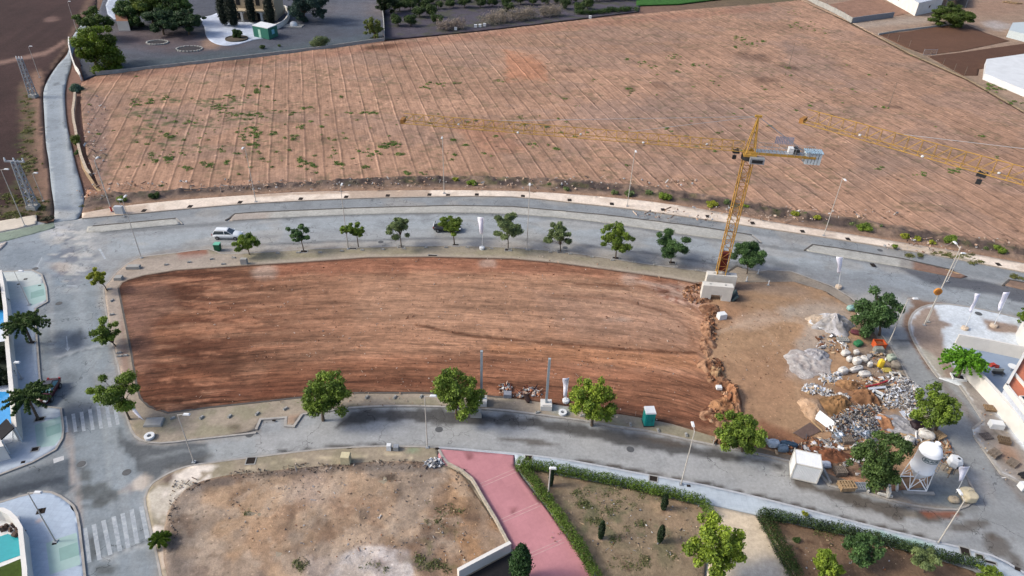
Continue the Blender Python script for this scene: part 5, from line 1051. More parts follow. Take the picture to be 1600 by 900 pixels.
cypress('small pointed cypress in the middle of the park soil', (938, 842), (936, 813), 5, seed=1); cypress('small cypress in the park soil, nearer the big park tree', (1030, 847), (1036, 820), 5.5, seed=2)
cypress('small cypress standing against the hedge', (1036, 796), (1038, 772), 5, seed=3); cypress('small cypress behind the park lamp', (860, 760), (861, 730), 4, seed=4)
cypress('dark conifer beside the white wall at the bottom edge', (812, 908), (803, 850), 17, (S(56, 88, 46), S(22, 44, 28)), 5, n=3800, name='conifer', shape=.7)
for i, (b_, t_, r_) in enumerate((((352, 40), (348, -14), 9), ((366, 42), (360, -14), 10), ((395, 36), (391, -16), 7), ((424, 40), (419, -14), 8))):
    cypress(('leftmost tall cypress before the villa', 'second tall cypress before the villa', 'slim cypress before the middle of the villa', 'tall cypress at the right end of the villa porch')[i], b_, t_, r_, (S(46, 58, 48), S(18, 28, 26)), 80 + i, n=2200, z=.18)
# villa trees
def crown_tree(label, base, crown, rx, rz, cols, seed, dens=.8, size=.6, name='pine_tree'): tree(label, base, crown, rx, rz, 'round', cols, seed, .1, name, size=size, dens=dens, tr=.3)
crown_tree('big round bright green pine at the bend of the country road', (150, 106), (152, 76), 44, 37, (S(104, 130, 40), S(34, 52, 22)), 90, 1.4); crown_tree('smaller round pine behind the big round pine', (150, 62), (145, 31), 26, 20, (S(84, 106, 48), S(40, 62, 34)), 91, 1.4)
for i, (x, y, r, rz_, cl) in enumerate(((205, 18, 26, 22, 0), (238, 12, 34, 30, 1), (275, 14, 30, 26, 0), (255, 30, 34, 16, 2), (295, 30, 24, 14, 2))):
    crown_tree(('dark pine left of the villa group', 'tallest yellow green pine of the villa group', 'pine at the back of the villa group', 'low dark pine in front of the villa group', 'low dark pine at the right end of the villa group')[i], (x + 1, y + 24), (x, y), r, rz_, ((S(84, 112, 60), S(36, 58, 38)), (S(108, 126, 54), S(50, 68, 34)), (S(66, 92, 60), S(30, 48, 36)))[cl], 92 + i, 1.3)
crown_tree('dark bluish tree right of the villa', (475, 34), (478, 6), 33, 27, (S(66, 92, 84), S(30, 48, 48)), 98, 1.3); crown_tree('dark tree at the top beside the orchard wall', (600, 22), (604, 2), 20, 16, (S(58, 74, 46), S(26, 40, 26)), 99, 1.2, name='garden_tree')
crown_tree('light green shrubby tree by the wall corner', (586, 60), (583, 43), 16, 17, (S(112, 124, 60), S(62, 80, 44)), 100, 1.3, .4, 'garden_tree'); bush('pale grey green rounded shrub by the garden wall', 500, 74, 18, (S(116, 132, 92), S(66, 86, 62)), 101, .1, h=.75, size=.4)
crown_tree('broad green tree in front of the dark shed at the top right', (1490, 42), (1486, 25), 32, 17, (S(84, 104, 46), S(34, 54, 26)), 102, 1.2, .5, 'farm_tree')
bush('dark green shrub in the bed of the villa drive', 372, 59, 8, G_DARK, 103, .3, size=.4, h=1.2); bush('small green shrub under the green cabin', 410, 76, 5, G_DARK, 104, .1, size=.3); bush('tiny green shrub right of the green cabin', 436, 73, 3, G_DARK, 105, .1, size=.25)
# orchard
proto = []
for k in range(4):
    t = thing('orchard_tree', (0, 0, 0), 'low dark green orchard tree in a row above the field', 'tree', 'orchard trees in rows'); g = random.Random(k)
    lobes = [((g.uniform(-1.3, 1.3), g.uniform(-1.3, 1.3), g.uniform(1.2, 3.0)), g.uniform(.8, 1.3), g.uniform(.7, 1.1)) for _ in range(9)]
    MB().tube((0, 0, -.1), (0, 0, 1.6), .16, .1).build('trunk', M_bark, t); leaves('crown', lobes, 900, .5, S(76, 98, 54), S(30, 46, 30), parent=t, seed=k); proto.append(t)
used = set(); nn_ = 0
rows = [(622, 28, 660, 50, 0), ]
pos = []
for r0_, (ys, st) in enumerate(((40, 0), (27, 8), (16, 0), (8, 10), (1, 4), (-6, 0))):
    for x in range(622 + st, 1000, 21 + (r0_ % 2) * 2):
        y = ys - (x - 640) * .045 + rng.uniform(-1, 1)
        if y > 40 - (x - 640) * .06 + 6 or (r0_ == 0 and x > 690) or (r0_ == 1 and x > 800): continue
        if r0_ < 2 and rng.random() < .25: continue
        pos.append((x + rng.uniform(-3, 3), y))
pos += [(905, 19), (918, 14), (882, 14)]
for i, (x, y) in enumerate(pos):
    src = proto[i] if i < 4 else proto[i % 4]; p = G(x, y, .12); s_ = rng.uniform(.75, 1.15)
    if i < 4: src.location = p; src.rotation_euler.z = rng.uniform(0, 6)
    else: copy_tree(src, p, rng.uniform(0, 6), sc=s_)
# reeds and hedge at the orchard edge
def strip_plants(name, label, px, w, h, n, size, cols, seed, z=.12, cat='plants', kind=None, aspect=1.8, shell=.2):
    g = random.Random(seed); lobes = []
    for k in range(int(n / 40) + 4):
        i = g.randrange(len(px) - 1); s_ = g.random(); a, b = G(*px[i], z), G(*px[i + 1], z); p = a.lerp(b, s_); hh = h * g.uniform(.6, 1.1)
        lobes.append(((p.x + g.uniform(-w, w), p.y + g.uniform(-w, w), z + hh * .5), g.uniform(.3, .6) * w + .3, hh * .5))
    c = Vector(G(*px[0], z)); t = leaves(name, [((l[0][0] - c.x, l[0][1] - c.y, l[0][2] - z), l[1], l[2]) for l in lobes], n, size, *cols, seed=seed, shell=shell, aspect=aspect); t.location = c
    return tag(t, label, cat, kind=kind)
strip_plants('dry_reeds', None, [(757, 40), (790, 34), (830, 29), (875, 24)], 2.2, 4.6, 3500, .45, (S(150, 144, 134), S(98, 96, 90)), 1, kind='stuff', aspect=5); strip_plants('dry_reeds', None, [(690, 47), (722, 44)], 1.8, 3.6, 1100, .45, (S(146, 140, 132), S(98, 92, 92)), 2, kind='stuff', aspect=5)
strip_plants('hedge', 'low dark green hedge between orchard and field at the top centre', [(900, 22), (930, 22), (960, 18), (992, 16)], 1.4, 1.8, 2600, .4, (S(64, 92, 44), S(26, 44, 26)), 3, cat='hedge'); 

# clipped hedges of the park
def hedge(label, px, w, h, cols, seed, z=.15):
    P = [G(*q, z) for q in px]; c = P[0]; t = thing('clipped_hedge', c, label, 'hedge'); lobes = []; mb = MB()
    for i in range(len(P) - 1):
        a, b = P[i] - c, P[i + 1] - c; L = (b - a).length; k = max(1, int(L / (w * .4)))
        for j in range(k):
            p = a.lerp(b, (j + .5) / k); g = rng.uniform(.88, 1.1); lobes.append(((p.x + rng.uniform(-.06, .06), p.y + rng.uniform(-.06, .06), h * .52), w * .42 * g, h * .5 * g))
            if j % 3 == 0: mb.tube((p.x, p.y, -.1), (p.x, p.y, h * .6), .05, .03, 4)
    mb.path([tuple(p - c + Vector((0, 0, .1))) for p in P], .05, 4); mb.build('stems', M_bark, t); L = sum((P[i + 1] - P[i]).length for i in range(len(P) - 1))
    leaves('foliage', lobes, int(L * 260), .17, *cols, parent=t, seed=seed, shell=.85); return t
HG = (S(96, 124, 48), S(40, 64, 24))
hedge('clipped green hedge along the pavement left of the beige footpath', [(811, 729), (845, 734), (880, 740), (930, 750), (990, 763), (1050, 777), (1097, 788), (1104, 800), (1107, 812)], 1.3, 1.3, HG, 1); hedge('clipped green hedge along the red footpath', [(811, 731), (830, 752), (851, 782), (875, 815), (898, 848), (915, 878), (932, 908)], 1.4, 1.3, HG, 2)
hedge('dark clipped hedge along the pavement right of the beige footpath', [(1188, 806), (1240, 817), (1290, 828), (1330, 836), (1390, 852), (1450, 868), (1500, 880), (1530, 886)], 1.2, 1.2, (S(70, 94, 56), S(28, 44, 28)), 3); hedge('dark clipped hedge running down the right side of the beige footpath', [(1190, 808), (1202, 832), (1218, 860), (1240, 905)], 1.9, 1.4, (S(62, 84, 38), S(22, 38, 18)), 4)
# bushes of the bank and verges
BK = [(192, 314, 8, 1), (243, 310, 9, 0), (712, 283, 6, 2), (737, 288, 8, 1), (858, 289, 4, 3), (873, 291, 4, 3), (886, 297, 6, 3), (960, 303, 6, 3), (983, 305, 9, 3), (1038, 311, 11, 1), (1014, 303, 6, 3), (1112, 322, 9, 2), (1135, 318, 6, 3), (1163, 325, 6, 1), (1240, 338, 8, 2), (1258, 336, 5, 3), (1276, 343, 7, 2), (1350, 360, 11, 1), (1374, 356, 5, 3), (1414, 371, 7, 2), (1432, 375, 6, 2), (1484, 379, 12, 1), (1456, 380, 6, 2), (1560, 394, 10, 1), (1540, 390, 5, 3), (1398, 388, 6, 1), (1330, 352, 5, 3), (1210, 331, 5, 3)]
for i, (x, y, r, c_) in enumerate(BK):
    bush(('dark green' if c_ in (0, 3) else 'mid green' if c_ == 1 else 'yellowish') + ' wild shrub growing on the rough bank beside the northern footway', x, y, r, [G_DARK, G_MID, G_YEL, G_GREY][c_], 120 + i, .25, 'wild_shrub', h=.75, group='wild shrubs on the bank', size=.26)
bush('spiky blue green agave clump by the country road', 120, 142, 10, (S(104, 132, 116), S(58, 84, 72)), 160, .1, 'agave', h=.8, size=.5); bush('tall green shrub between country road and field', 121, 226, 9, (S(104, 118, 50), S(50, 66, 32)), 161, .1, h=1.2, size=.3); bush('dry dark shrub at the road mouth', 73, 346, 10, (S(92, 92, 72), S(48, 52, 40)), 162, .1, h=.5, size=.28); bush('dark low shrub under the tall green shrub', 124, 240, 6, G_DARK, 163, .1, h=.7, size=.3)
frond_tree('small spiky yucca on the western footway of the bottom plot', (248, 850), (247, 840), 16, (S(104, 132, 48), S(44, 70, 30)), 164, n=40, name='yucca', cat='plant', lift=.6, tr=.1)

# weeds of the field, verges and lots: ground cover nobody could count
def weeds(px_spots, z, cols, seed, size=.32):
    g = np.random.default_rng(seed); lobes = []
    for (x, y, rx, ry, n) in px_spots:
        for k in range(n):
            a = g.normal(size=2) * .5; p = G(x + a[0] * rx, y + a[1] * ry, z)
            lobes.append(((p.x, p.y, z + .02), g.uniform(.25, .7), g.uniform(.06, .16)))
    o = leaves('weeds', lobes, len(lobes) * 13, size, *cols, seed=seed, shell=.2, flat=.5); tag(o, kind='stuff'); return o
W1 = [(402, 142, 6, 4, 8), (397, 135, 30, 3, 12), (365, 152, 26, 5, 14), (345, 165, 16, 6, 12), (210, 162, 14, 6, 14), (236, 158, 8, 5, 8), (262, 152, 8, 4, 8), (357, 178, 20, 7, 16), (395, 180, 24, 8, 20), (398, 205, 10, 14, 18), (402, 228, 6, 16, 14), (382, 212, 20, 5, 10), (480, 167, 8, 3, 6), (425, 173, 14, 2, 6), (462, 176, 8, 2, 4), (470, 198, 6, 3, 5), (428, 207, 6, 4, 6), (455, 215, 20, 6, 8), (560, 176, 26, 2, 9), (585, 176, 10, 2, 4), (530, 150, 6, 2, 4),
      (664, 137, 8, 3, 6), (690, 131, 24, 2, 8), (715, 130, 8, 2, 4), (778, 126, 10, 2, 5), (300, 190, 12, 5, 6), (260, 210, 14, 5, 8), (236, 242, 6, 6, 9), (241, 250, 6, 4, 8), (262, 246, 10, 7, 16), (292, 262, 14, 4, 12), (325, 256, 12, 5, 12), (353, 252, 4, 2, 2), (470, 250, 12, 6, 12), (490, 258, 10, 4, 6), (535, 256, 12, 4, 9), (560, 236, 4, 2, 4), (572, 259, 8, 3, 5), (600, 228, 14, 4, 14), (615, 225, 10, 5, 14), (585, 240, 18, 4, 10), (625, 240, 12, 3, 6), (645, 270, 24, 2, 8),
      (712, 218, 6, 2, 3), (728, 227, 6, 3, 5), (712, 241, 5, 2, 4), (757, 241, 4, 2, 4), (815, 195, 10, 3, 7), (835, 228, 8, 3, 4), (866, 232, 5, 2, 4), (812, 182, 5, 3, 5), (882, 155, 6, 3, 5), (1003, 98, 10, 4, 10), (1018, 103, 10, 3, 6), (980, 92, 6, 3, 4), (1055, 88, 14, 4, 10), (1082, 102, 5, 3, 4), (1100, 100, 8, 2, 4), (1160, 62, 14, 4, 16), (1175, 70, 12, 4, 12), (1150, 58, 5, 3, 6), (1190, 64, 8, 4, 7), (1148, 74, 4, 2, 4), (1060, 112, 4, 2, 3), (983, 140, 6, 4, 7), (1255, 40, 26, 6, 12), (1275, 48, 14, 5, 8),
      (1040, 200, 5, 2, 3), (900, 167, 5, 2, 3), (925, 125, 8, 3, 4), (1240, 20, 12, 4, 5), (1440, 272, 12, 3, 6), (1493, 267, 10, 3, 7), (1557, 246, 5, 3, 4), (1372, 262, 6, 3, 4), (1268, 165, 5, 2, 3), (1530, 212, 10, 3, 4), (1545, 134, 8, 3, 6), (1560, 140, 16, 5, 12), (1580, 158, 20, 5, 12), (1230, 106, 8, 2, 5), (1387, 168, 8, 2, 5), (450, 245, 200, 25, 40), (700, 200, 400, 60, 50), (1150, 150, 350, 90, 60), (300, 210, 140, 60, 50)]
weeds(W1, .40, (S(104, 130, 66), S(62, 90, 44)), 5, .30)
W2 = [(40, 160, 10, 20, 14), (45, 200, 10, 30, 26), (42, 250, 16, 30, 40), (30, 312, 40, 14, 50), (20, 335, 40, 8, 30), (62, 320, 12, 10, 14), (150, 320, 18, 8, 14), (1500, 400, 30, 4, 20), (1470, 397, 14, 3, 8), (1425, 398, 20, 3, 8), (1525, 410, 18, 3, 6), (1585, 432, 10, 3, 8)]
weeds(W2, .14, (S(110, 116, 66), S(66, 74, 44)), 6, .3)
W3 = [(915, 790, 14, 8, 14), (930, 815, 12, 8, 12), (945, 800, 14, 5, 8), (960, 842, 8, 5, 10), (980, 828, 8, 5, 5), (1000, 818, 6, 4, 4), (1010, 875, 10, 8, 9), (985, 885, 24, 8, 14), (905, 770, 14, 10, 10), (1050, 870, 10, 5, 6), (960, 780, 60, 20, 22), (470, 885, 16, 8, 10), (590, 885, 20, 6, 8), (680, 885, 30, 10, 14), (655, 872, 10, 5, 6), (387, 805, 4, 4, 4), (690, 800, 30, 30, 14), (1350, 850, 60, 20, 20), (1290, 830, 40, 14, 10)]
weeds(W3, .2, (S(104, 112, 70), S(58, 70, 44)), 7, .2)
# ================================================================ WALLS, GARDENS AND HOUSES AT THE EDGES
M_pool = pmat('pool_water', S(70, 160, 226), .08, spec=.6, var=.05); M_pool2 = pmat('turquoise_pool_water', S(50, 168, 176), .08, spec=.6, var=.05); M_grass = ground_mat('lawn', fine=.3, fscale=4, bump=.1)
def slab(name, px, z, h, mat, kind='structure', label=None, cat=None):
    w = [G(a, b, z) for a, b in px]; ar = sum(w[i].x * w[(i + 1) % len(w)].y - w[(i + 1) % len(w)].x * w[i].y for i in range(len(w)))
    if ar < 0: w = w[::-1]
    o = MB().prism([(p.x, p.y) for p in w], z - h, z).build(name, mat); return tag(o, label, cat, kind=kind)
M_terr = pmat('pale_terrace', S(206, 216, 228), .8, var=.05, scale=.6)
# west: long white wall of the pool gardens
slab('terrace', [(-200, 480), (-10, 462), (12, 470), (12, 560), (20, 690), (-200, 760)], .20, .15, M_terr)
slab('pool_water', [(-40, 480), (8, 477), (9, 512), (-40, 520)], .23, .1, M_pool); slab('pool_water', [(-60, 622), (0, 612), (19, 612), (21, 660), (-60, 690)], .23, .1, M_pool)
slab('lawn_bed', [(-40, 540), (14, 532), (18, 600), (-40, 610)], .215, .1, pmat('dark_garden_bed', S(34, 44, 34), 1))
wall_thing('garden_wall', [(8, 440), (12, 462), (17, 500), (19, 540), (23, 580), (27, 620), (31, 668), (33, 688)], 2.0, .45, M_whitewall, 'long white garden wall along the western pavement beside the pools', 'wall', .13)
t = thing('pergola_gate', G(22, 700, .13), 'dark square gate canopy set in the white garden wall', 'gate')
q = [G(4, 694, .13), G(22, 676, .13), G(34, 690, .13), G(14, 709, .13)]
MB().prism([(p.x, p.y) for p in q], 2.2, 2.35).build('roof', pmat('black_slats', (.012, .012, .014), .8), t, world=True)
for p in q: MB().box((p.x, p.y, 1.15), (.15, .15, 2.1)).build('post', M_whitepaint, t, world=True)
wall_thing('garden_wall', [(-60, 700), (-5, 690), (3, 700), (12, 716), (-20, 724), (-80, 738)], 2.0, .45, M_whitewall, 'angled white wall at the lower end of the upper pool garden', 'wall', .13)
t = thing('dark_house', G(-4, 455, .2), 'black roofed garden house cut by the left picture edge', 'house')
MB().prism([(p.x, p.y) for p in [G(-80, 470, .2), G(9, 464, .2), G(6, 444, .2), G(-80, 446, .2)]], .2, 1.6).build('wall', M_dark, t, world=True)
MB().prism([(p.x, p.y) for p in [G(-82, 471, .2), G(10, 465, .2), G(7, 443, .2), G(-82, 445, .2)]], 1.603, 1.75).build('roof', M_black, t, world=True)
# south-west garden
slab('terrace', [(-200, 830), (30, 806), (44, 900), (48, 1000), (-200, 1000)], .20, .15, pmat('white_terrace', S(230, 232, 232), .8))
slab('pool_water', [(-60, 856), (0, 838), (12, 834), (35, 842), (36, 866), (0, 879), (-60, 900)], .23, .1, M_pool2)
sheet('lawn', [(-60, 905), (0, 886), (37, 871), (41, 905), (42, 960), (-60, 1000)], .24, M_grass, plain(S(62, 80, 32)), .5)
wall_thing('garden_wall', [(-80, 812), (0, 812), (14, 813), (24, 818), (34, 828), (42, 842), (46, 880), (49, 905), (53, 1000)], 1.7, .4, M_whitewall, 'white curved wall around the turquoise pool at the bottom left', 'wall', .13)
for i, (x, y) in enumerate(((12, 826), (31, 833))):
    t = thing('planter_rock', G(x, y, .2), ('rounded rock group behind the turquoise pool', 'smaller dark rock at the pool corner')[i], 'rock'); mb = MB()
    for k in range(5): mb.box((rng.uniform(-.5, .5), rng.uniform(-.3, .3), .2), (rng.uniform(.3, .7), rng.uniform(.3, .6), rng.uniform(.3, .6)), rz=rng.uniform(0, 3), tilt=(rng.uniform(-.4, .4), rng.uniform(-.4, .4)), taper=.6)
    mb.build('rocks', pmat('brown_rock', S(112, 92, 84), .9, var=.3), t)
# east: terrace, walls and the house with a terracotta roof terrace
M_bluet = pmat('blue_grey_terrace', S(150, 168, 192), .8, var=.08, scale=.4)
slab('terrace', [(1498, 540), (1600, 556), (1800, 600), (1900, 900), (1640, 720), (1601, 675), (1560, 625), (1530, 590)], .2, .12, M_bluet)
wall_thing('garden_wall', [(1501, 582), (1520, 600), (1540, 622), (1565, 650), (1600, 692), (1660, 764), (1760, 880)], 2.1, .5, M_whitewall, 'long thick white wall in front of the terracotta terrace house', 'wall', .13)
wall_thing('garden_wall', [(1490, 540), (1540, 549), (1600, 562), (1700, 584)], 2.0, .25, M_whitewall, 'thin white wall between the flag forecourt and the blue terrace', 'wall', .13)
wall_thing('garden_wall', [(1600, 548), (1592, 534), (1590, 522)], 2.2, .5, M_whitewall, 'white corner pillar wall at the right picture edge', 'wall', .13)
h0 = 3.2
hq = [G(1571, 605, h0), G(1601, 552, h0), G(1700, 480, h0), G(1850, 640, h0), G(1660, 720, h0)]
hc = sum(hq, Vector()) / 5; t = thing('terrace_house', (hc.x, hc.y, .2), 'house with terracotta roof terrace and white parapets at the right edge', 'house')
MB().prism([(p.x, p.y) for p in hq], .2, h0 - .1).build('wall', pmat('blue_white_render', S(206, 214, 226), .85), t, world=True)
MB().prism([(p.x * .995 + hc.x * .005, p.y * .995 + hc.y * .005) for p in hq], h0 - .1, h0).build('roof_terrace', ground_mat('terracotta_tiles', fine=.08, grid=(.5, .15, .6)) if False else pmat('terracotta_tiles', S(212, 130, 100), .85, var=.1, scale=2), t, world=True)
for i in range(5):
    a, b = hq[i], hq[(i + 1) % 5]; d = b - a; c = (a + b) / 2
    MB().box((c.x, c.y, h0 + .15), (d.length + .25, .3, .7), rz=math.atan2(d.y, d.x)).build('parapet', M_whitewall, t, world=True)
a, b = G(1583, 584, h0), G(1640, 650, h0); d = b - a; c = (a + b) / 2
MB().box((c.x, c.y, h0 + .12), (d.length, .28, .4), rz=math.atan2(d.y, d.x)).build('parapet', M_whitewall, t, world=True)
t = thing('skylight', G(1600, 630, h0), 'small white roof hatch on the terracotta roof terrace', 'hatch'); t.location.z = h0
MB().box((0, 0, .35), (1.1, 1.1, .7)).build('frame', M_whitewall, t); MB().box((0, 0, .72), (.8, .8, .06)).build('pane', M_glass, t)
t = thing('round_table', G(1579, 579, .2), 'small white round table next to the terrace house', 'table')
MB().tube((0, 0, .72), (0, 0, .76), .6, n=18).build('table_top', M_whitepaint, t); MB().tube((0, 0, 0), (0, 0, .72), .06).build('leg', M_steel, t)
t = thing('cushion', G(1550, 571, .2), 'red folded cushion lying on the blue terrace', 'cushion')
M_red = pmat('red_cloth', S(196, 72, 62), .9)
MB().box((0, 0, .15), (1.0, .6, .25), rz=.3, taper=.8).build('pad', M_red, t); MB().box((.45, -.35, .15), (.6, .5, .25), rz=.9, taper=.8).build('flap', pmat('dark_red_cloth', S(128, 48, 48), .9), t)
t = thing('garden_bench', G(1558, 586, .2), 'low dark curved bench on the blue terrace below the red cushion', 'bench')
MB().box((0, 0, .4), (1.5, .55, .1)).build('seat', M_dark, t); MB().box((0, .28, .65), (1.5, .1, .45)).build('backrest', pmat('pale_bench', S(170, 176, 176), .8), t)
for x in (-.6, .6): MB().box((x, 0, .18), (.1, .5, .35)).build('leg', M_steel, t)
# white wall stub at the bottom of the fallow plot
wall_thing('plot_wall', [(716, 903), (740, 890), (770, 874), (797, 860)], 1.3, .35, M_whitewall, 'white wall at the lower right corner of the bottom fallow plot', 'wall', .13)
slab('dark_yard', [(722, 905), (745, 893), (800, 863), (818, 905), (800, 980), (700, 980)], .16, .1, pmat('dark_yard', S(34, 34, 38), 1))
wall_thing('low_wall', [(700, 727), (722, 739), (738, 752), (755, 782), (775, 815), (797, 857)], .45, .25, pmat('pale_low_wall', S(196, 186, 168), .9, var=.2), 'low pale wall between the fallow plot and the red footpath', 'wall', .13)
wall_thing('garden_edge', [(1196, 816), (1210, 845), (1228, 875), (1244, 905)], .14, .16, pmat('pale_edging', S(222, 206, 170), .9), 'thin pale edging along the dark hedge beside the beige footpath', 'edging', .16)

# ================================================================ STREET FURNITURE
def lamp(base, top, label, arm=(1, 0), r=.068, z=.13, L=1.1, red=False, group=None):
    p = G(*base, z); q = ONY(*top, p.y); H = q.z - z; t = thing('street_lamp', p, label, 'street lamp', group)
    dx = q.x - p.x
    MB().tube((0, 0, 0), (0, 0, H - .1), r, r * .62, 8).build('pole', M_lamp, t); MB().box((0, 0, .04), (.4, .4, .08)).build('base_plate', M_steel, t)
    a = Vector((arm[0], arm[1], 0)).normalized()
    MB().tube((0, 0, H - .15), (a.x * L * .6, a.y * L * .6, H), r * .5, r * .4, 6).build('arm', M_lamp, t)
    h = MB().box((a.x * L * .85, a.y * L * .85, H + .02), (.75, .3, .14), rz=math.atan2(a.y, a.x), taper=.75).build('lamp_head', M_whitepaint, t)
    MB().box((a.x * L * .88, a.y * L * .88, H - .06), (.45, .2, .03), rz=math.atan2(a.y, a.x)).build('lens', M_glass, h)
    if red: MB().tube((0, 0, .1), (0, 0, 1.0), r * 1.5, n=8).build('warning_sleeve', pmat('red_sleeve', S(206, 70, 60), .6), t)
    return t
for b_, t_, l_, kw in (((400, 315), (382, 228), 'tall lamp on the northern footway, left of the centre', dict(arm=(0, -1))), ((694, 302), (690, 212), 'tall lamp on the northern footway above the dark car', dict(arm=(0, -1))), ((980, 322), (988, 233), 'tall lamp on the northern footway at the left of the crane', dict(arm=(0, -1))),
        ((1287, 368), (1313, 277), 'tall lamp on the northern footway right of the crane', dict(arm=(0, -1))), ((544, 389), (531, 292), 'tall lamp beside the close pair of slender trees', dict(arm=(0, 1))), ((823, 390), (825, 292), 'tall lamp between the two airy grey green trees', dict(arm=(0, 1))),
        ((221, 403), (193, 311), 'tall lamp at the upper left corner of the plot', dict(arm=(0, 1))), ((1444, 508), (1493, 387), 'tallest lamp at the mouth of the east street with an orange box', dict(arm=(0, 1), r=.1, L=1.6)),
        ((1387, 540), (1415, 466), 'leaning lamp beside the orange skip and dark tree', dict(r=.08)), ((1064, 757), (1080, 673), 'lamp on the pale pavement in front of the broad tree', dict(r=.08, arm=(0, 1))), ((1466, 848), (1505, 781), 'lamp on the pale pavement at the bottom right', dict(r=.08, arm=(0, 1))),
        ((303, 722), (280, 647), 'lamp by the white plaster patches of the bottom plot', dict(r=.07)), ((668, 699), (662, 618), 'lamp at the left end of the red footpath', dict(r=.07)), ((856, 777), (852, 731), 'short park lamp behind the clipped hedge', dict(r=.1, L=.3)),
        ((87, 846), (50, 769), 'dark lamp on the lower left pavement', dict(r=.07)), ((175, 331), (152, 250), 'lamp with red sleeve near the country road mouth', dict(red=True, arm=(0, 1), r=.1)), ((39, 353), (0, 264), 'tall bare lamp at the far left by the ploughed land', dict()),
        ((68, 314), (52, 270), 'short lamp between pylon and country road', dict(L=.7)), ((62, 121), (43, 72), 'lamp beside the farther pylon', dict(L=.7)), ((120, 48), (107, 2), 'farthest lamp by the country road bend at the top', dict(L=.7)), ((46, 476), (19, 423), 'thin dark lamp on the upper left corner pavement', dict(r=.05)),
        ((34, 592), (26, 566), 'small lamp on top of the western white wall', dict(r=.05, L=.5)), ((194, 338), (192, 312), 'short white lamp behind the electric cabinet', dict(r=.05, L=.2)), ((1480, 440), (1488, 395), 'short lamp at the right end of the cycle lane', dict(r=.06, L=.5))):
    lamp(b_, t_, l_, **kw)
# orange equipment on the tall lamp and its back stay
pl = G(1444, 508, .13); q = ONY(1465, 455, pl.y - .1)
t = thing('site_signal', q, 'orange round box strapped to the tallest lamp', 'sign'); MB().tube((0, .05, 0), (0, -.25, 0), .55, n=12).build('housing', pmat('orange_plastic', S(214, 146, 66), .6), t); MB().tube((0, -.26, 0), (0, -.3, 0), .3, n=12).build('face', pmat('dark_orange', S(176, 112, 52), .6), t)
t = thing('stay_pole', G(1449, 503, .13), 'second thin pole standing against the tallest lamp', 'pole'); MB().tube((0, 0, 0), (.1, .5, q.z - .2), .06, n=6).build('pole', M_lamp, t); MB().box((0, 0, .1), (.5, .5, .2)).build('foot', M_conc, t)
t = thing('wooden_plank', G(1488, 425, .13), 'pale plank lying at the end of the brown traffic island', 'plank'); MB().box((0, 0, .08), (2.0, .18, .08), rz=-.75).build('board', M_wood, t); MB().box((-.7, .5, .1), (.3, .1, .1)).build('batten', M_wood, t)

def pylon(base, top, label, arm):
    p = G(*base, .05); q = ONY(*top, p.y); H = q.z; t = thing('electricity_pylon', p, label, 'pylon'); w0, w1 = .6, .34
    for sx, sy in ((1, 1), (1, -1), (-1, 1), (-1, -1)): MB().tube((sx * w0, sy * w0, 0), (sx * w1, sy * w1, H), .13, n=5).build('leg', M_steel, t)
    mb = MB(); n = 12
    for i in range(n):
        a, b = i / n, (i + 1) / n; wa, wb = w0 + (w1 - w0) * a, w0 + (w1 - w0) * b
        for (x1, y1, x2, y2) in ((1, 1, -1, 1), (1, -1, -1, -1), (1, 1, 1, -1), (-1, 1, -1, -1)):
            s_ = 1 if i % 2 else -1
            if s_ < 0: x1, y1, x2, y2 = x2, y2, x1, y1
            mb.tube((x1 * wa, y1 * wa, H * a), (x2 * wb, y2 * wb, H * b), .08, n=4)
    mb.build('lattice', M_steel, t)
    MB().box((0, 0, .35), (1.6, 1.6, .7)).build('footing', M_conc, t)
    MB().box((0, 0, H - .1), (arm, .25, .25)).build('crossarm', M_steel, t)
    for x in (-arm * .45, 0, arm * .45): MB().lathe([(.12, 0), (.16, .15), (.1, .3), (.14, .45), (.05, .6)], (x, 0, H), 8).build('insulator', M_whitepaint, t)
pylon((53, 326), (24, 252), 'steel electricity pylon beside the country road mouth, the nearer of two', 3.4); pylon((53, 152), (28, 92), 'farther steel electricity pylon on the ploughed land', 1.4)

def banner(base, top, label, w=.75, lean=(0, 0), foot='box', seed=1, hfrac=.52, name='feather_banner', mir=1):
    p = G(*base, .14); q = ONY(*top, p.y); H = q.z - .14; dx = q.x - p.x; t = thing(name, p, label, 'banner'); g = random.Random(seed)
    MB().path([(0, 0, 0), (dx * .5, 0, H * .5), (dx, 0, H)], [.05, .04, .03], 6).build('pole', M_whitepaint, t)
    mb = MB(); vs = []; n = 10
    for i in range(n + 1):
        s_ = i / n; z = H * (1 - hfrac * s_); ww = w * (1 - .55 * s_) * (1 + .06 * math.sin(9 * s_)); y = .12 * math.sin(6 * s_ + seed)
        x = dx * (1 - hfrac * s_); vs += [(x, 0, z), (x - mir * ww * .5, y, z - .03), (x - mir * ww, y * 1.4, z + .02 * math.sin(5 * s_))]
    mb.add(vs, [(3 * i + k, 3 * i + 3 + k, 3 * i + 4 + k, 3 * i + 1 + k) for i in range(n) for k in (0, 1)])
    cl = mb.build('cloth', M_cloth, t, sm=True); so = cl.modifiers.new('thick', 'SOLIDIFY'); so.thickness = .02
    if foot == 'box': MB().lathe([(.01, 0), (.42, 0), (.44, .35), (.3, .42), (.01, .42)], n=12).build('base', M_whitepaint, t)
    elif foot == 'stone': MB().lathe([(.01, 0), (.5, 0), (.46, .35), (.22, .42), (.01, .42)], n=12).build('base', pmat('beige_ballast', S(224, 206, 184), .9), t)
    return t
M_cloth = pmat('banner_cloth', (.80, .80, .86), .8, var=.08, scale=2.2, dirt=(.6, .6, .72))
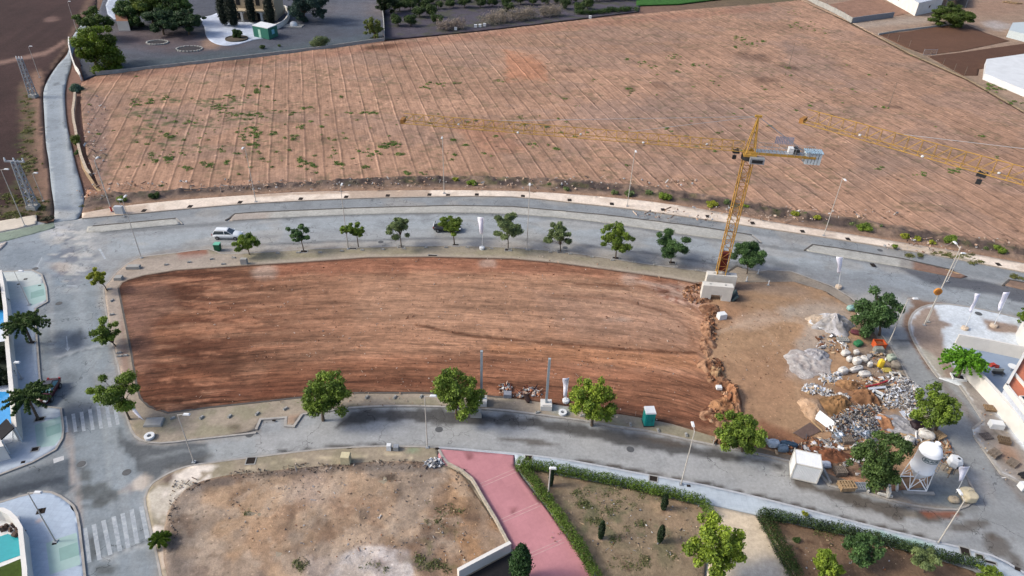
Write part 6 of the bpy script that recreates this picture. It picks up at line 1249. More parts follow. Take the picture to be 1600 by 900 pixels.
banner((753, 389), (756, 340), 'white feather banner on a white foot between tree and lamp', 1.0, seed=1); banner((1310, 449), (1317, 402), 'white feather banner at the bend of the main road kerb', .95, foot='stone', seed=2)
banner((1507, 514), (1532, 459), 'white feather banner on the forecourt, the left of two', .75, foot='stone', seed=3); banner((1552, 510), (1578, 456), 'white feather banner on the forecourt, the right of two', 1.0, foot='stone', seed=4)
banner((884, 628), (889, 590), 'white feather banner beside the grey post on the south side', .75, seed=5, hfrac=.75); banner((1494, 770), (1515, 729), 'bluish white feather banner at the corner by the silo', 1.0, foot='none', seed=6, mir=1)
t = thing('feather_banner', G(220, 655, .14), 'fallen white banner hanging low beside the arching tree', 'banner')
a = ONY(198, 628, t.location.y) - t.location
MB().path([(-.3, .2, 0), (a.x * .6, .2, a.z * .7), (a.x - .2, .1, a.z)], [.04, .03, .02]).build('pole', M_whitepaint, t)
mb = MB(); vs = []
for i in range(9):
    s_ = i / 8; x = a.x * (1 - s_); z = a.z * (1 - s_) ** 1.2 + .3; vs += [(x, -.2 * math.sin(3 * s_), z), (x + .75 - .2 * s_, -.35, z - .1)]
mb.add(vs, [(2 * i, 2 * i + 2, 2 * i + 3, 2 * i + 1) for i in range(8)]); cl = mb.build('cloth', M_cloth, t, sm=True); cl.modifiers.new('thick', 'SOLIDIFY').thickness = .02

# grey site posts on white footings
M_postg = pmat('grey_post', S(176, 188, 194), .6)
for b_, t_, l_ in (((752, 630), (748, 550), 'grey square site post at the right side of the big south tree'), ((853, 636), (857, 562), 'grey square site post on a white block, right of the rubbish heaps')):
    p = G(*b_, .14); q = ONY(*t_, p.y); t = thing('site_post', p, l_, 'post')
    MB().box((0, 0, .35), (1.35, 1.3, .7)).build('base', M_whitewall, t); MB().box((0, .1, (q.z + .6) / 2), (.28, .28, q.z - .7)).build('pole', M_postg, t); MB().box((0, -.52, .8), (.9, .12, .12)).build('lip', M_whitewall, t)
# footway furniture
def sbox(name, x, y, d, mat, label, cat, z=.14, rz=0, group=None, lid=None, zl=0):
    p = G(x, y, z); o = thing(name, p, label, cat, group); MB().box((0, 0, d[2] / 2 + zl), d, rz=rz, taper=.97).build('body', mat, o)
    MB().box((0, 0, d[2] + .03 + zl), (d[0] * .92, d[1] * .92, .06), rz=rz).build('lid', lid or mat, o); return o
sbox('electric_cabinet', 188, 333, (1.5, .7, 1.3), pmat('pale_cabinet', S(206, 210, 214), .6), 'pale electric cabinet on the footway beside the red sleeved lamp', 'cabinet')
sbox('concrete_block', 209, 419, (2.0, .8, .4), M_conc, 'long pale concrete slab lying on the upper left corner of the plot', 'block', rz=.1); sbox('concrete_block', 186, 436, (1.1, .9, .4), M_conc, 'square concrete slab at the tip of the upper left plot corner', 'block', rz=.1)
sbox('concrete_block', 382, 412, (1.0, .6, .9), M_conc, 'upright pale box below the leafy tree by the green bin', 'box'); sbox('concrete_block', 241, 661, (2.0, 1.3, .25), M_conc, 'flat pale slab on the lower left corner of the plot', 'block', rz=.1)
sbox('beige_box', 541, 722, (1.0, .9, 1.1), pmat('beige_box', S(216, 206, 170), .8), 'beige topped box at the upper edge of the bottom plot', 'box'); sbox('curb_box', 744, 650, (1.3, .7, .8), M_conc, 'grey concrete box at the kerb below the big south tree', 'box', z=.02)
sbox('white_block', 1127, 497, (1.2, .9, .8), M_whitepaint, 'white cube block on the yard below the crane base', 'block', .19, rz=.3); sbox('white_tile', 1123, 607, (.7, .6, .3), M_whitepaint, 'small bright white box on the earth mound', 'box', .5)
sbox('white_case', 1555, 667, (1.5, .9, .7), M_whitepaint, 'white box near the pallets by the long white wall', 'box', rz=-.15); sbox('white_case', 1598, 763, (.9, .8, .7), M_whitepaint, 'white box cut by the right picture edge', 'box', rz=.1)
sbox('white_bin', 608, 702, (.5, .5, .7), M_whitepaint, 'left small white bin at the kerb of the bottom plot', 'bin'); sbox('white_bin', 619, 702, (.6, .6, .5), M_steel, 'right small grey bin at the kerb of the bottom plot', 'bin')
t = thing('wheelie_bin', G(341, 391, .02), 'green wheelie bin standing near the white car', 'bin'); MB().box((0, 0, .62), (.85, .75, 1.1), taper=1.12).build('body', pmat('green_plastic', S(30, 98, 66), .6), t); MB().box((0, .02, 1.22), (.98, .9, .1)).build('lid', pmat('mint_lid', S(120, 200, 170), .5), t)
for s_ in (-.35, .35): MB().tube((s_ - .04, .35, .1), (s_ + .04, .35, .1), .1, n=10).build('wheel', M_black, t)
t = thing('portable_toilet', G(1012, 661, .14), 'teal portable toilet with a white roof on the south side', 'toilet'); 
MB().box((0, 0, 1.05), (1.15, 1.15, 2.0), rz=.08).build('cabin', pmat('teal_plastic', S(32, 168, 160), .5), t); MB().box((0, 0, 2.14), (1.25, 1.25, .18), rz=.08, taper=.9).build('roof', M_whitepaint, t); dr = MB().box((.02, -.6, 1.0), (.75, .05, 1.75), rz=.08).build('door', pmat('teal_door', S(24, 146, 142), .5), t)
MB().box((.28, -.64, 1.0), (.06, .05, .16)).build('handle', M_dark, dr); MB().box((0, 0, .05), (1.25, 1.25, .1), rz=.08).build('base', M_dark, t)
for (x, y, r, l) in ((234, 683, .55, 'white cable drum lid lying at the lower left plot corner'), (849 + 30, 646, .5, 'white ring lying beside the grey site post'), (1273, 506, .55, 'left of two white coiled rings near the gravel heap'), (1275 + 1, 511, .6, 'right of two white coiled rings near the gravel heap')):
    t = thing('hose_coil', G(x, y, .2), l, 'coil')
    if 'two' in l: t.location.x += (-.3 if 'left' in l else .5)
    for k in range(3): MB().lathe([(r * .45, k * .1), (r, k * .1), (r, k * .1 + .09), (r * .45, k * .1 + .09), (r * .45, k * .1)], n=18).build('ring', M_whitepaint, t)
# concrete fence feet along the footways
foot0 = thing('concrete_block', (0, 0, 0), 'small pale concrete fence foot on the footway round the plot', 'block', 'concrete fence feet'); MB().box((0, 0, .11), (.62, .26, .2), taper=.85).build('block', M_conc, foot0); MB().tube((-.15, 0, .2), (-.15, 0, .24), .05, n=8).build('socket', M_dark, foot0)
FT = [(434, 396, 0), (466, 395, 0), (500, 395, 0), (534, 392.5, 0), (566, 391, 0), (598, 390, 0), (631, 389, 0), (665, 387, 0), (697, 387, 0), (730, 387, 0), (768, 389, 0), (797, 392, 0), (826, 391, 0), (860, 394, 0), (891, 397, 0), (925, 402, 0), (957, 407, 0), (991, 410, 0), (1024, 414, 0), (1056, 417, 0), (1090, 423, 0), (331, 405, .4), (365, 403, 0), (296, 410, .5), (349, 413, .4), (260, 414, .4),
      (175, 470, 1.4), (171, 452, .3), (175, 492, .3), (186, 552, .3), (187, 557, .3), (196, 556, .3), (270, 654, .8), (315, 653, 1.2), (359, 651, 1.2), (402, 647, 1.2), (446, 639, 1), (573, 621, 1.2), (617, 621, 1.2), (658, 620, 1.2), (985, 664, 1.5), (1028, 673, 1.5), (1072, 680, 1.5), (1116, 692, 1.5), (840, 645, .3), (910, 650, .2)]
for i, (x, y, a) in enumerate(FT):
    if i == 0: foot0.location = G(x, y, .14)
    else: copy_tree(foot0, G(x, y, .14), a + rng.uniform(-.15, .15))
# white posts at the broken road corner
for i, (x, y, l) in enumerate(((1184, 428, 'white stub post at the kerb corner right of the crane'), (1200, 446, 'white stub with grey dust beside the yard edge'), (1166, 440, 'small white stub behind the tree right of the crane'))):
    t = thing('stub_post', G(x, y, .14), l, 'post'); MB().tube((0, 0, 0), (0, 0, .9), .1, .08, 7).build('post', M_whitepaint, t); MB().box((0, 0, .06), (.4, .3, .12)).build('base', M_conc, t)
# tree pits of the footways: dark squares of soil with a stone frame
M_pit = pmat('pit_soil', S(44, 36, 32), 1, var=.2); PITS = [(225, 329), (297, 322.5), (375, 316), (470, 310.5), (541, 307.5), (606, 305.5), (671, 304), (700, 305), (745, 304), (817, 306.5), (890, 312.5), (956, 318.5), (1036, 327.5), (1106, 338), (1176, 348.5), (1254, 361.5), (1325, 373.5), (1364, 414), (1560, 413)]
def pit(x, y, w, d, mat=M_pit, frame=True, z=.134, rz=0):
    p = G(x, y, z); t = tag(MB().box((p.x, p.y, z + .004), (w, d, .012), rz=rz).build('tree_pit', mat), kind='structure')
    if frame:
        mb = MB(); c, s_ = math.cos(rz), math.sin(rz)
        for ux, uy, lx, ly in ((0, d / 2 + .05, w + .2, .1), (0, -d / 2 - .05, w + .2, .1), (w / 2 + .05, 0, .1, d), (-w / 2 - .05, 0, .1, d)): mb.box((p.x + ux * c - uy * s_, p.y + ux * s_ + uy * c, z + .02), (lx, ly, .04), rz=rz)
        tag(mb.build('pit_frame', M_conc), kind='structure')
for x, y in PITS: pit(x, y, .75, 1.0, frame=False)
for x, y in ((475, 393.5), (552, 388), (627, 386), (712, 384), (794, 391), (876, 394), (962, 404), (1050, 411)): pit(x, y - .5, 1.0, .7, z=.137)
for x, y, w, d, a in ((392, 720, .9, .9, .1), (826, 716, .7, .7, 0), (1021, 748, .8, .7, -.2), (1076, 759, .4, .3, 0), (1508, 862, .8, .9, -.3), (1531, 870, .6, .5, -.3), (1548, 879, .9, .25, -.3), (1590, 889, .5, .4, -.5), (55, 702, .65, .55, .3), (36, 722, .4, .35, .3), (61, 799, .45, .7, .3), (67, 798, .45, .7, .3), (85, 849, .4, .3, .3), (50, 535, .7, .5, 0), (62, 655, .9, .55, .3), (1480, 475 + 85, .1, .1, 0), (683, 701, .4, .3, 0), (428, 657, .4, .25, 0), (40, 436, .5, .35, .3), (29, 444, .4, .3, .3), (62, 446, .4, .25, .3), (28, 449, .1, .1, 0)): pit(x, y, w, d, z=.142, rz=a, frame=(w > .55))
pit(676, 399.5, 1.4, .45, z=.139); pit(1497, 589, 1.3, 1.0, z=.139, rz=-.2)
# manhole covers
def manhole(x, y, r=.4, z=.004, c=(96, 98, 100)):
    p = G(x, y, z); tag(MB().lathe([(.01, .014), (r * .86, .014), (r * .86, .006), (r, .006), (r, 0)], p, 20).build('manhole_cover', pmat('iron', S(*c), .7)), kind='structure')
for x, y in ((595, 378), (883, 387), (686, 671), (985, 702), (390, 679), (1462, 524), (127, 725), (92, 474), (1375, 391), (1438, 403), (198, 738), (1529, 490), (55, 420)): manhole(x, y, .45 if x < 1400 else .5, .15 if (x, y) in ((1529, 490),) else .006)
# ================================================================ VEHICLES
M_carglass = pmat('car_glass', (.03, .045, .055), .06, spec=.9, var=.02); M_rim = pmat('wheel_rim', S(150, 154, 158), .4, metal=.6); M_hl = pmat('headlight_glass', S(236, 240, 244), .1, spec=.8); M_tl = pmat('tail_light', S(170, 30, 26), .3)
def car(loc, rz, label, paint, L=4.4, W=1.82, H=1.62, suv=True, rear_white=None, roofmat=None, glass=None):
    t = thing('parked_car' if False else 'car', loc, label, 'car', rz=rz); l = L / 2; gm = glass or M_carglass
    st = [(-l, .74, .55, .80), (-l + .12, .88, .32, .96), (-l + .7, .95, .26, 1.0), (-.6, .97, .24, 1.0), (.55, .97, .24, .99), (l - 1.25, .96, .25, .97), (l - .5, .93, .27, .90), (l - .1, .82, .34, .74), (l, .66, .45, .62)]
    mb = MB(); vs = []; k = W / 2
    for x, w, zb, zt in st:
        w *= k; zm = (zb + zt) / 2
        vs += [(x, -w * .86, zb), (x, -w, zm - .05), (x, -w * .97, zt - .12), (x, -w * .82, zt), (x, 0, zt + .03), (x, w * .82, zt), (x, w * .97, zt - .12), (x, w, zm - .05), (x, w * .86, zb)]
    n = 9; fs = [(i * n + j, (i + 1) * n + j, (i + 1) * n + j + 1, i * n + j + 1) for i in range(len(st) - 1) for j in range(n - 1)]
    fs += [(i * n + n - 1, (i + 1) * n + n - 1, (i + 1) * n, i * n) for i in range(len(st) - 1)] + [tuple(range(n)), tuple(range((len(st) - 1) * n, len(st) * n))[::-1]]
    mb.add(vs, fs); body = mb.build('body', paint, t, sm=True)
    b0, b1 = -l + (.12 if suv else .5), l - 1.25; t0, t1 = -l + (.5 if suv else 1.05), l - 2.15; zb, zt = .97, H - .06; wb, wt = k * .86, k * .68
    P = [(b0, -wb, zb), (b1, -wb * .96, zb), (b1, wb * .96, zb), (b0, wb, zb), (t0, -wt, zt), (t1, -wt, zt), (t1, wt, zt), (t0, wt, zt)]
    MB().add(P, [(0, 1, 5, 4), (2, 3, 7, 6)]).build('side_window', gm, t); MB().add([P[i] for i in (1, 2, 6, 5)], [(0, 1, 2, 3)]).build('windscreen', glass or M_carglass, t); MB().add([P[i] for i in (3, 0, 4, 7)], [(0, 1, 2, 3)]).build('rear_window', gm, t)
    mb = MB(); mb.add([(t0 - .04, -wt - .03, zt), (t1 + .05, -wt - .03, zt), (t1 + .05, wt + .03, zt), (t0 - .04, wt + .03, zt), (t0 + .06, -wt * .8, zt + .08), (t1 - .12, -wt * .8, zt + .07), (t1 - .12, wt * .8, zt + .07), (t0 + .06, wt * .8, zt + .08)], [(3, 2, 1, 0), (4, 5, 6, 7), (0, 1, 5, 4), (1, 2, 6, 5), (2, 3, 7, 6), (3, 0, 4, 7)])
    rf = mb.build('roof', roofmat or paint, t)
    if suv:
        for s_ in (-1, 1): MB().tube((t0 + .2, s_ * wt * .86, zt + .13), (t1 - .25, s_ * wt * .86, zt + .12), .025).build('roof_rail', M_steel, rf)
    mb = MB()
    for s_ in (-1, 1):
        for a, b in (((b0, s_ * wb, zb), (t0, s_ * wt, zt)), ((b1, s_ * wb * .96, zb), (t1, s_ * wt, zt)), ((-.25, s_ * wb, zb), (-.3, s_ * wt, zt))): mb.tube(a, b, .05, .045, 4)
    mb.build('pillars', paint, t)
    for x in (-l + .82, l - .85):
        for s_ in (-1, 1):
            w_ = MB().tube((x, s_ * (k - .22), .33), (x, s_ * (k + .01), .33), .33, n=18).build('wheel', M_black, t); MB().tube((x, s_ * (k - .02), .33), (x, s_ * (k + .03), .33), .2, n=12).build('rim', M_rim, w_)
    for s_ in (-1, 1):
        MB().box((l - .14, s_ * k * .62, .72), (.3, .34, .14), rz=-s_ * .35).build('headlight', M_hl, t); MB().box((-l + .03, s_ * k * .72, .82), (.14, .22, .3)).build('tail_light', M_tl, t)
        MB().box((l - 1.45, s_ * (k + .09), 1.0), (.16, .2, .13)).build('wing_mirror', paint, t)
    MB().box((l - .02, 0, .45), (.08, .9, .2)).build('grille', M_dark, t); return t
M_white = pmat('white_car_paint', S(240, 246, 250), .25, spec=.6, var=.03)
p = G(357, 371, .01); car(p, .03, 'white estate car driving right on the main road', M_white, 4.6, 1.85, 1.6)
p = G(699, 360, .01); car(p, -.01, 'black car partly hidden behind a roadside tree on the main road', pmat('black_car_paint', (.012, .013, .016), .2, spec=.7), 4.7, 1.88, 1.68, roofmat=pmat('grey_roof', S(150, 158, 166), .3)); 
_c = [o for o in bpy.data.objects if o.get('label', '').startswith('black car partly')][0]; MB().box((-2.3, 0, .8), (.12, 1.35, .55)).build('tailgate', M_white, _c)
p = G(77, 617, .01); car(p, R(-82), 'dark red car parked facing the zebra crossing', pmat('dark_red_paint', S(80, 14, 26), .25, spec=.6), 4.0, 1.78, 1.5, suv=False, roofmat=pmat('black_roof', (.03, .03, .035), .2, spec=.7), glass=pmat('sky_glass', S(70, 150, 170), .1, spec=.8))

# ================================================================ TOWER CRANES
M_yel = pmat('crane_yellow', S(196, 154, 72), .75, var=.15, scale=.7); M_rust = pmat('crane_rust', S(172, 124, 66), .8, var=.25, scale=.8)
def lattice(mb, a, b, up, w, h, n, r=.06, tri=True, bays=True):
    a, b = Vector(a), Vector(b); d = (b - a).normalized(); up = (up - d * up.dot(d)).normalized(); s_ = d.cross(up)
    def pts(u): c = a + (b - a) * u; return (c - s_ * w / 2, c + s_ * w / 2, c + up * h) if tri else (c - s_ * w / 2 - up * h / 2, c + s_ * w / 2 - up * h / 2, c + s_ * w / 2 + up * h / 2, c - s_ * w / 2 + up * h / 2)
    P0, P1 = pts(0), pts(1)
    ch = MB()
    for p, q in zip(P0, P1): ch.tube(p, q, r * 1.5, n=5)
    for i in range(n):
        A, B = pts(i / n), pts((i + 1) / n); m = len(A)
        for k in range(m):
            k2 = (k + 1) % m; mb.tube(A[k], A[k2], r * .8, n=4, caps=False)
            if tri and k != 0: mb.tube(A[k] if k == 2 else B[k], B[k2] if k == 2 else A[k2], r * .7, n=4, caps=False)
            else: (mb.tube(A[k], B[k2], r * .7, n=4, caps=False) if i % 2 else mb.tube(A[k2], B[k], r * .7, n=4, caps=False))
    return ch
def crane(name_lab, base, H, jdir, JL, apex, rx0, jw=1.3, jh=1.3, cl=8.5, full=True, sink=0):
    t = thing('tower_crane', base, name_lab, 'crane'); Z = Vector((0, 0, 1)); jd = Vector((jdir[0], jdir[1], 0)).normalized(); sd_ = Vector((-jd.y, jd.x, 0)); rz = math.atan2(jd.y, jd.x)
    # mast
    mb = MB(); ch = lattice(mb, (0, 0, 0), (0, 0, H - 1), jd, 1.25, 1.25, 16, .055, tri=False); ch.build('mast_chords', M_yel, t); mb.build('mast_bracing', M_rust, t)
    if full: MB().box((0, -.0, 4.6), (.95, .95, 3.0), rz=rz).build('mast_panel', pmat('red_brown_panel', S(112, 40, 28), .8, var=.2), t)
    # slewing ring, platform, tower head
    MB().tube((0, 0, H - 1.1), (0, 0, H - .55), 1.0, n=20).build('slewing_ring', M_dark, t)
    MB().box((0, 0, H - .35), (1.7, 1.7, .35), rz=rz).build('turntable', M_yel, t)
    mb = MB(); ap = Vector((0, 0, apex))
    for s1 in (-1, 1):
        for s2 in (-1, 1): mb.tube(jd * s1 * .6 + sd_ * s2 * .6 + Z * (H - .2), ap + sd_ * s2 * .12 - Z * 0, .085, n=5)
    for k in range(1, 5):
        f = k / 5; c = Z * (H - .2 + (apex - H) * f); w = .6 * (1 - f)
        for s2 in (-1, 1): mb.tube(c + jd * w + sd_ * s2 * w, c - jd * w + sd_ * s2 * w, .04, n=4)
        for s1 in (-1, 1): mb.tube(c + jd * w * s1 + sd_ * w, c + jd * w * s1 - sd_ * w, .04, n=4)
    mb.box(ap + Z * .05, (.9, .35, .25), rz=rz); mb.build('tower_head', M_yel, t)
    # jib
    mb = MB(); ch = lattice(mb, jd * 1.0 + Z * (H + .1), jd * JL + Z * (H + .25), Z, jw, jh, int(JL / 1.45), .034); jb = ch.build('jib', M_yel, t); mb.build('bracing', M_yel, jb)
    MB().box(jd * (JL + .2) + Z * (H + .45), (.5, jw, .6), rz=rz).build('jib_tip', M_rust, t)
    tr = MB(); x = rx0; tr.box(jd * x + Z * (H - .15), (.9, jw, .18), rz=rz)
    for s1 in (-.35, .35): tr.tube(jd * (x + s1) - sd_ * .6 + Z * (H - .05), jd * (x + s1) + sd_ * .6 + Z * (H - .05), .12, n=8)
    tr.build('trolley', M_dark, t)
    hk = MB(); hk.tube(jd * x + Z * (H - .2), jd * x + Z * (H - .8), .03, n=4); hk.build('hoist_rope', M_dark, t); MB().box(jd * x + Z * (H - 1.0), (.5, .3, .5), rz=rz).build('hook_block', M_dark, t)
    for f in (.35, .75): MB().tube(ap, jd * JL * f + Z * (H + .1 + jh), .025, n=4).build('tie_rod', M_steel, t)
    for k in range(5): MB().lathe([(.01, .2), (.16, .14), (.16, 0), (.01, 0)], jd * (JL * (.12 + .18 * k)) + sd_ * jw * .5 * (1 if k % 2 else -1) + Z * (H + .2), 8).build('marker_lamp', M_whitepaint, t)
    # counter jib
    cj = MB()
    for s1 in (-1, 1): cj.box(-jd * (cl / 2) + sd_ * s1 * .65 + Z * H, (cl, .16, .3), rz=rz)
    for k in range(6): cj.box(-jd * (1 + (cl - 1) * k / 5) + Z * H, (.1, 1.3, .12), rz=rz)
    c_ = cj.build('counter_jib', M_yel, t); 
    w = MB()
    for k in range(int(cl * 2)): w.box(-jd * (.7 + k * .5) + Z * (H + .18), (.42, 1.2, .03), rz=rz)
    w.build('walkway', M_steel, t); rl = MB()
    for s1 in (-1, 1):
        for zz in (.55, 1.05): rl.tube(-jd * 1 + sd_ * s1 * .75 + Z * (H + zz), -jd * cl + sd_ * s1 * .75 + Z * (H + zz), .025, n=4)
        for k in range(9): rl.tube(-jd * (1 + (cl - 1) * k / 8) + sd_ * s1 * .75 + Z * H, -jd * (1 + (cl - 1) * k / 8) + sd_ * s1 * .75 + Z * (H + 1.05), .022, n=4)
    rl.build('railing', M_steel, t)
    for s1 in (-1, 1): MB().tube(ap, -jd * (cl - 1) + sd_ * s1 * .6 + Z * (H + .2), .03, n=4).build('tie_rod', M_steel, t)
    wn_ = MB().tube(-jd * 5.9 - sd_ * .45 + Z * (H + .65), -jd * 5.9 + sd_ * .45 + Z * (H + .65), .42, n=14).build('winch_drum', M_dark, t); MB().box(-jd * 5.2 + Z * (H + .6), (.6, .9, .8), rz=rz).build('motor', M_whitepaint, wn_)
    nw = 5
    for k in range(nw): MB().box(-jd * (cl - .3 + (k - 2) * .42) + Z * (H - .15), (.34, 1.35, 1.6), rz=rz).build('counterweight', pmat('blue_white_weight', S(214, 226, 232), .8) if k == 0 and 'bw' not in globals() else globals().get('bw') or bpy.data.materials['blue_white_weight'], t)
    sh = MB()
    for k in range(9): sh.box(-jd * (cl - 1.4 + k * .27) - sd_ * 0 + Z * (H + .72), (.1, 1.6, .1), rz=rz)
    sh.build('weight_cover', pmat('blue_bars', S(158, 192, 216), .6), t)
    cb = MB().box(-jd * .9 + sd_ * (-1.0 if jd.x > 0 else 1.0) * 1.0 + Z * (H - .8), (1.9, 1.0, .8), rz=rz).build('control_box', M_steel, t)
    MB().box(-jd * .9 + sd_ * (-1.0 if jd.x > 0 else 1.0) * 1.52 + Z * (H - .8), (1.4, .04, .45), rz=rz).build('panel', M_dark, cb)
    # sign board with grille on the counter jib
    gb = MB()
    for k in range(11): gb.box(-jd * (3.2 + k * .22) - sd_ * (-.8 if jd.x > 0 else .8) + Z * (H + 1.6), (.14, .05, 1.0), rz=rz)
    gb.build('grille_panel', pmat('lilac_grey', S(164, 168, 190), .6), t)
    return t
cbase = G(1121, 447, .2); HJ = 21.0
cjoint = ONY(1163, 236, cbase.y); HJ = cjoint.z - .2
tipp = G(632, 190, cjoint.z + .3); jd_ = Vector((tipp.x - cbase.x, tipp.y - cbase.y, 0)); apz = ONY(1184, 182, cbase.y).z - .2
cr1 = crane('yellow tower crane standing on white concrete blocks above the plot', cbase, HJ, jd_, jd_.length, apz, 1.9, 1.25, 1.25)
# concrete ballast blocks (they carry the crane: things of their own)
M_ball = pmat('ballast_concrete', S(222, 220, 212), .85, var=.08, scale=1)
def ballast(label, x, y):
    p = G(x, y, .19); t = thing('ballast_block', p, label, 'block'); k = 2.2
    pr = [(-k, 0), (-k * .35, 0), (-k * .35, .95), (k * .35, .95), (k * .35, 0), (k, 0), (k, 2.5), (-k, 2.5)]
    for i, y0 in enumerate((-.5,)):
        n = len(pr); vs = [(a, -.55, b) for a, b in pr] + [(a, .55, b) for a, b in pr]
        MB().add(vs, [tuple(range(n)), tuple(range(n, 2 * n))[::-1]] + [(j, n + j, n + (j + 1) % n, (j + 1) % n) for j in range(n)]).build('block', M_ball, t)
    mb = MB()
    for s1 in (-1.1, 1.1): mb.box((s1, 0, 2.52), (.3, .3, .06))
    mb.build('lifting_pockets', M_conc, t); t.rotation_euler.z = -.1; return t
ballast('front white concrete ballast block under the crane mast', 1117, 466); ballast('rear white concrete ballast block under the crane mast', 1123, 449)
t = thing('crane_undercarriage', (cbase.x, cbase.y, .19), 'x', 'x'); bpy.data.objects.remove(t)
uc = MB()
for a in (.6, -.75): uc.box((0, 0, .35), (4.4, .3, .35), rz=a)
uc.build('undercarriage', M_yel, cr1)
t = thing('shadow_sheet', G(1146, 466, .2), 'dark blue grey sheet put in for the shadow at the right side of the crane blocks', 'sheet'); MB().box((0, 0, .5), (.25, 1.9, 1.2), rz=-.1, tilt=(0, .7)).build('sheet', pmat('slate_blue', S(62, 82, 88), .8), t); MB().box((-.25, 0, .08), (.9, 1.5, .12)).build('shadow_slab', pmat('slate_dark', S(36, 46, 52), .8), t)  # dark sheet and slab added in place of the blocks' cast shadow
# second crane: only the outer jib reaches into the picture; the tower stands right of it
z2 = 29.0; tip2 = G(1257, 190, z2); in2 = G(1600, 284, z2); d2 = (in2 - tip2); L2 = d2.length + 17; d2n = d2.normalized(); b2 = tip2 + d2n * L2
crane('second yellow tower crane whose jib reaches in from the right edge', (b2.x, b2.y, .1), z2 - .4, -d2n, L2, z2 + 6, L2 - (in2 - tip2).length * .84, 1.3, 1.6, full=False)
# ================================================================ BUILDING YARD
def blob_mesh(d, seed, sq=.55, n=14, rough=.12):
    """a stuffed, sagging shape (super-ellipsoid with creases) standing on z = 0"""
    vs = []; m = n * 2; a, b, c = d[0] / 2, d[1] / 2, d[2] / 2; pw = lambda x: math.copysign(abs(x) ** sq, x)
    for i in range(n + 1):
        ph = -math.pi / 2 + math.pi * i / n
        for k in range(m):
            th = 2 * math.pi * k / m
            x, y, z = pw(math.cos(ph)) * pw(math.cos(th)), pw(math.cos(ph)) * pw(math.sin(th)), pw(math.sin(ph))
            f = 1 + rough * 2 * (float(fbm(np.array([x * 2.2 + seed]), np.array([y * 2.2 + z * 1.7 + seed]), seed)[0]) - .5)
            vs.append((a * x * f, b * y * f, c + c * z * f))
    return vs, [(i * m + k, i * m + (k + 1) % m, (i + 1) * m + (k + 1) % m, (i + 1) * m + k) for i in range(n) for k in range(m)]
M_bag = pmat('woven_bag', (.50, .50, .49), .8, var=.1, scale=3, dirt=(.34, .32, .29)); M_bagg = pmat('grey_bag', S(150, 156, 150), .85, var=.2, scale=2)
def bag(x, y, d, label, mat=None, rz=0, z=.2, name='bulk_bag', group=None, loops=True, seed=None):
    s_ = seed or int(x + y); t = thing(name, G(x, y, z), label, 'bag', group, rz); MB().add(*blob_mesh(d, s_, rough=.16)).build('sack', mat or M_bag, t, sm=True)
    if loops:
        mb = MB()
        mb.path([(-d[0] * .3, 0, d[2] * .92), (-d[0] * .1, .05, d[2] * 1.25), (d[0] * .12, 0, d[2] * 1.2), (d[0] * .3, -.05, d[2] * .9)], .05, 5); mb.build('strap', mat or M_bag, t)
    return t
BG = [(1320, 555, (1.3, 1.0, .9), 'white bulk bag at the upper left of the bag group', .3), (1337, 553, (.8, .7, .7), 'small white round bag at the top of the bag group', 0), (1326, 564, (.8, .8, .8), 'small bulging white bag in the middle left of the bag group', .4), (1337, 569, (1.2, 1.1, 1.2), 'biggest round cream white bag in the middle of the group', 0),
      (1349, 564, (1.2, .9, .8), 'slanting white bag at the right of the bag group', -.6), (1316, 583, (1.3, 1.1, 1.0), 'white bag at the lower left end of the long roll', .3), (1337, 580, (2.3, .8, .8), 'long white wrapped roll below the bag group', .35), (1350, 587, (1.8, 1.0, .7), 'wide flat white bag below the long roll', .1), (1358, 573, (.7, .6, .9), 'narrow white bag at the right end of the roll', 0),
      (1344, 493, (1.1, .9, .8), 'white bag half under the dark tree by the gravel heap', .2)]
for x, y, d, l, a in BG: bag(x, y, tuple(k * .88 for k in d), l, rz=a)
bag(1329, 484, (1.3, .9, .7), 'pale teal bag at the foot of the dark tree', pmat('teal_bag', S(150, 190, 184), .8), .3); bag(1391, 563, (1.2, 1.0, .9), 'greenish grey sack beside the east street', pmat('green_grey_bag', S(172, 184, 168), .85), .3); bag(1398, 574, (1.2, 1.0, .9), 'dusty grey brown sack beside the east street', pmat('dusty_bag', S(150, 142, 130), .85), -.3)
bag(1418, 692, (1.2, 1.0, .9), 'white bag half hidden right of the dark dense tree', rz=.5); bag(1446, 684, (1.7, 1.0, .9), 'white wrapped bundle behind the silo', rz=-.4); bag(1441, 676, (1.0, .8, .6), 'small white wrapped bag at the rubble corner', rz=.2); bag(1510, 779, (1.5, 1.6, 1.2), 'cream crumpled bag on the corner by the silo', pmat('cream_bag', S(220, 208, 178), .85, var=.1)); bag(1489, 783, (1.0, .8, .5), 'small cream folded bag left of the cream crumpled bag', pmat('cream_bag_fold', S(196, 182, 158), .85, var=.15))
bag(1191, 692, (1.2, .8, .7), 'bluish white bag right of the broad tree', rz=.2); bag(1207, 697, (1.3, .9, .9), 'second bluish white bag right of the broad tree', pmat('blue_white_bag', S(190, 206, 222), .8)); bag(1222, 704, (1.2, .9, .8), 'grey blue bag close to the white container', pmat('blue_grey_bag', S(112, 134, 156), .8)); bag(1232, 697, (1.9, .6, .6), 'long dark blue roll with white wrap behind the container', pmat('navy_wrap', S(58, 84, 108), .7), -.25)
bag(1374, 574, (.75, .7, 1.3), 'bright yellow sack standing among the rubble', pmat('yellow_bag', S(240, 204, 60), .7), loops=False); bag(1385, 579, (1.2, .9, .25), 'flat dull yellow sheeting right of the yellow sack', pmat('dull_yellow', S(196, 178, 90), .8), loops=False, name='plastic_sheet')
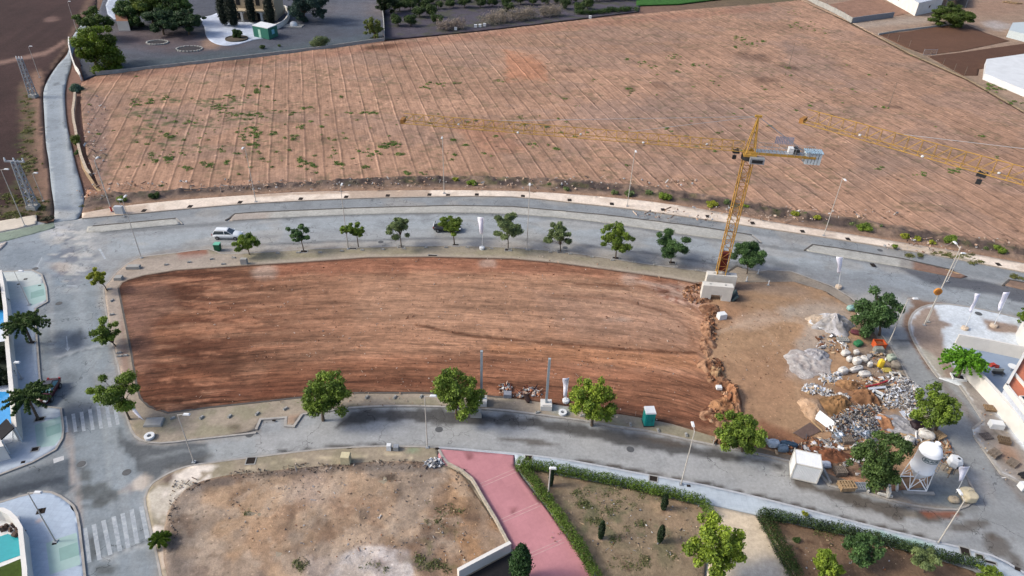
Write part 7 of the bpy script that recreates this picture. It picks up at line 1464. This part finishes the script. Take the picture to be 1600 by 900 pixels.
bag(1340, 539, (1.3, 1.0, .6), 'crumpled green netting near the tree', pmat('green_net', S(54, 128, 84), .8, var=.3, scale=6), .5, name='netting', loops=False); bag(1340, 522, (2.0, .9, .5), 'maroon cloth heap below the dark tree', pmat('maroon_cloth', S(112, 62, 72), .9, var=.3), -.3, name='cloth_heap', loops=False); bag(1432, 668, (1.6, 1.4, .8), 'black and maroon plastic heap at the lower end of the rubble', pmat('black_plastic', S(48, 34, 40), .6, var=.3), name='plastic_heap', loops=False)
t = thing('skip', G(1372, 542, .2), 'small orange skip near the leaning lamp', 'skip'); M_or = pmat('orange_paint', S(214, 96, 48), .7, var=.2); mb = MB(); w, d, h = 1.4, 1.1, .9
for cx, cy, a, b in ((0, -d / 2, w, .06), (0, d / 2, w, .06), (-w / 2, 0, .06, d), (w / 2, 0, .06, d)): mb.box((cx, cy, h / 2), (a, b, h))
mb.box((0, 0, .05), (w, d, .06)); mb.build('body', M_or, t); MB().box((0, 0, .55), (w - .1, d - .1, .08)).build('load', pmat('brown_load', S(150, 92, 62), .9, var=.3), t); MB().box((0, -d / 2 - .05, h), (w + .1, .08, .08)).build('rim', M_or, t)
sbox('cardboard_stack', 1372, 549, (1.2, .8, .6), M_bagg, 'grey bundle in front of the orange skip', 'bundle', .2)
# pallets
def pallet(x, y, label, n=1, rz=0, mat=None, z=.2, tilt=None, d=(1.2, 1.0), name='pallet', group=None, load=None):
    t = thing(name, G(x, y, z), label, 'pallet', group, rz); mat = mat or M_wood
    for k in range(n):
        z0 = k * .15; mb = MB()
        for i in range(6): mb.box(((i / 5 - .5) * (d[0] - .12), 0, z0 + .13), (.13, d[1], .025))
        mb.build('deck', mat, t); mb = MB()
        for j in (-1, 0, 1): mb.box((0, j * (d[1] / 2 - .06), z0 + .06), (d[0], .1, .1))
        mb.build('bearers', mat, t)
    if load: MB().box((0, 0, n * .15 + load[2] / 2), load).build('load', load[3] if len(load) > 3 else M_bag, t)
    return t
pallet(1311, 740, 'grey stack of pallets between container and dark tree', 5, .1, M_wood2); pallet(1322, 762, 'raw wood pallet crate at the kerb below the container tree', 4, .08, M_wood, d=(1.7, 1.1)); pallet(1343, 763, 'grey slatted stack beside the raw wood crate', 3, .05, M_steel, d=(1.4, 1.0)); pallet(1322, 689, 'stack of grey boards at the lower left of the rubble', 4, .05, M_wood2, d=(1.2, 1.2)); pallet(1466, 682, 'open wooden frame on top of the rubble behind the silo', 2, .5, M_wood, d=(1.5, 1.1))
pallet(1546, 639, 'brown pallet leaning on the long white wall', 2, -.15, pmat('brown_wood', S(158, 132, 102), .9, var=.2)); pallet(1553, 710, 'pale pallet with rubble on the eastern footway', 3, .5, M_wood2); pallet(1568, 690, 'dark pallet stack near the white box on the eastern footway', 3, -.3, pmat('dark_wood', S(122, 104, 84), .9, var=.2)); pallet(1582, 724, 'grey boards beside the right picture edge', 2, .6, M_wood2); pallet(1541, 682, 'thin dark boards beside the step of the eastern kerb', 1, .2, pmat('dark_wood2', S(104, 98, 98), .9, var=.2)); pallet(1316, 533, 'checkered stack of grey blocks on the yard', 3, .1, M_conc, d=(1.5, .9)); pallet(1602, 745, 'dark framed panel cut by the right picture edge', 2, .3, M_dark)
def beam(a, b, w, h, mat, label, name='timber', z=.25, cat='beam', up_=0):
    p, q = G(*a, z), G(*b, z); c = (p + q) / 2; d = q - p; t = thing(name, (c.x, c.y, z + up_), label, cat, rz=math.atan2(d.y, d.x)); MB().box((0, 0, h / 2), (d.length, w, h)).build('beam', mat, t); MB().box((d.length * .3, 0, -.03 + .0), (.25, w * 1.4, .06)).build('spacer', M_wood2, t); return t
M_redp = pmat('red_paint', S(172, 52, 60), .6, var=.2); M_bw = pmat('bluish_white', S(204, 212, 226), .7)
beam((1352, 607), (1372, 603), .18, .15, M_redp, 'left red beam lying across the rubble', up_=.25); beam((1370, 604), (1386, 598), .18, .15, M_redp, 'right slanting red beam lying across the rubble', up_=.3); beam((1357, 609), (1385, 606), .35, .12, M_bw, 'bluish white long board below the red beams', up_=.1); beam((1405, 678), (1436, 690), .25, .2, M_wood, 'long timber beam behind the silo'); beam((1398, 672), (1430, 683), .2, .18, M_wood, 'second timber beam above the long one')
beam((1268, 656 + 2), (1285, 675), .1, .15, M_wood, 'pale batten along the dark brown sheet'); beam((1380, 672), (1432, 678), .08, .08, pmat('blue_pipe', S(60, 84, 116), .6), 'dark blue pipe on the lower rubble', 'pipe', cat='pipe'); beam((1408, 643), (1420, 658), .5, .06, M_bw, 'bluish curved board at the edge of the rubble', 'board', cat='board'); beam((1482, 740), (1496, 712), .3, .12, M_wood, 'wooden beam leaning at the brown bush by the silo')
beam((1386, 765), (1387, 778), .22, .9, M_ball, 'upright white concrete post at the foot of the dark tree', 'concrete_post', cat='post'); beam((1371, 772), (1394, 777), .2, .25, M_ball, 'white concrete bar lying below the dark tree', 'concrete_post', cat='post'); beam((1353, 755), (1356, 770), .2, .3, M_ball, 'white concrete bar left of the dark tree trunk', 'concrete_post', cat='post'); beam((1401, 752), (1401, 768), .2, .3, M_ball, 'white concrete bar right of the dark tree trunk', 'concrete_post', cat='post')
# leaning panel and brown sheet
def panel(pts, zs, th, mat, name, label, cat='board'):
    w = [G(a, b, z) for (a, b), z in zip(pts, zs)]; c = sum(w, Vector()) / len(w); t = thing(name, (c.x, c.y, .2), label, cat); n = (w[1] - w[0]).cross(w[2] - w[0]).normalized(); n = n if n.z > 0 else -n
    mb = MB(); m = len(w); mb.add([p for p in w] + [p - n * th for p in w], [tuple(range(m)), tuple(range(m, 2 * m))[::-1]] + [(k, m + k, m + (k + 1) % m, (k + 1) % m) for k in range(m)]); mb.build('board', mat, t, world=True)
    a, b = w[0], w[1]; mb = MB(); mb.tube(a - n * th, b - n * th, th * .9, n=5); mb.build('batten', M_wood2, t, world=True); return t
panel([(1281, 641), (1304, 659), (1301, 675), (1272, 653)], [1.0, 1.0, .4, .4], .08, M_whitepaint, 'leaning_panel', 'big white panel leaning at the left of the rubble'); panel([(1240, 676), (1266, 660), (1284, 673), (1256, 686)], [.35, .35, .3, .3], .08, pmat('brown_sheet', S(112, 92, 84), .8, var=.15), 'brown_panel', 'dark brown flat panel lying by the white leaning panel')
panel([(1367, 650), (1377, 651), (1377, 656), (1370, 656)], [.6, .6, .5, .5], .05, M_bw, 'white_board', 'small bluish white board in the lower rubble'); panel([(1372, 589), (1380, 588), (1382, 594), (1375, 594)], [.4, .4, .35, .35], .05, M_whitepaint, 'white_board', 'small white board above the red beams'); panel([(1312, 612), (1326, 620), (1324, 632), (1302, 618)], [.5, .5, .3, .3], .1, M_bag, 'plastic_sheet', 'long white plastic sheet on the soil heap')
def frame_box(x, y, label, w=1.1, d=.9, h=.3, rz=0, z=.2, mat=None):
    t = thing('framed_box', G(x, y, z), label, 'frame', rz=rz); mb = MB()
    for cx, cy, a, b in ((0, -d / 2, w, .18), (0, d / 2, w, .18), (-w / 2, 0, .18, d + .18), (w / 2, 0, .18, d + .18)): mb.box((cx, cy, h / 2), (a, b, h))
    mb.build('rim', mat or M_whitepaint, t); MB().box((0, 0, .04), (w * .9, d * .9, .05)).build('bottom', M_dark, t); return t
frame_box(1370, 618, 'white open frame below the white board', rz=-.7, h=.4); frame_box(1399, 588, 'beige white open frame near the east street', rz=-.1, mat=M_ball); frame_box(1497, 590, 'white framed planting box at the drooping tree', 1.5, 1.1, .2, -.2, .13)
# heaps
M_heap = ground_mat('heap', fine=.35, fscale=2.2, bump=.12, speck=(3.2, .85, .5, .4))
def heap(x, y, rx, ry, h, c0, c1, label, seed=1, rz=0, name='earth_heap', cat='heap', z=.16, pw=1.4, rough=.75, fz=.55):
    p = G(x, y, z); nr, na = 22, 44; vs = []; cs = []
    for i in range(nr + 1):
        for k in range(na):
            r = i / nr; th = 2 * math.pi * k / na; X, Y = r * rx * math.cos(th), r * ry * math.sin(th)
            n1 = float(fbm(np.array([X / fz + seed * 7.1]), np.array([Y / fz]), seed)[0]); n2 = float(fbm(np.array([X / .35 + seed]), np.array([Y / .35]), seed + 5, 2)[0])
            edge = 1 + .9 * (float(fbm(np.array([math.cos(th) * 1.5 + seed]), np.array([math.sin(th) * 1.5]), seed + 9)[0]) - .5)
            Z = h * max(0, 1 - r ** pw) * (1 - rough + rough * 2 * n1) + .16 * (n2 - .3) * (1 - r ** 4) * min(1, h)
            vs.append((X * edge, Y * edge, Z if i < nr else -.1)); m = min(1, max(0, (n1 - .35) * 3)); cs.append(tuple(np.array(c0) * m + np.array(c1) * (1 - m)) + (1,))
    me = bpy.data.meshes.new(name); me.from_pydata(vs, [], [(i * na + k, (i + 1) * na + k, (i + 1) * na + (k + 1) % na, i * na + (k + 1) % na) for i in range(nr) for k in range(na)]); me.update()
    ca = me.color_attributes.new('Col', 'FLOAT_COLOR', 'POINT'); ca.data.foreach_set('color', np.array(cs, np.float32).ravel()); me.polygons.foreach_set('use_smooth', [True] * len(me.polygons))
    o = link_mesh(name, me, M_heap); o.location = p; o.rotation_euler.z = rz; return tag(o, label, cat)
E0, E1 = S(176, 138, 110), S(118, 84, 64)
heap(1106, 518, 1.0, 2.6, .9, E0, E1, 'upper heap of dug earth at the right end of the plot', 1, -.1); heap(1104, 535, 1.3, 1.6, .6, E0, E1, 'lower part heap just below the upper dug earth heap', 2); heap(1106, 572, 1.4, 1.5, 1.0, E0, E1, 'rounded earth heap halfway down the right end of the plot', 3); heap(1118, 585, 1.0, 1.5, .9, S(176, 146, 112), E1, 'greyish earth heap with clods right of the rounded one', 4, .3)
heap(1133, 604, 1.6, 1.0, .7, S(166, 124, 92), E1, 'cloddy earth heap at the top of the dug hollow', 5); heap(1146, 620, 1.0, 2.6, 1.3, S(172, 126, 94), S(122, 84, 62), 'tallest earth heap with a dark steep right side', 6, .05); heap(1132, 636, 1.8, 1.5, .9, S(180, 136, 100), S(128, 90, 64), 'light orange earth heap above the broad tree', 7); heap(1110, 648, 1.4, 1.2, .5, E0, S(104, 66, 48), 'small broken earth heap left of the orange one', 8)
heap(1088, 462, 2.2, .8, .3, S(196, 160, 140), E1, 'low stony ridge left of the crane blocks', 9, -.4); heap(1110, 484, 1.6, 1.5, .6, E0, E1, 'low earth heap just under the crane blocks', 10)
heap(1300, 508, 3.4, 2.6, 1.9, S(186, 186, 190), S(164, 160, 156), 'tall pale grey gravel heap beside the dark tree', 11, .1, 'gravel_heap', rough=.35, pw=1.1); heap(1284, 503, 2.4, 1.8, .9, S(196, 178, 158), S(176, 160, 142), 'sandy shoulder heap on the left side of the gravel heap', 12, 0, 'gravel_heap', rough=.3)
heap(1262, 567, 3.4, 2.9, .28, S(192, 188, 184), S(166, 158, 154), 'wide low pale gravel heap in the middle of the yard', 13, .2, 'gravel_heap', rough=.8, fz=.7, pw=3); heap(1276, 556, 1.7, 1.5, .7, S(176, 176, 180), S(146, 144, 148), 'darker stony gravel heap on the wide low one', 14, 0, 'gravel_heap', rough=.8)
heap(1270, 640, 1.7, 2.0, .8, S(196, 166, 138), S(172, 142, 114), 'smooth tan sand heap left of the white panel', 15, .2, 'sand_heap', rough=.25); heap(1308, 636, 2.6, 2.2, 1.1, S(156, 120, 84), S(112, 88, 62), 'brown soil heap behind the white leaning panel', 16, .3); heap(1354, 623, 2.0, 1.4, 1.1, S(150, 112, 82), S(96, 70, 52), 'orange cut earth heap in the middle of the rubble', 17, -.4); heap(1330, 603, 2.4, 1.0, .7, S(178, 138, 100), S(120, 90, 66), 'ridge of brown soil under the plastic bags', 18, -.1); heap(1385, 662, 2.0, 1.6, .5, S(176, 130, 96), S(150, 108, 80), 'low tan earth patch heap by the lower rubble', 19); heap(1410, 668, 3.0, 2.0, .5, S(172, 172, 176), S(146, 146, 150), 'pale grey dust heap at the lower right rubble', 20, -.2, 'gravel_heap', rough=.5); heap(1298, 712, 3.4, 1.4, .6, S(146, 96, 70), S(100, 68, 52), 'reddish brown soil heap above the container', 21, -.2); heap(1340, 735, 3.0, 1.2, .5, S(132, 108, 90), S(94, 78, 68), 'grey brown soil heap left of the dark tree', 22, -.3)
for i, (x, y, rx, ry, h) in enumerate(((1100, 470, 1.3, .9, .35), (1108, 500, .8, 1.2, .5), (1103, 548, .9, 1.4, .4), (1112, 594, .9, .7, .5), (1128, 596, 1.3, .7, .5), (1150, 638, .7, 1.6, .7), (1124, 660, 1.3, .8, .4))):
    heap(x, y, rx, ry, h, S(172, 134, 106), S(112, 80, 62), 'small crumbly earth hump in the broken ridge at the right end of the plot', 60 + i, 0, name='earth_hump'); bpy.context.scene.collection.objects[-1]['group'] = 'earth humps of the broken ridge'
# rubble nobody could count
def rubble(spots, n, sizes, pal, seed, z=.2, flat=.5, name='rubble'):
    g = np.random.default_rng(seed); wt = np.array([s_[2] * s_[3] for s_ in spots], float); wt /= wt.sum(); V = []; F = []; Cc = []
    for _ in range(n):
        s_ = spots[g.choice(len(spots), p=wt)]; r = math.sqrt(g.random()) * 1.05; th = g.uniform(0, 6.283); p = G(s_[0] + s_[2] * r * math.cos(th), s_[1] + s_[3] * r * math.sin(th), z)
        h = (s_[4] if len(s_) > 4 else .5) * max(0, 1 - r * r) * g.uniform(.2, 1); k = g.uniform(*sizes); d = [k * g.uniform(.6, 1.6), k * g.uniform(.4, 1), k * g.uniform(.08, flat)]
        if g.random() < .22: d[0] *= 2.8; d[1] *= .3
        M = Matrix.Rotation(g.uniform(0, 6.28), 3, 'Z') @ Matrix.Rotation(g.normal() * .5, 3, 'X') @ Matrix.Rotation(g.normal() * .5, 3, 'Y'); b = len(V)
        for zz in (-1, 1):
            for sx, sy in ((-1, -1), (1, -1), (1, 1), (-1, 1)):
                q = M @ Vector((sx * d[0] / 2 * g.uniform(.6, 1.1), sy * d[1] / 2 * g.uniform(.6, 1.1), zz * d[2] / 2)) + Vector((p.x, p.y, z + h + d[2] / 2)); V.append(tuple(q))
        F += [tuple(b + i for i in q) for q in ((3, 2, 1, 0), (4, 5, 6, 7), (0, 1, 5, 4), (1, 2, 6, 5), (2, 3, 7, 6), (3, 0, 4, 7))]; c = np.array(pal[g.integers(len(pal))]) * g.uniform(.7, 1.15); Cc += [tuple(np.clip(c, 0, .8)) + (1,)] * 8
    me = bpy.data.meshes.new(name); me.from_pydata(V, [], F); me.update(); ca = me.color_attributes.new('Col', 'FLOAT_COLOR', 'POINT'); ca.data.foreach_set('color', np.array(Cc, np.float32).ravel())
    return tag(link_mesh(name, me, M_rub), kind='stuff')
M_rub = ground_mat('rubble_bits', fine=.12, fscale=4, bump=.02, rough=.85)
WH, LG, MG, DG, BL, TN, BR, BW = S(240, 242, 246), S(196, 196, 196), S(150, 150, 152), S(84, 84, 90), S(120, 136, 154), S(196, 172, 142), S(142, 98, 72), S(206, 216, 232)
rubble([(1310, 665, 20, 14, .9), (1335, 650, 24, 16, 1.0), (1350, 665, 26, 16, .8), (1325, 680, 18, 10, .6), (1362, 640, 14, 8, .4)], 4600, (.08, .36), [MG, LG, DG, MG, DG, BR, TN, S(170, 164, 158), TN, DG, LG, S(104, 92, 82), S(72, 66, 62), BL], 1)
rubble([(1402, 615, 20, 12, .6), (1420, 628, 18, 16, .8), (1395, 628, 16, 10, .6), (1430, 612, 10, 10, .4), (1410, 600, 14, 9, .4), (1425, 648, 12, 12, .4)], 3000, (.08, .34), [BW, LG, LG, MG, S(170, 164, 158), DG, BW, TN, MG, S(120, 110, 100), WH], 2)
rubble([(1268, 608, 14, 7, .4), (1296, 592, 16, 6, .4), (1308, 588, 8, 6, .3), (1290, 614, 10, 5, .3), (1310, 622, 16, 5, .3)], 500, (.15, .5), [WH, BW, LG, LG, MG, TN], 3)
rubble([(1338, 672, 14, 9, .5), (1312, 682, 10, 8, .4), (1352, 676, 10, 8, .4)], 380, (.2, .6), [BL, BW, BL, MG, LG], 4)
rubble([(1300, 535, 26, 16, .1), (1370, 565, 14, 18, .3), (1395, 600, 16, 20, .3), (1350, 600, 30, 12, .1), (1290, 700, 30, 14, .2), (1340, 730, 30, 12, .2), (1230, 700, 26, 10, .3), (1450, 700, 16, 20, .3), (1480, 715, 10, 20, .3), (1420, 690, 20, 10, .3), (1360, 700, 30, 12, .2), (1270, 690, 20, 6, .1)], 900, (.12, .55), [LG, MG, WH, TN, BR, DG, TN, MG], 5)
rubble([(1110, 512, 8, 28, .3), (1118, 580, 12, 20, .4), (1140, 620, 12, 22, .5), (1090, 460, 22, 14, .1), (1120, 650, 14, 12, .2), (1150, 690, 30, 6, .1)], 700, (.12, .5), [S(176, 130, 98), S(140, 96, 70), S(160, 118, 88), S(196, 160, 130), S(120, 84, 64)], 6, flat=.9, name='earth_clods')
rubble([(678, 724, 13, 7, .3)], 170, (.1, .4), [LG, DG, WH, MG, BL], 7)
rubble([(790, 608, 9, 7, .5), (828, 612, 12, 6, .4), (815, 618, 6, 4, .3), (838, 615, 8, 4, .2)], 230, (.15, .5), [S(190, 130, 96), S(120, 70, 56), LG, MG, S(206, 180, 160), S(90, 66, 56)], 8)
rubble([(400, 290, 240, 9, .1), (800, 286, 300, 10, .1), (1200, 334, 200, 12, .1), (1500, 384, 120, 12, .1), (150, 210, 18, 60, .1), (150, 300, 30, 12, .2)], 900, (.12, .4), [S(186, 156, 134), S(206, 186, 170), S(128, 104, 90), LG], 9, z=.5, flat=.8, name='stones')
rubble([(720, 500, 400, 100, 0), (1000, 600, 120, 60, 0), (620, 620, 300, 14, 0), (1200, 540, 80, 60, 0)], 1400, (.05, .18), [S(196, 160, 134), S(120, 80, 60), S(206, 190, 176)], 10, z=.22, flat=.8, name='stones')
rubble([(560, 800, 200, 70, 0), (980, 820, 120, 60, 0), (1330, 870, 100, 30, 0), (1560, 690, 40, 60, 0), (700, 850, 60, 40, 0)], 800, (.05, .17), [LG, TN, DG, MG, TN, BR], 11, z=.24, flat=.8, name='stones')
rubble([(300, 757, 30, 10, .05), (400, 741, 50, 8, .05), (500, 731, 60, 7, .05), (620, 725, 50, 7, .05), (720, 745, 14, 16, .05), (272, 800, 8, 40, .05)], 420, (.05, .2), [S(130, 114, 100), S(112, 100, 92), S(156, 134, 114), S(96, 86, 78), S(178, 166, 154)], 14, z=.2, flat=.8, name='earth_clods')
sbox('grey_crate', 793, 619, (1.0, .8, .5), pmat('crate_grey', S(150, 154, 164), .8), 'grey crate with black base in front of the left rubbish heap', 'crate'); bag(823, 624, (.5, 1.5, .35), 'dark brown puddled sack below the right rubbish heap', pmat('dark_sack', S(56, 38, 34), .8), .3, loops=False, name='sack', z=.14)
bush('dry brown bush heap beside the silo', 1493, 728, 12, (S(142, 116, 76), S(86, 66, 46)), 201, .15, 'dry_bush', h=.9, size=.26); bush('low green weed clump under the lower rubble', 1368, 680, 10, (S(98, 132, 66), S(56, 84, 44)), 202, .2, 'shrub', h=.6)

# white site container
A, B = G(1235, 747, .14), G(1275, 756, .14); d = (B - A).normalized(); w_ = (B - A).length; nrm = Vector((-d.y, d.x, 0)); hz = 2.35; Dp = G(1283, 711, .14 + hz); dep = abs((Dp - B).dot(nrm)); c = (A + B) / 2 + nrm * dep / 2; rz = math.atan2(d.y, d.x)
t = thing('site_container', (c.x, c.y, .14), 'white corrugated container at the kerb of the yard', 'container', rz=rz)
MB().box((0, 0, hz / 2 + .06), (w_, dep, hz - .1)).build('body', pmat('container_paint', (.66, .68, .69), .55, var=.05, scale=1.5), t)
for nm, n, mk in (('front_ribs', 17, 0), ('side_ribs', 14, 1), ('roof_ribs', 17, 2)):
    mb = MB()
    for k in range(n):
        u = (k + .5) / n - .5
        if mk == 0: mb.box((u * w_, -(dep / 2 + .02), hz / 2 + .06), (w_ / n * .5, .05, hz - .35))
        elif mk == 1: mb.box((w_ / 2 + .02, u * dep, hz / 2 + .06), (.05, dep / n * .5, hz - .35))
        else: mb.box((u * w_, 0, hz + .02), (w_ / n * .5, dep - .2, .03))
    mb.build(nm, bpy.data.materials['container_paint'], t)
mb = MB()
for z in (.08, hz - .02):
    for s_ in (-1, 1): mb.box((0, s_ * (dep / 2), z), (w_ + .1, .1, .14)); mb.box((s_ * w_ / 2, 0, z), (.1, dep + .1, .14))
mb.build('frame', M_ball, t)
for sx in (-1, 1):
    for sy in (-1, 1): MB().box((sx * w_ / 2, sy * dep / 2, hz / 2 + .05), (.14, .14, hz)).build('corner_post', M_ball, t)
bag(1290, 728, (1.0, .9, .5), 'bluish plastic bundle at the right side of the container', M_bw, name='plastic_bundle', loops=False)

# mortar silo
sb = G(1426, 757, .15); tz = ONY(1455, 697, sb.y).z; silo = thing('mortar_silo', sb, 'white mortar silo on four legs at the corner of the yard', 'silo')
M_silo = pmat('silo_paint', (.74, .77, .79), .4, var=.05, scale=.8, spec=.5); Rr = 1.12; H1 = tz - .15; hb = 2.6
prof = [(.22, hb - 1.5), (.3, hb - 1.4), (Rr, hb), (Rr, hb + .06), (Rr + .04, hb + .08), (Rr + .04, hb + .16), (Rr, hb + .18), (Rr, H1 - .85), (Rr + .02, H1 - .84), (Rr + .02, H1 - .78), (Rr, H1 - .77), (Rr * .97, H1 - .55), (Rr * .86, H1 - .3), (Rr * .66, H1 - .1), (Rr * .36, H1), (.01, H1 + .03)]
MB().lathe(prof, n=40).build('tank', M_silo, silo, sm=False)
bpy.data.objects['tank'].data.polygons.foreach_set('use_smooth', [True] * len(bpy.data.objects['tank'].data.polygons))
hw = .98
for sx in (-1, 1):
    for sy in (-1, 1): MB().tube((sx * hw, sy * hw, 0), (sx * hw * .82, sy * hw * .82, hb + .5), .06, n=6).build('leg', M_silo, silo)
mb = MB()
for (x1, y1, x2, y2) in ((-1, -1, 1, -1), (1, -1, 1, 1), (1, 1, -1, 1), (-1, 1, -1, -1)):
    mb.tube((x1 * hw, y1 * hw, .15), (x2 * hw, y2 * hw, .15), .07, n=5); mb.tube((x1 * hw * .97, y1 * hw * .97, .5), ((x1 + x2) * hw * .46, (y1 + y2) * hw * .46, 1.9), .04, n=5); mb.tube((x2 * hw * .97, y2 * hw * .97, .5), ((x1 + x2) * hw * .46, (y1 + y2) * hw * .46, 1.9), .04, n=5)
mb.build('bracing', M_silo, silo); MB().box((0, -hw - .25, .1), (3.4, .35, .2)).build('base_beam', M_conc, silo)
MB().tube((Rr * .45, Rr * .2, H1 - .1), (Rr * .45, Rr * .2, H1 + .25), .28, n=12).build('hatch', M_silo, silo); MB().path([(Rr + .12, .3, .4), (Rr + .12, .3, H1 - .5), (Rr * .6, .3, H1 + .1)], .05, 6).build('fill_pipe', M_silo, silo)
mb = MB()
for k in range(12): mb.box((Rr + .02, -.55, .6 + k * .42), (.05, .4, .04))
for y in (-.75, -.35): mb.tube((Rr + .05, y, .3), (Rr + .05, y, H1 - .4), .03, n=4)
mb.build('ladder', M_steel, silo)
# emblem on the tank: dark oval ring round the lettering, wrapped on the curve
M_logo = pmat('logo_teal', S(36, 92, 104), .5); M_logob = pmat('logo_field', S(214, 226, 230), .5)
a0 = R(-104); zc = H1 - 1.25
def wrap(pts, off): return [((Rr + off) * math.cos(a0 + x / Rr), (Rr + off) * math.sin(a0 + x / Rr), zc + z) for x, z in pts]
def ring(aw, ah, bw, bh, off, mat, nm):
    n = 44; mb = MB(); P = []
    for (w, h) in ((aw, ah), (bw, bh)):
        P.append([(w * math.copysign(abs(math.cos(t_)) ** .6, math.cos(t_)), h * math.copysign(abs(math.sin(t_)) ** .8, math.sin(t_))) for t_ in [2 * math.pi * k / n for k in range(n)]])
    mb.add(wrap(P[0], off) + wrap(P[1], off), [(k, (k + 1) % n, n + (k + 1) % n, n + k) for k in range(n)]); o = mb.build(nm, mat, silo); o.modifiers.new('t', 'SOLIDIFY').thickness = .01; return o
ring(.92, .31, .85, .25, .014, M_logo, 'emblem_ring')
tc = bpy.data.curves.new('txt', 'FONT'); tc.body = 'BILAUR'; tc.size = .40; tc.align_x = 'CENTER'; tc.align_y = 'CENTER'; tc.offset = .012; tc.space_character = 1.05
to = bpy.data.objects.new('txt', tc); col.objects.link(to); bpy.context.view_layer.update(); me = bpy.data.meshes.new_from_object(to.evaluated_get(bpy.context.evaluated_depsgraph_get())); bpy.data.objects.remove(to)
bmx = bmesh.new(); bmx.from_mesh(me); bmesh.ops.triangulate(bmx, faces=bmx.faces[:]); bmesh.ops.subdivide_edges(bmx, edges=bmx.edges[:], cuts=1)
for v in bmx.verts: v.co = Vector(wrap([(v.co.x, v.co.y)], .018)[0])
bmx.to_mesh(me); bmx.free(); me.materials.clear(); o = link_mesh('lettering', me, M_logo, silo)
# pump unit beside the silo
t = thing('mortar_pump', G(1481, 741, .15), 'white faceted machine on thin legs right of the silo', 'machine')
MB().lathe([(.01, 1.5), (.6, 1.5), (.78, 1.8), (.78, 2.3), (.55, 2.6), (.01, 2.65)], n=7).build('hopper', M_whitepaint, t)
for k in range(3): MB().tube((.6 * math.cos(k * 2.1), .6 * math.sin(k * 2.1), 0), (.45 * math.cos(k * 2.1), .45 * math.sin(k * 2.1), 1.7), .05, n=5).build('leg', M_wood2, t)
MB().tube((.15, -.1, 2.62), (.15, -.1, 2.7), .14, n=10).build('inlet', M_dark, t); MB().box((0, -.7, 1.9), (.35, .15, .3)).build('motor', M_dark, t)
# kerbs of the broken footway by the container, small walls
wall_thing('low_kerb_wall', [(1284, 730), (1297, 756)], .25, .25, M_conc, 'dark kerb piece running up behind the container', 'kerb', .13)
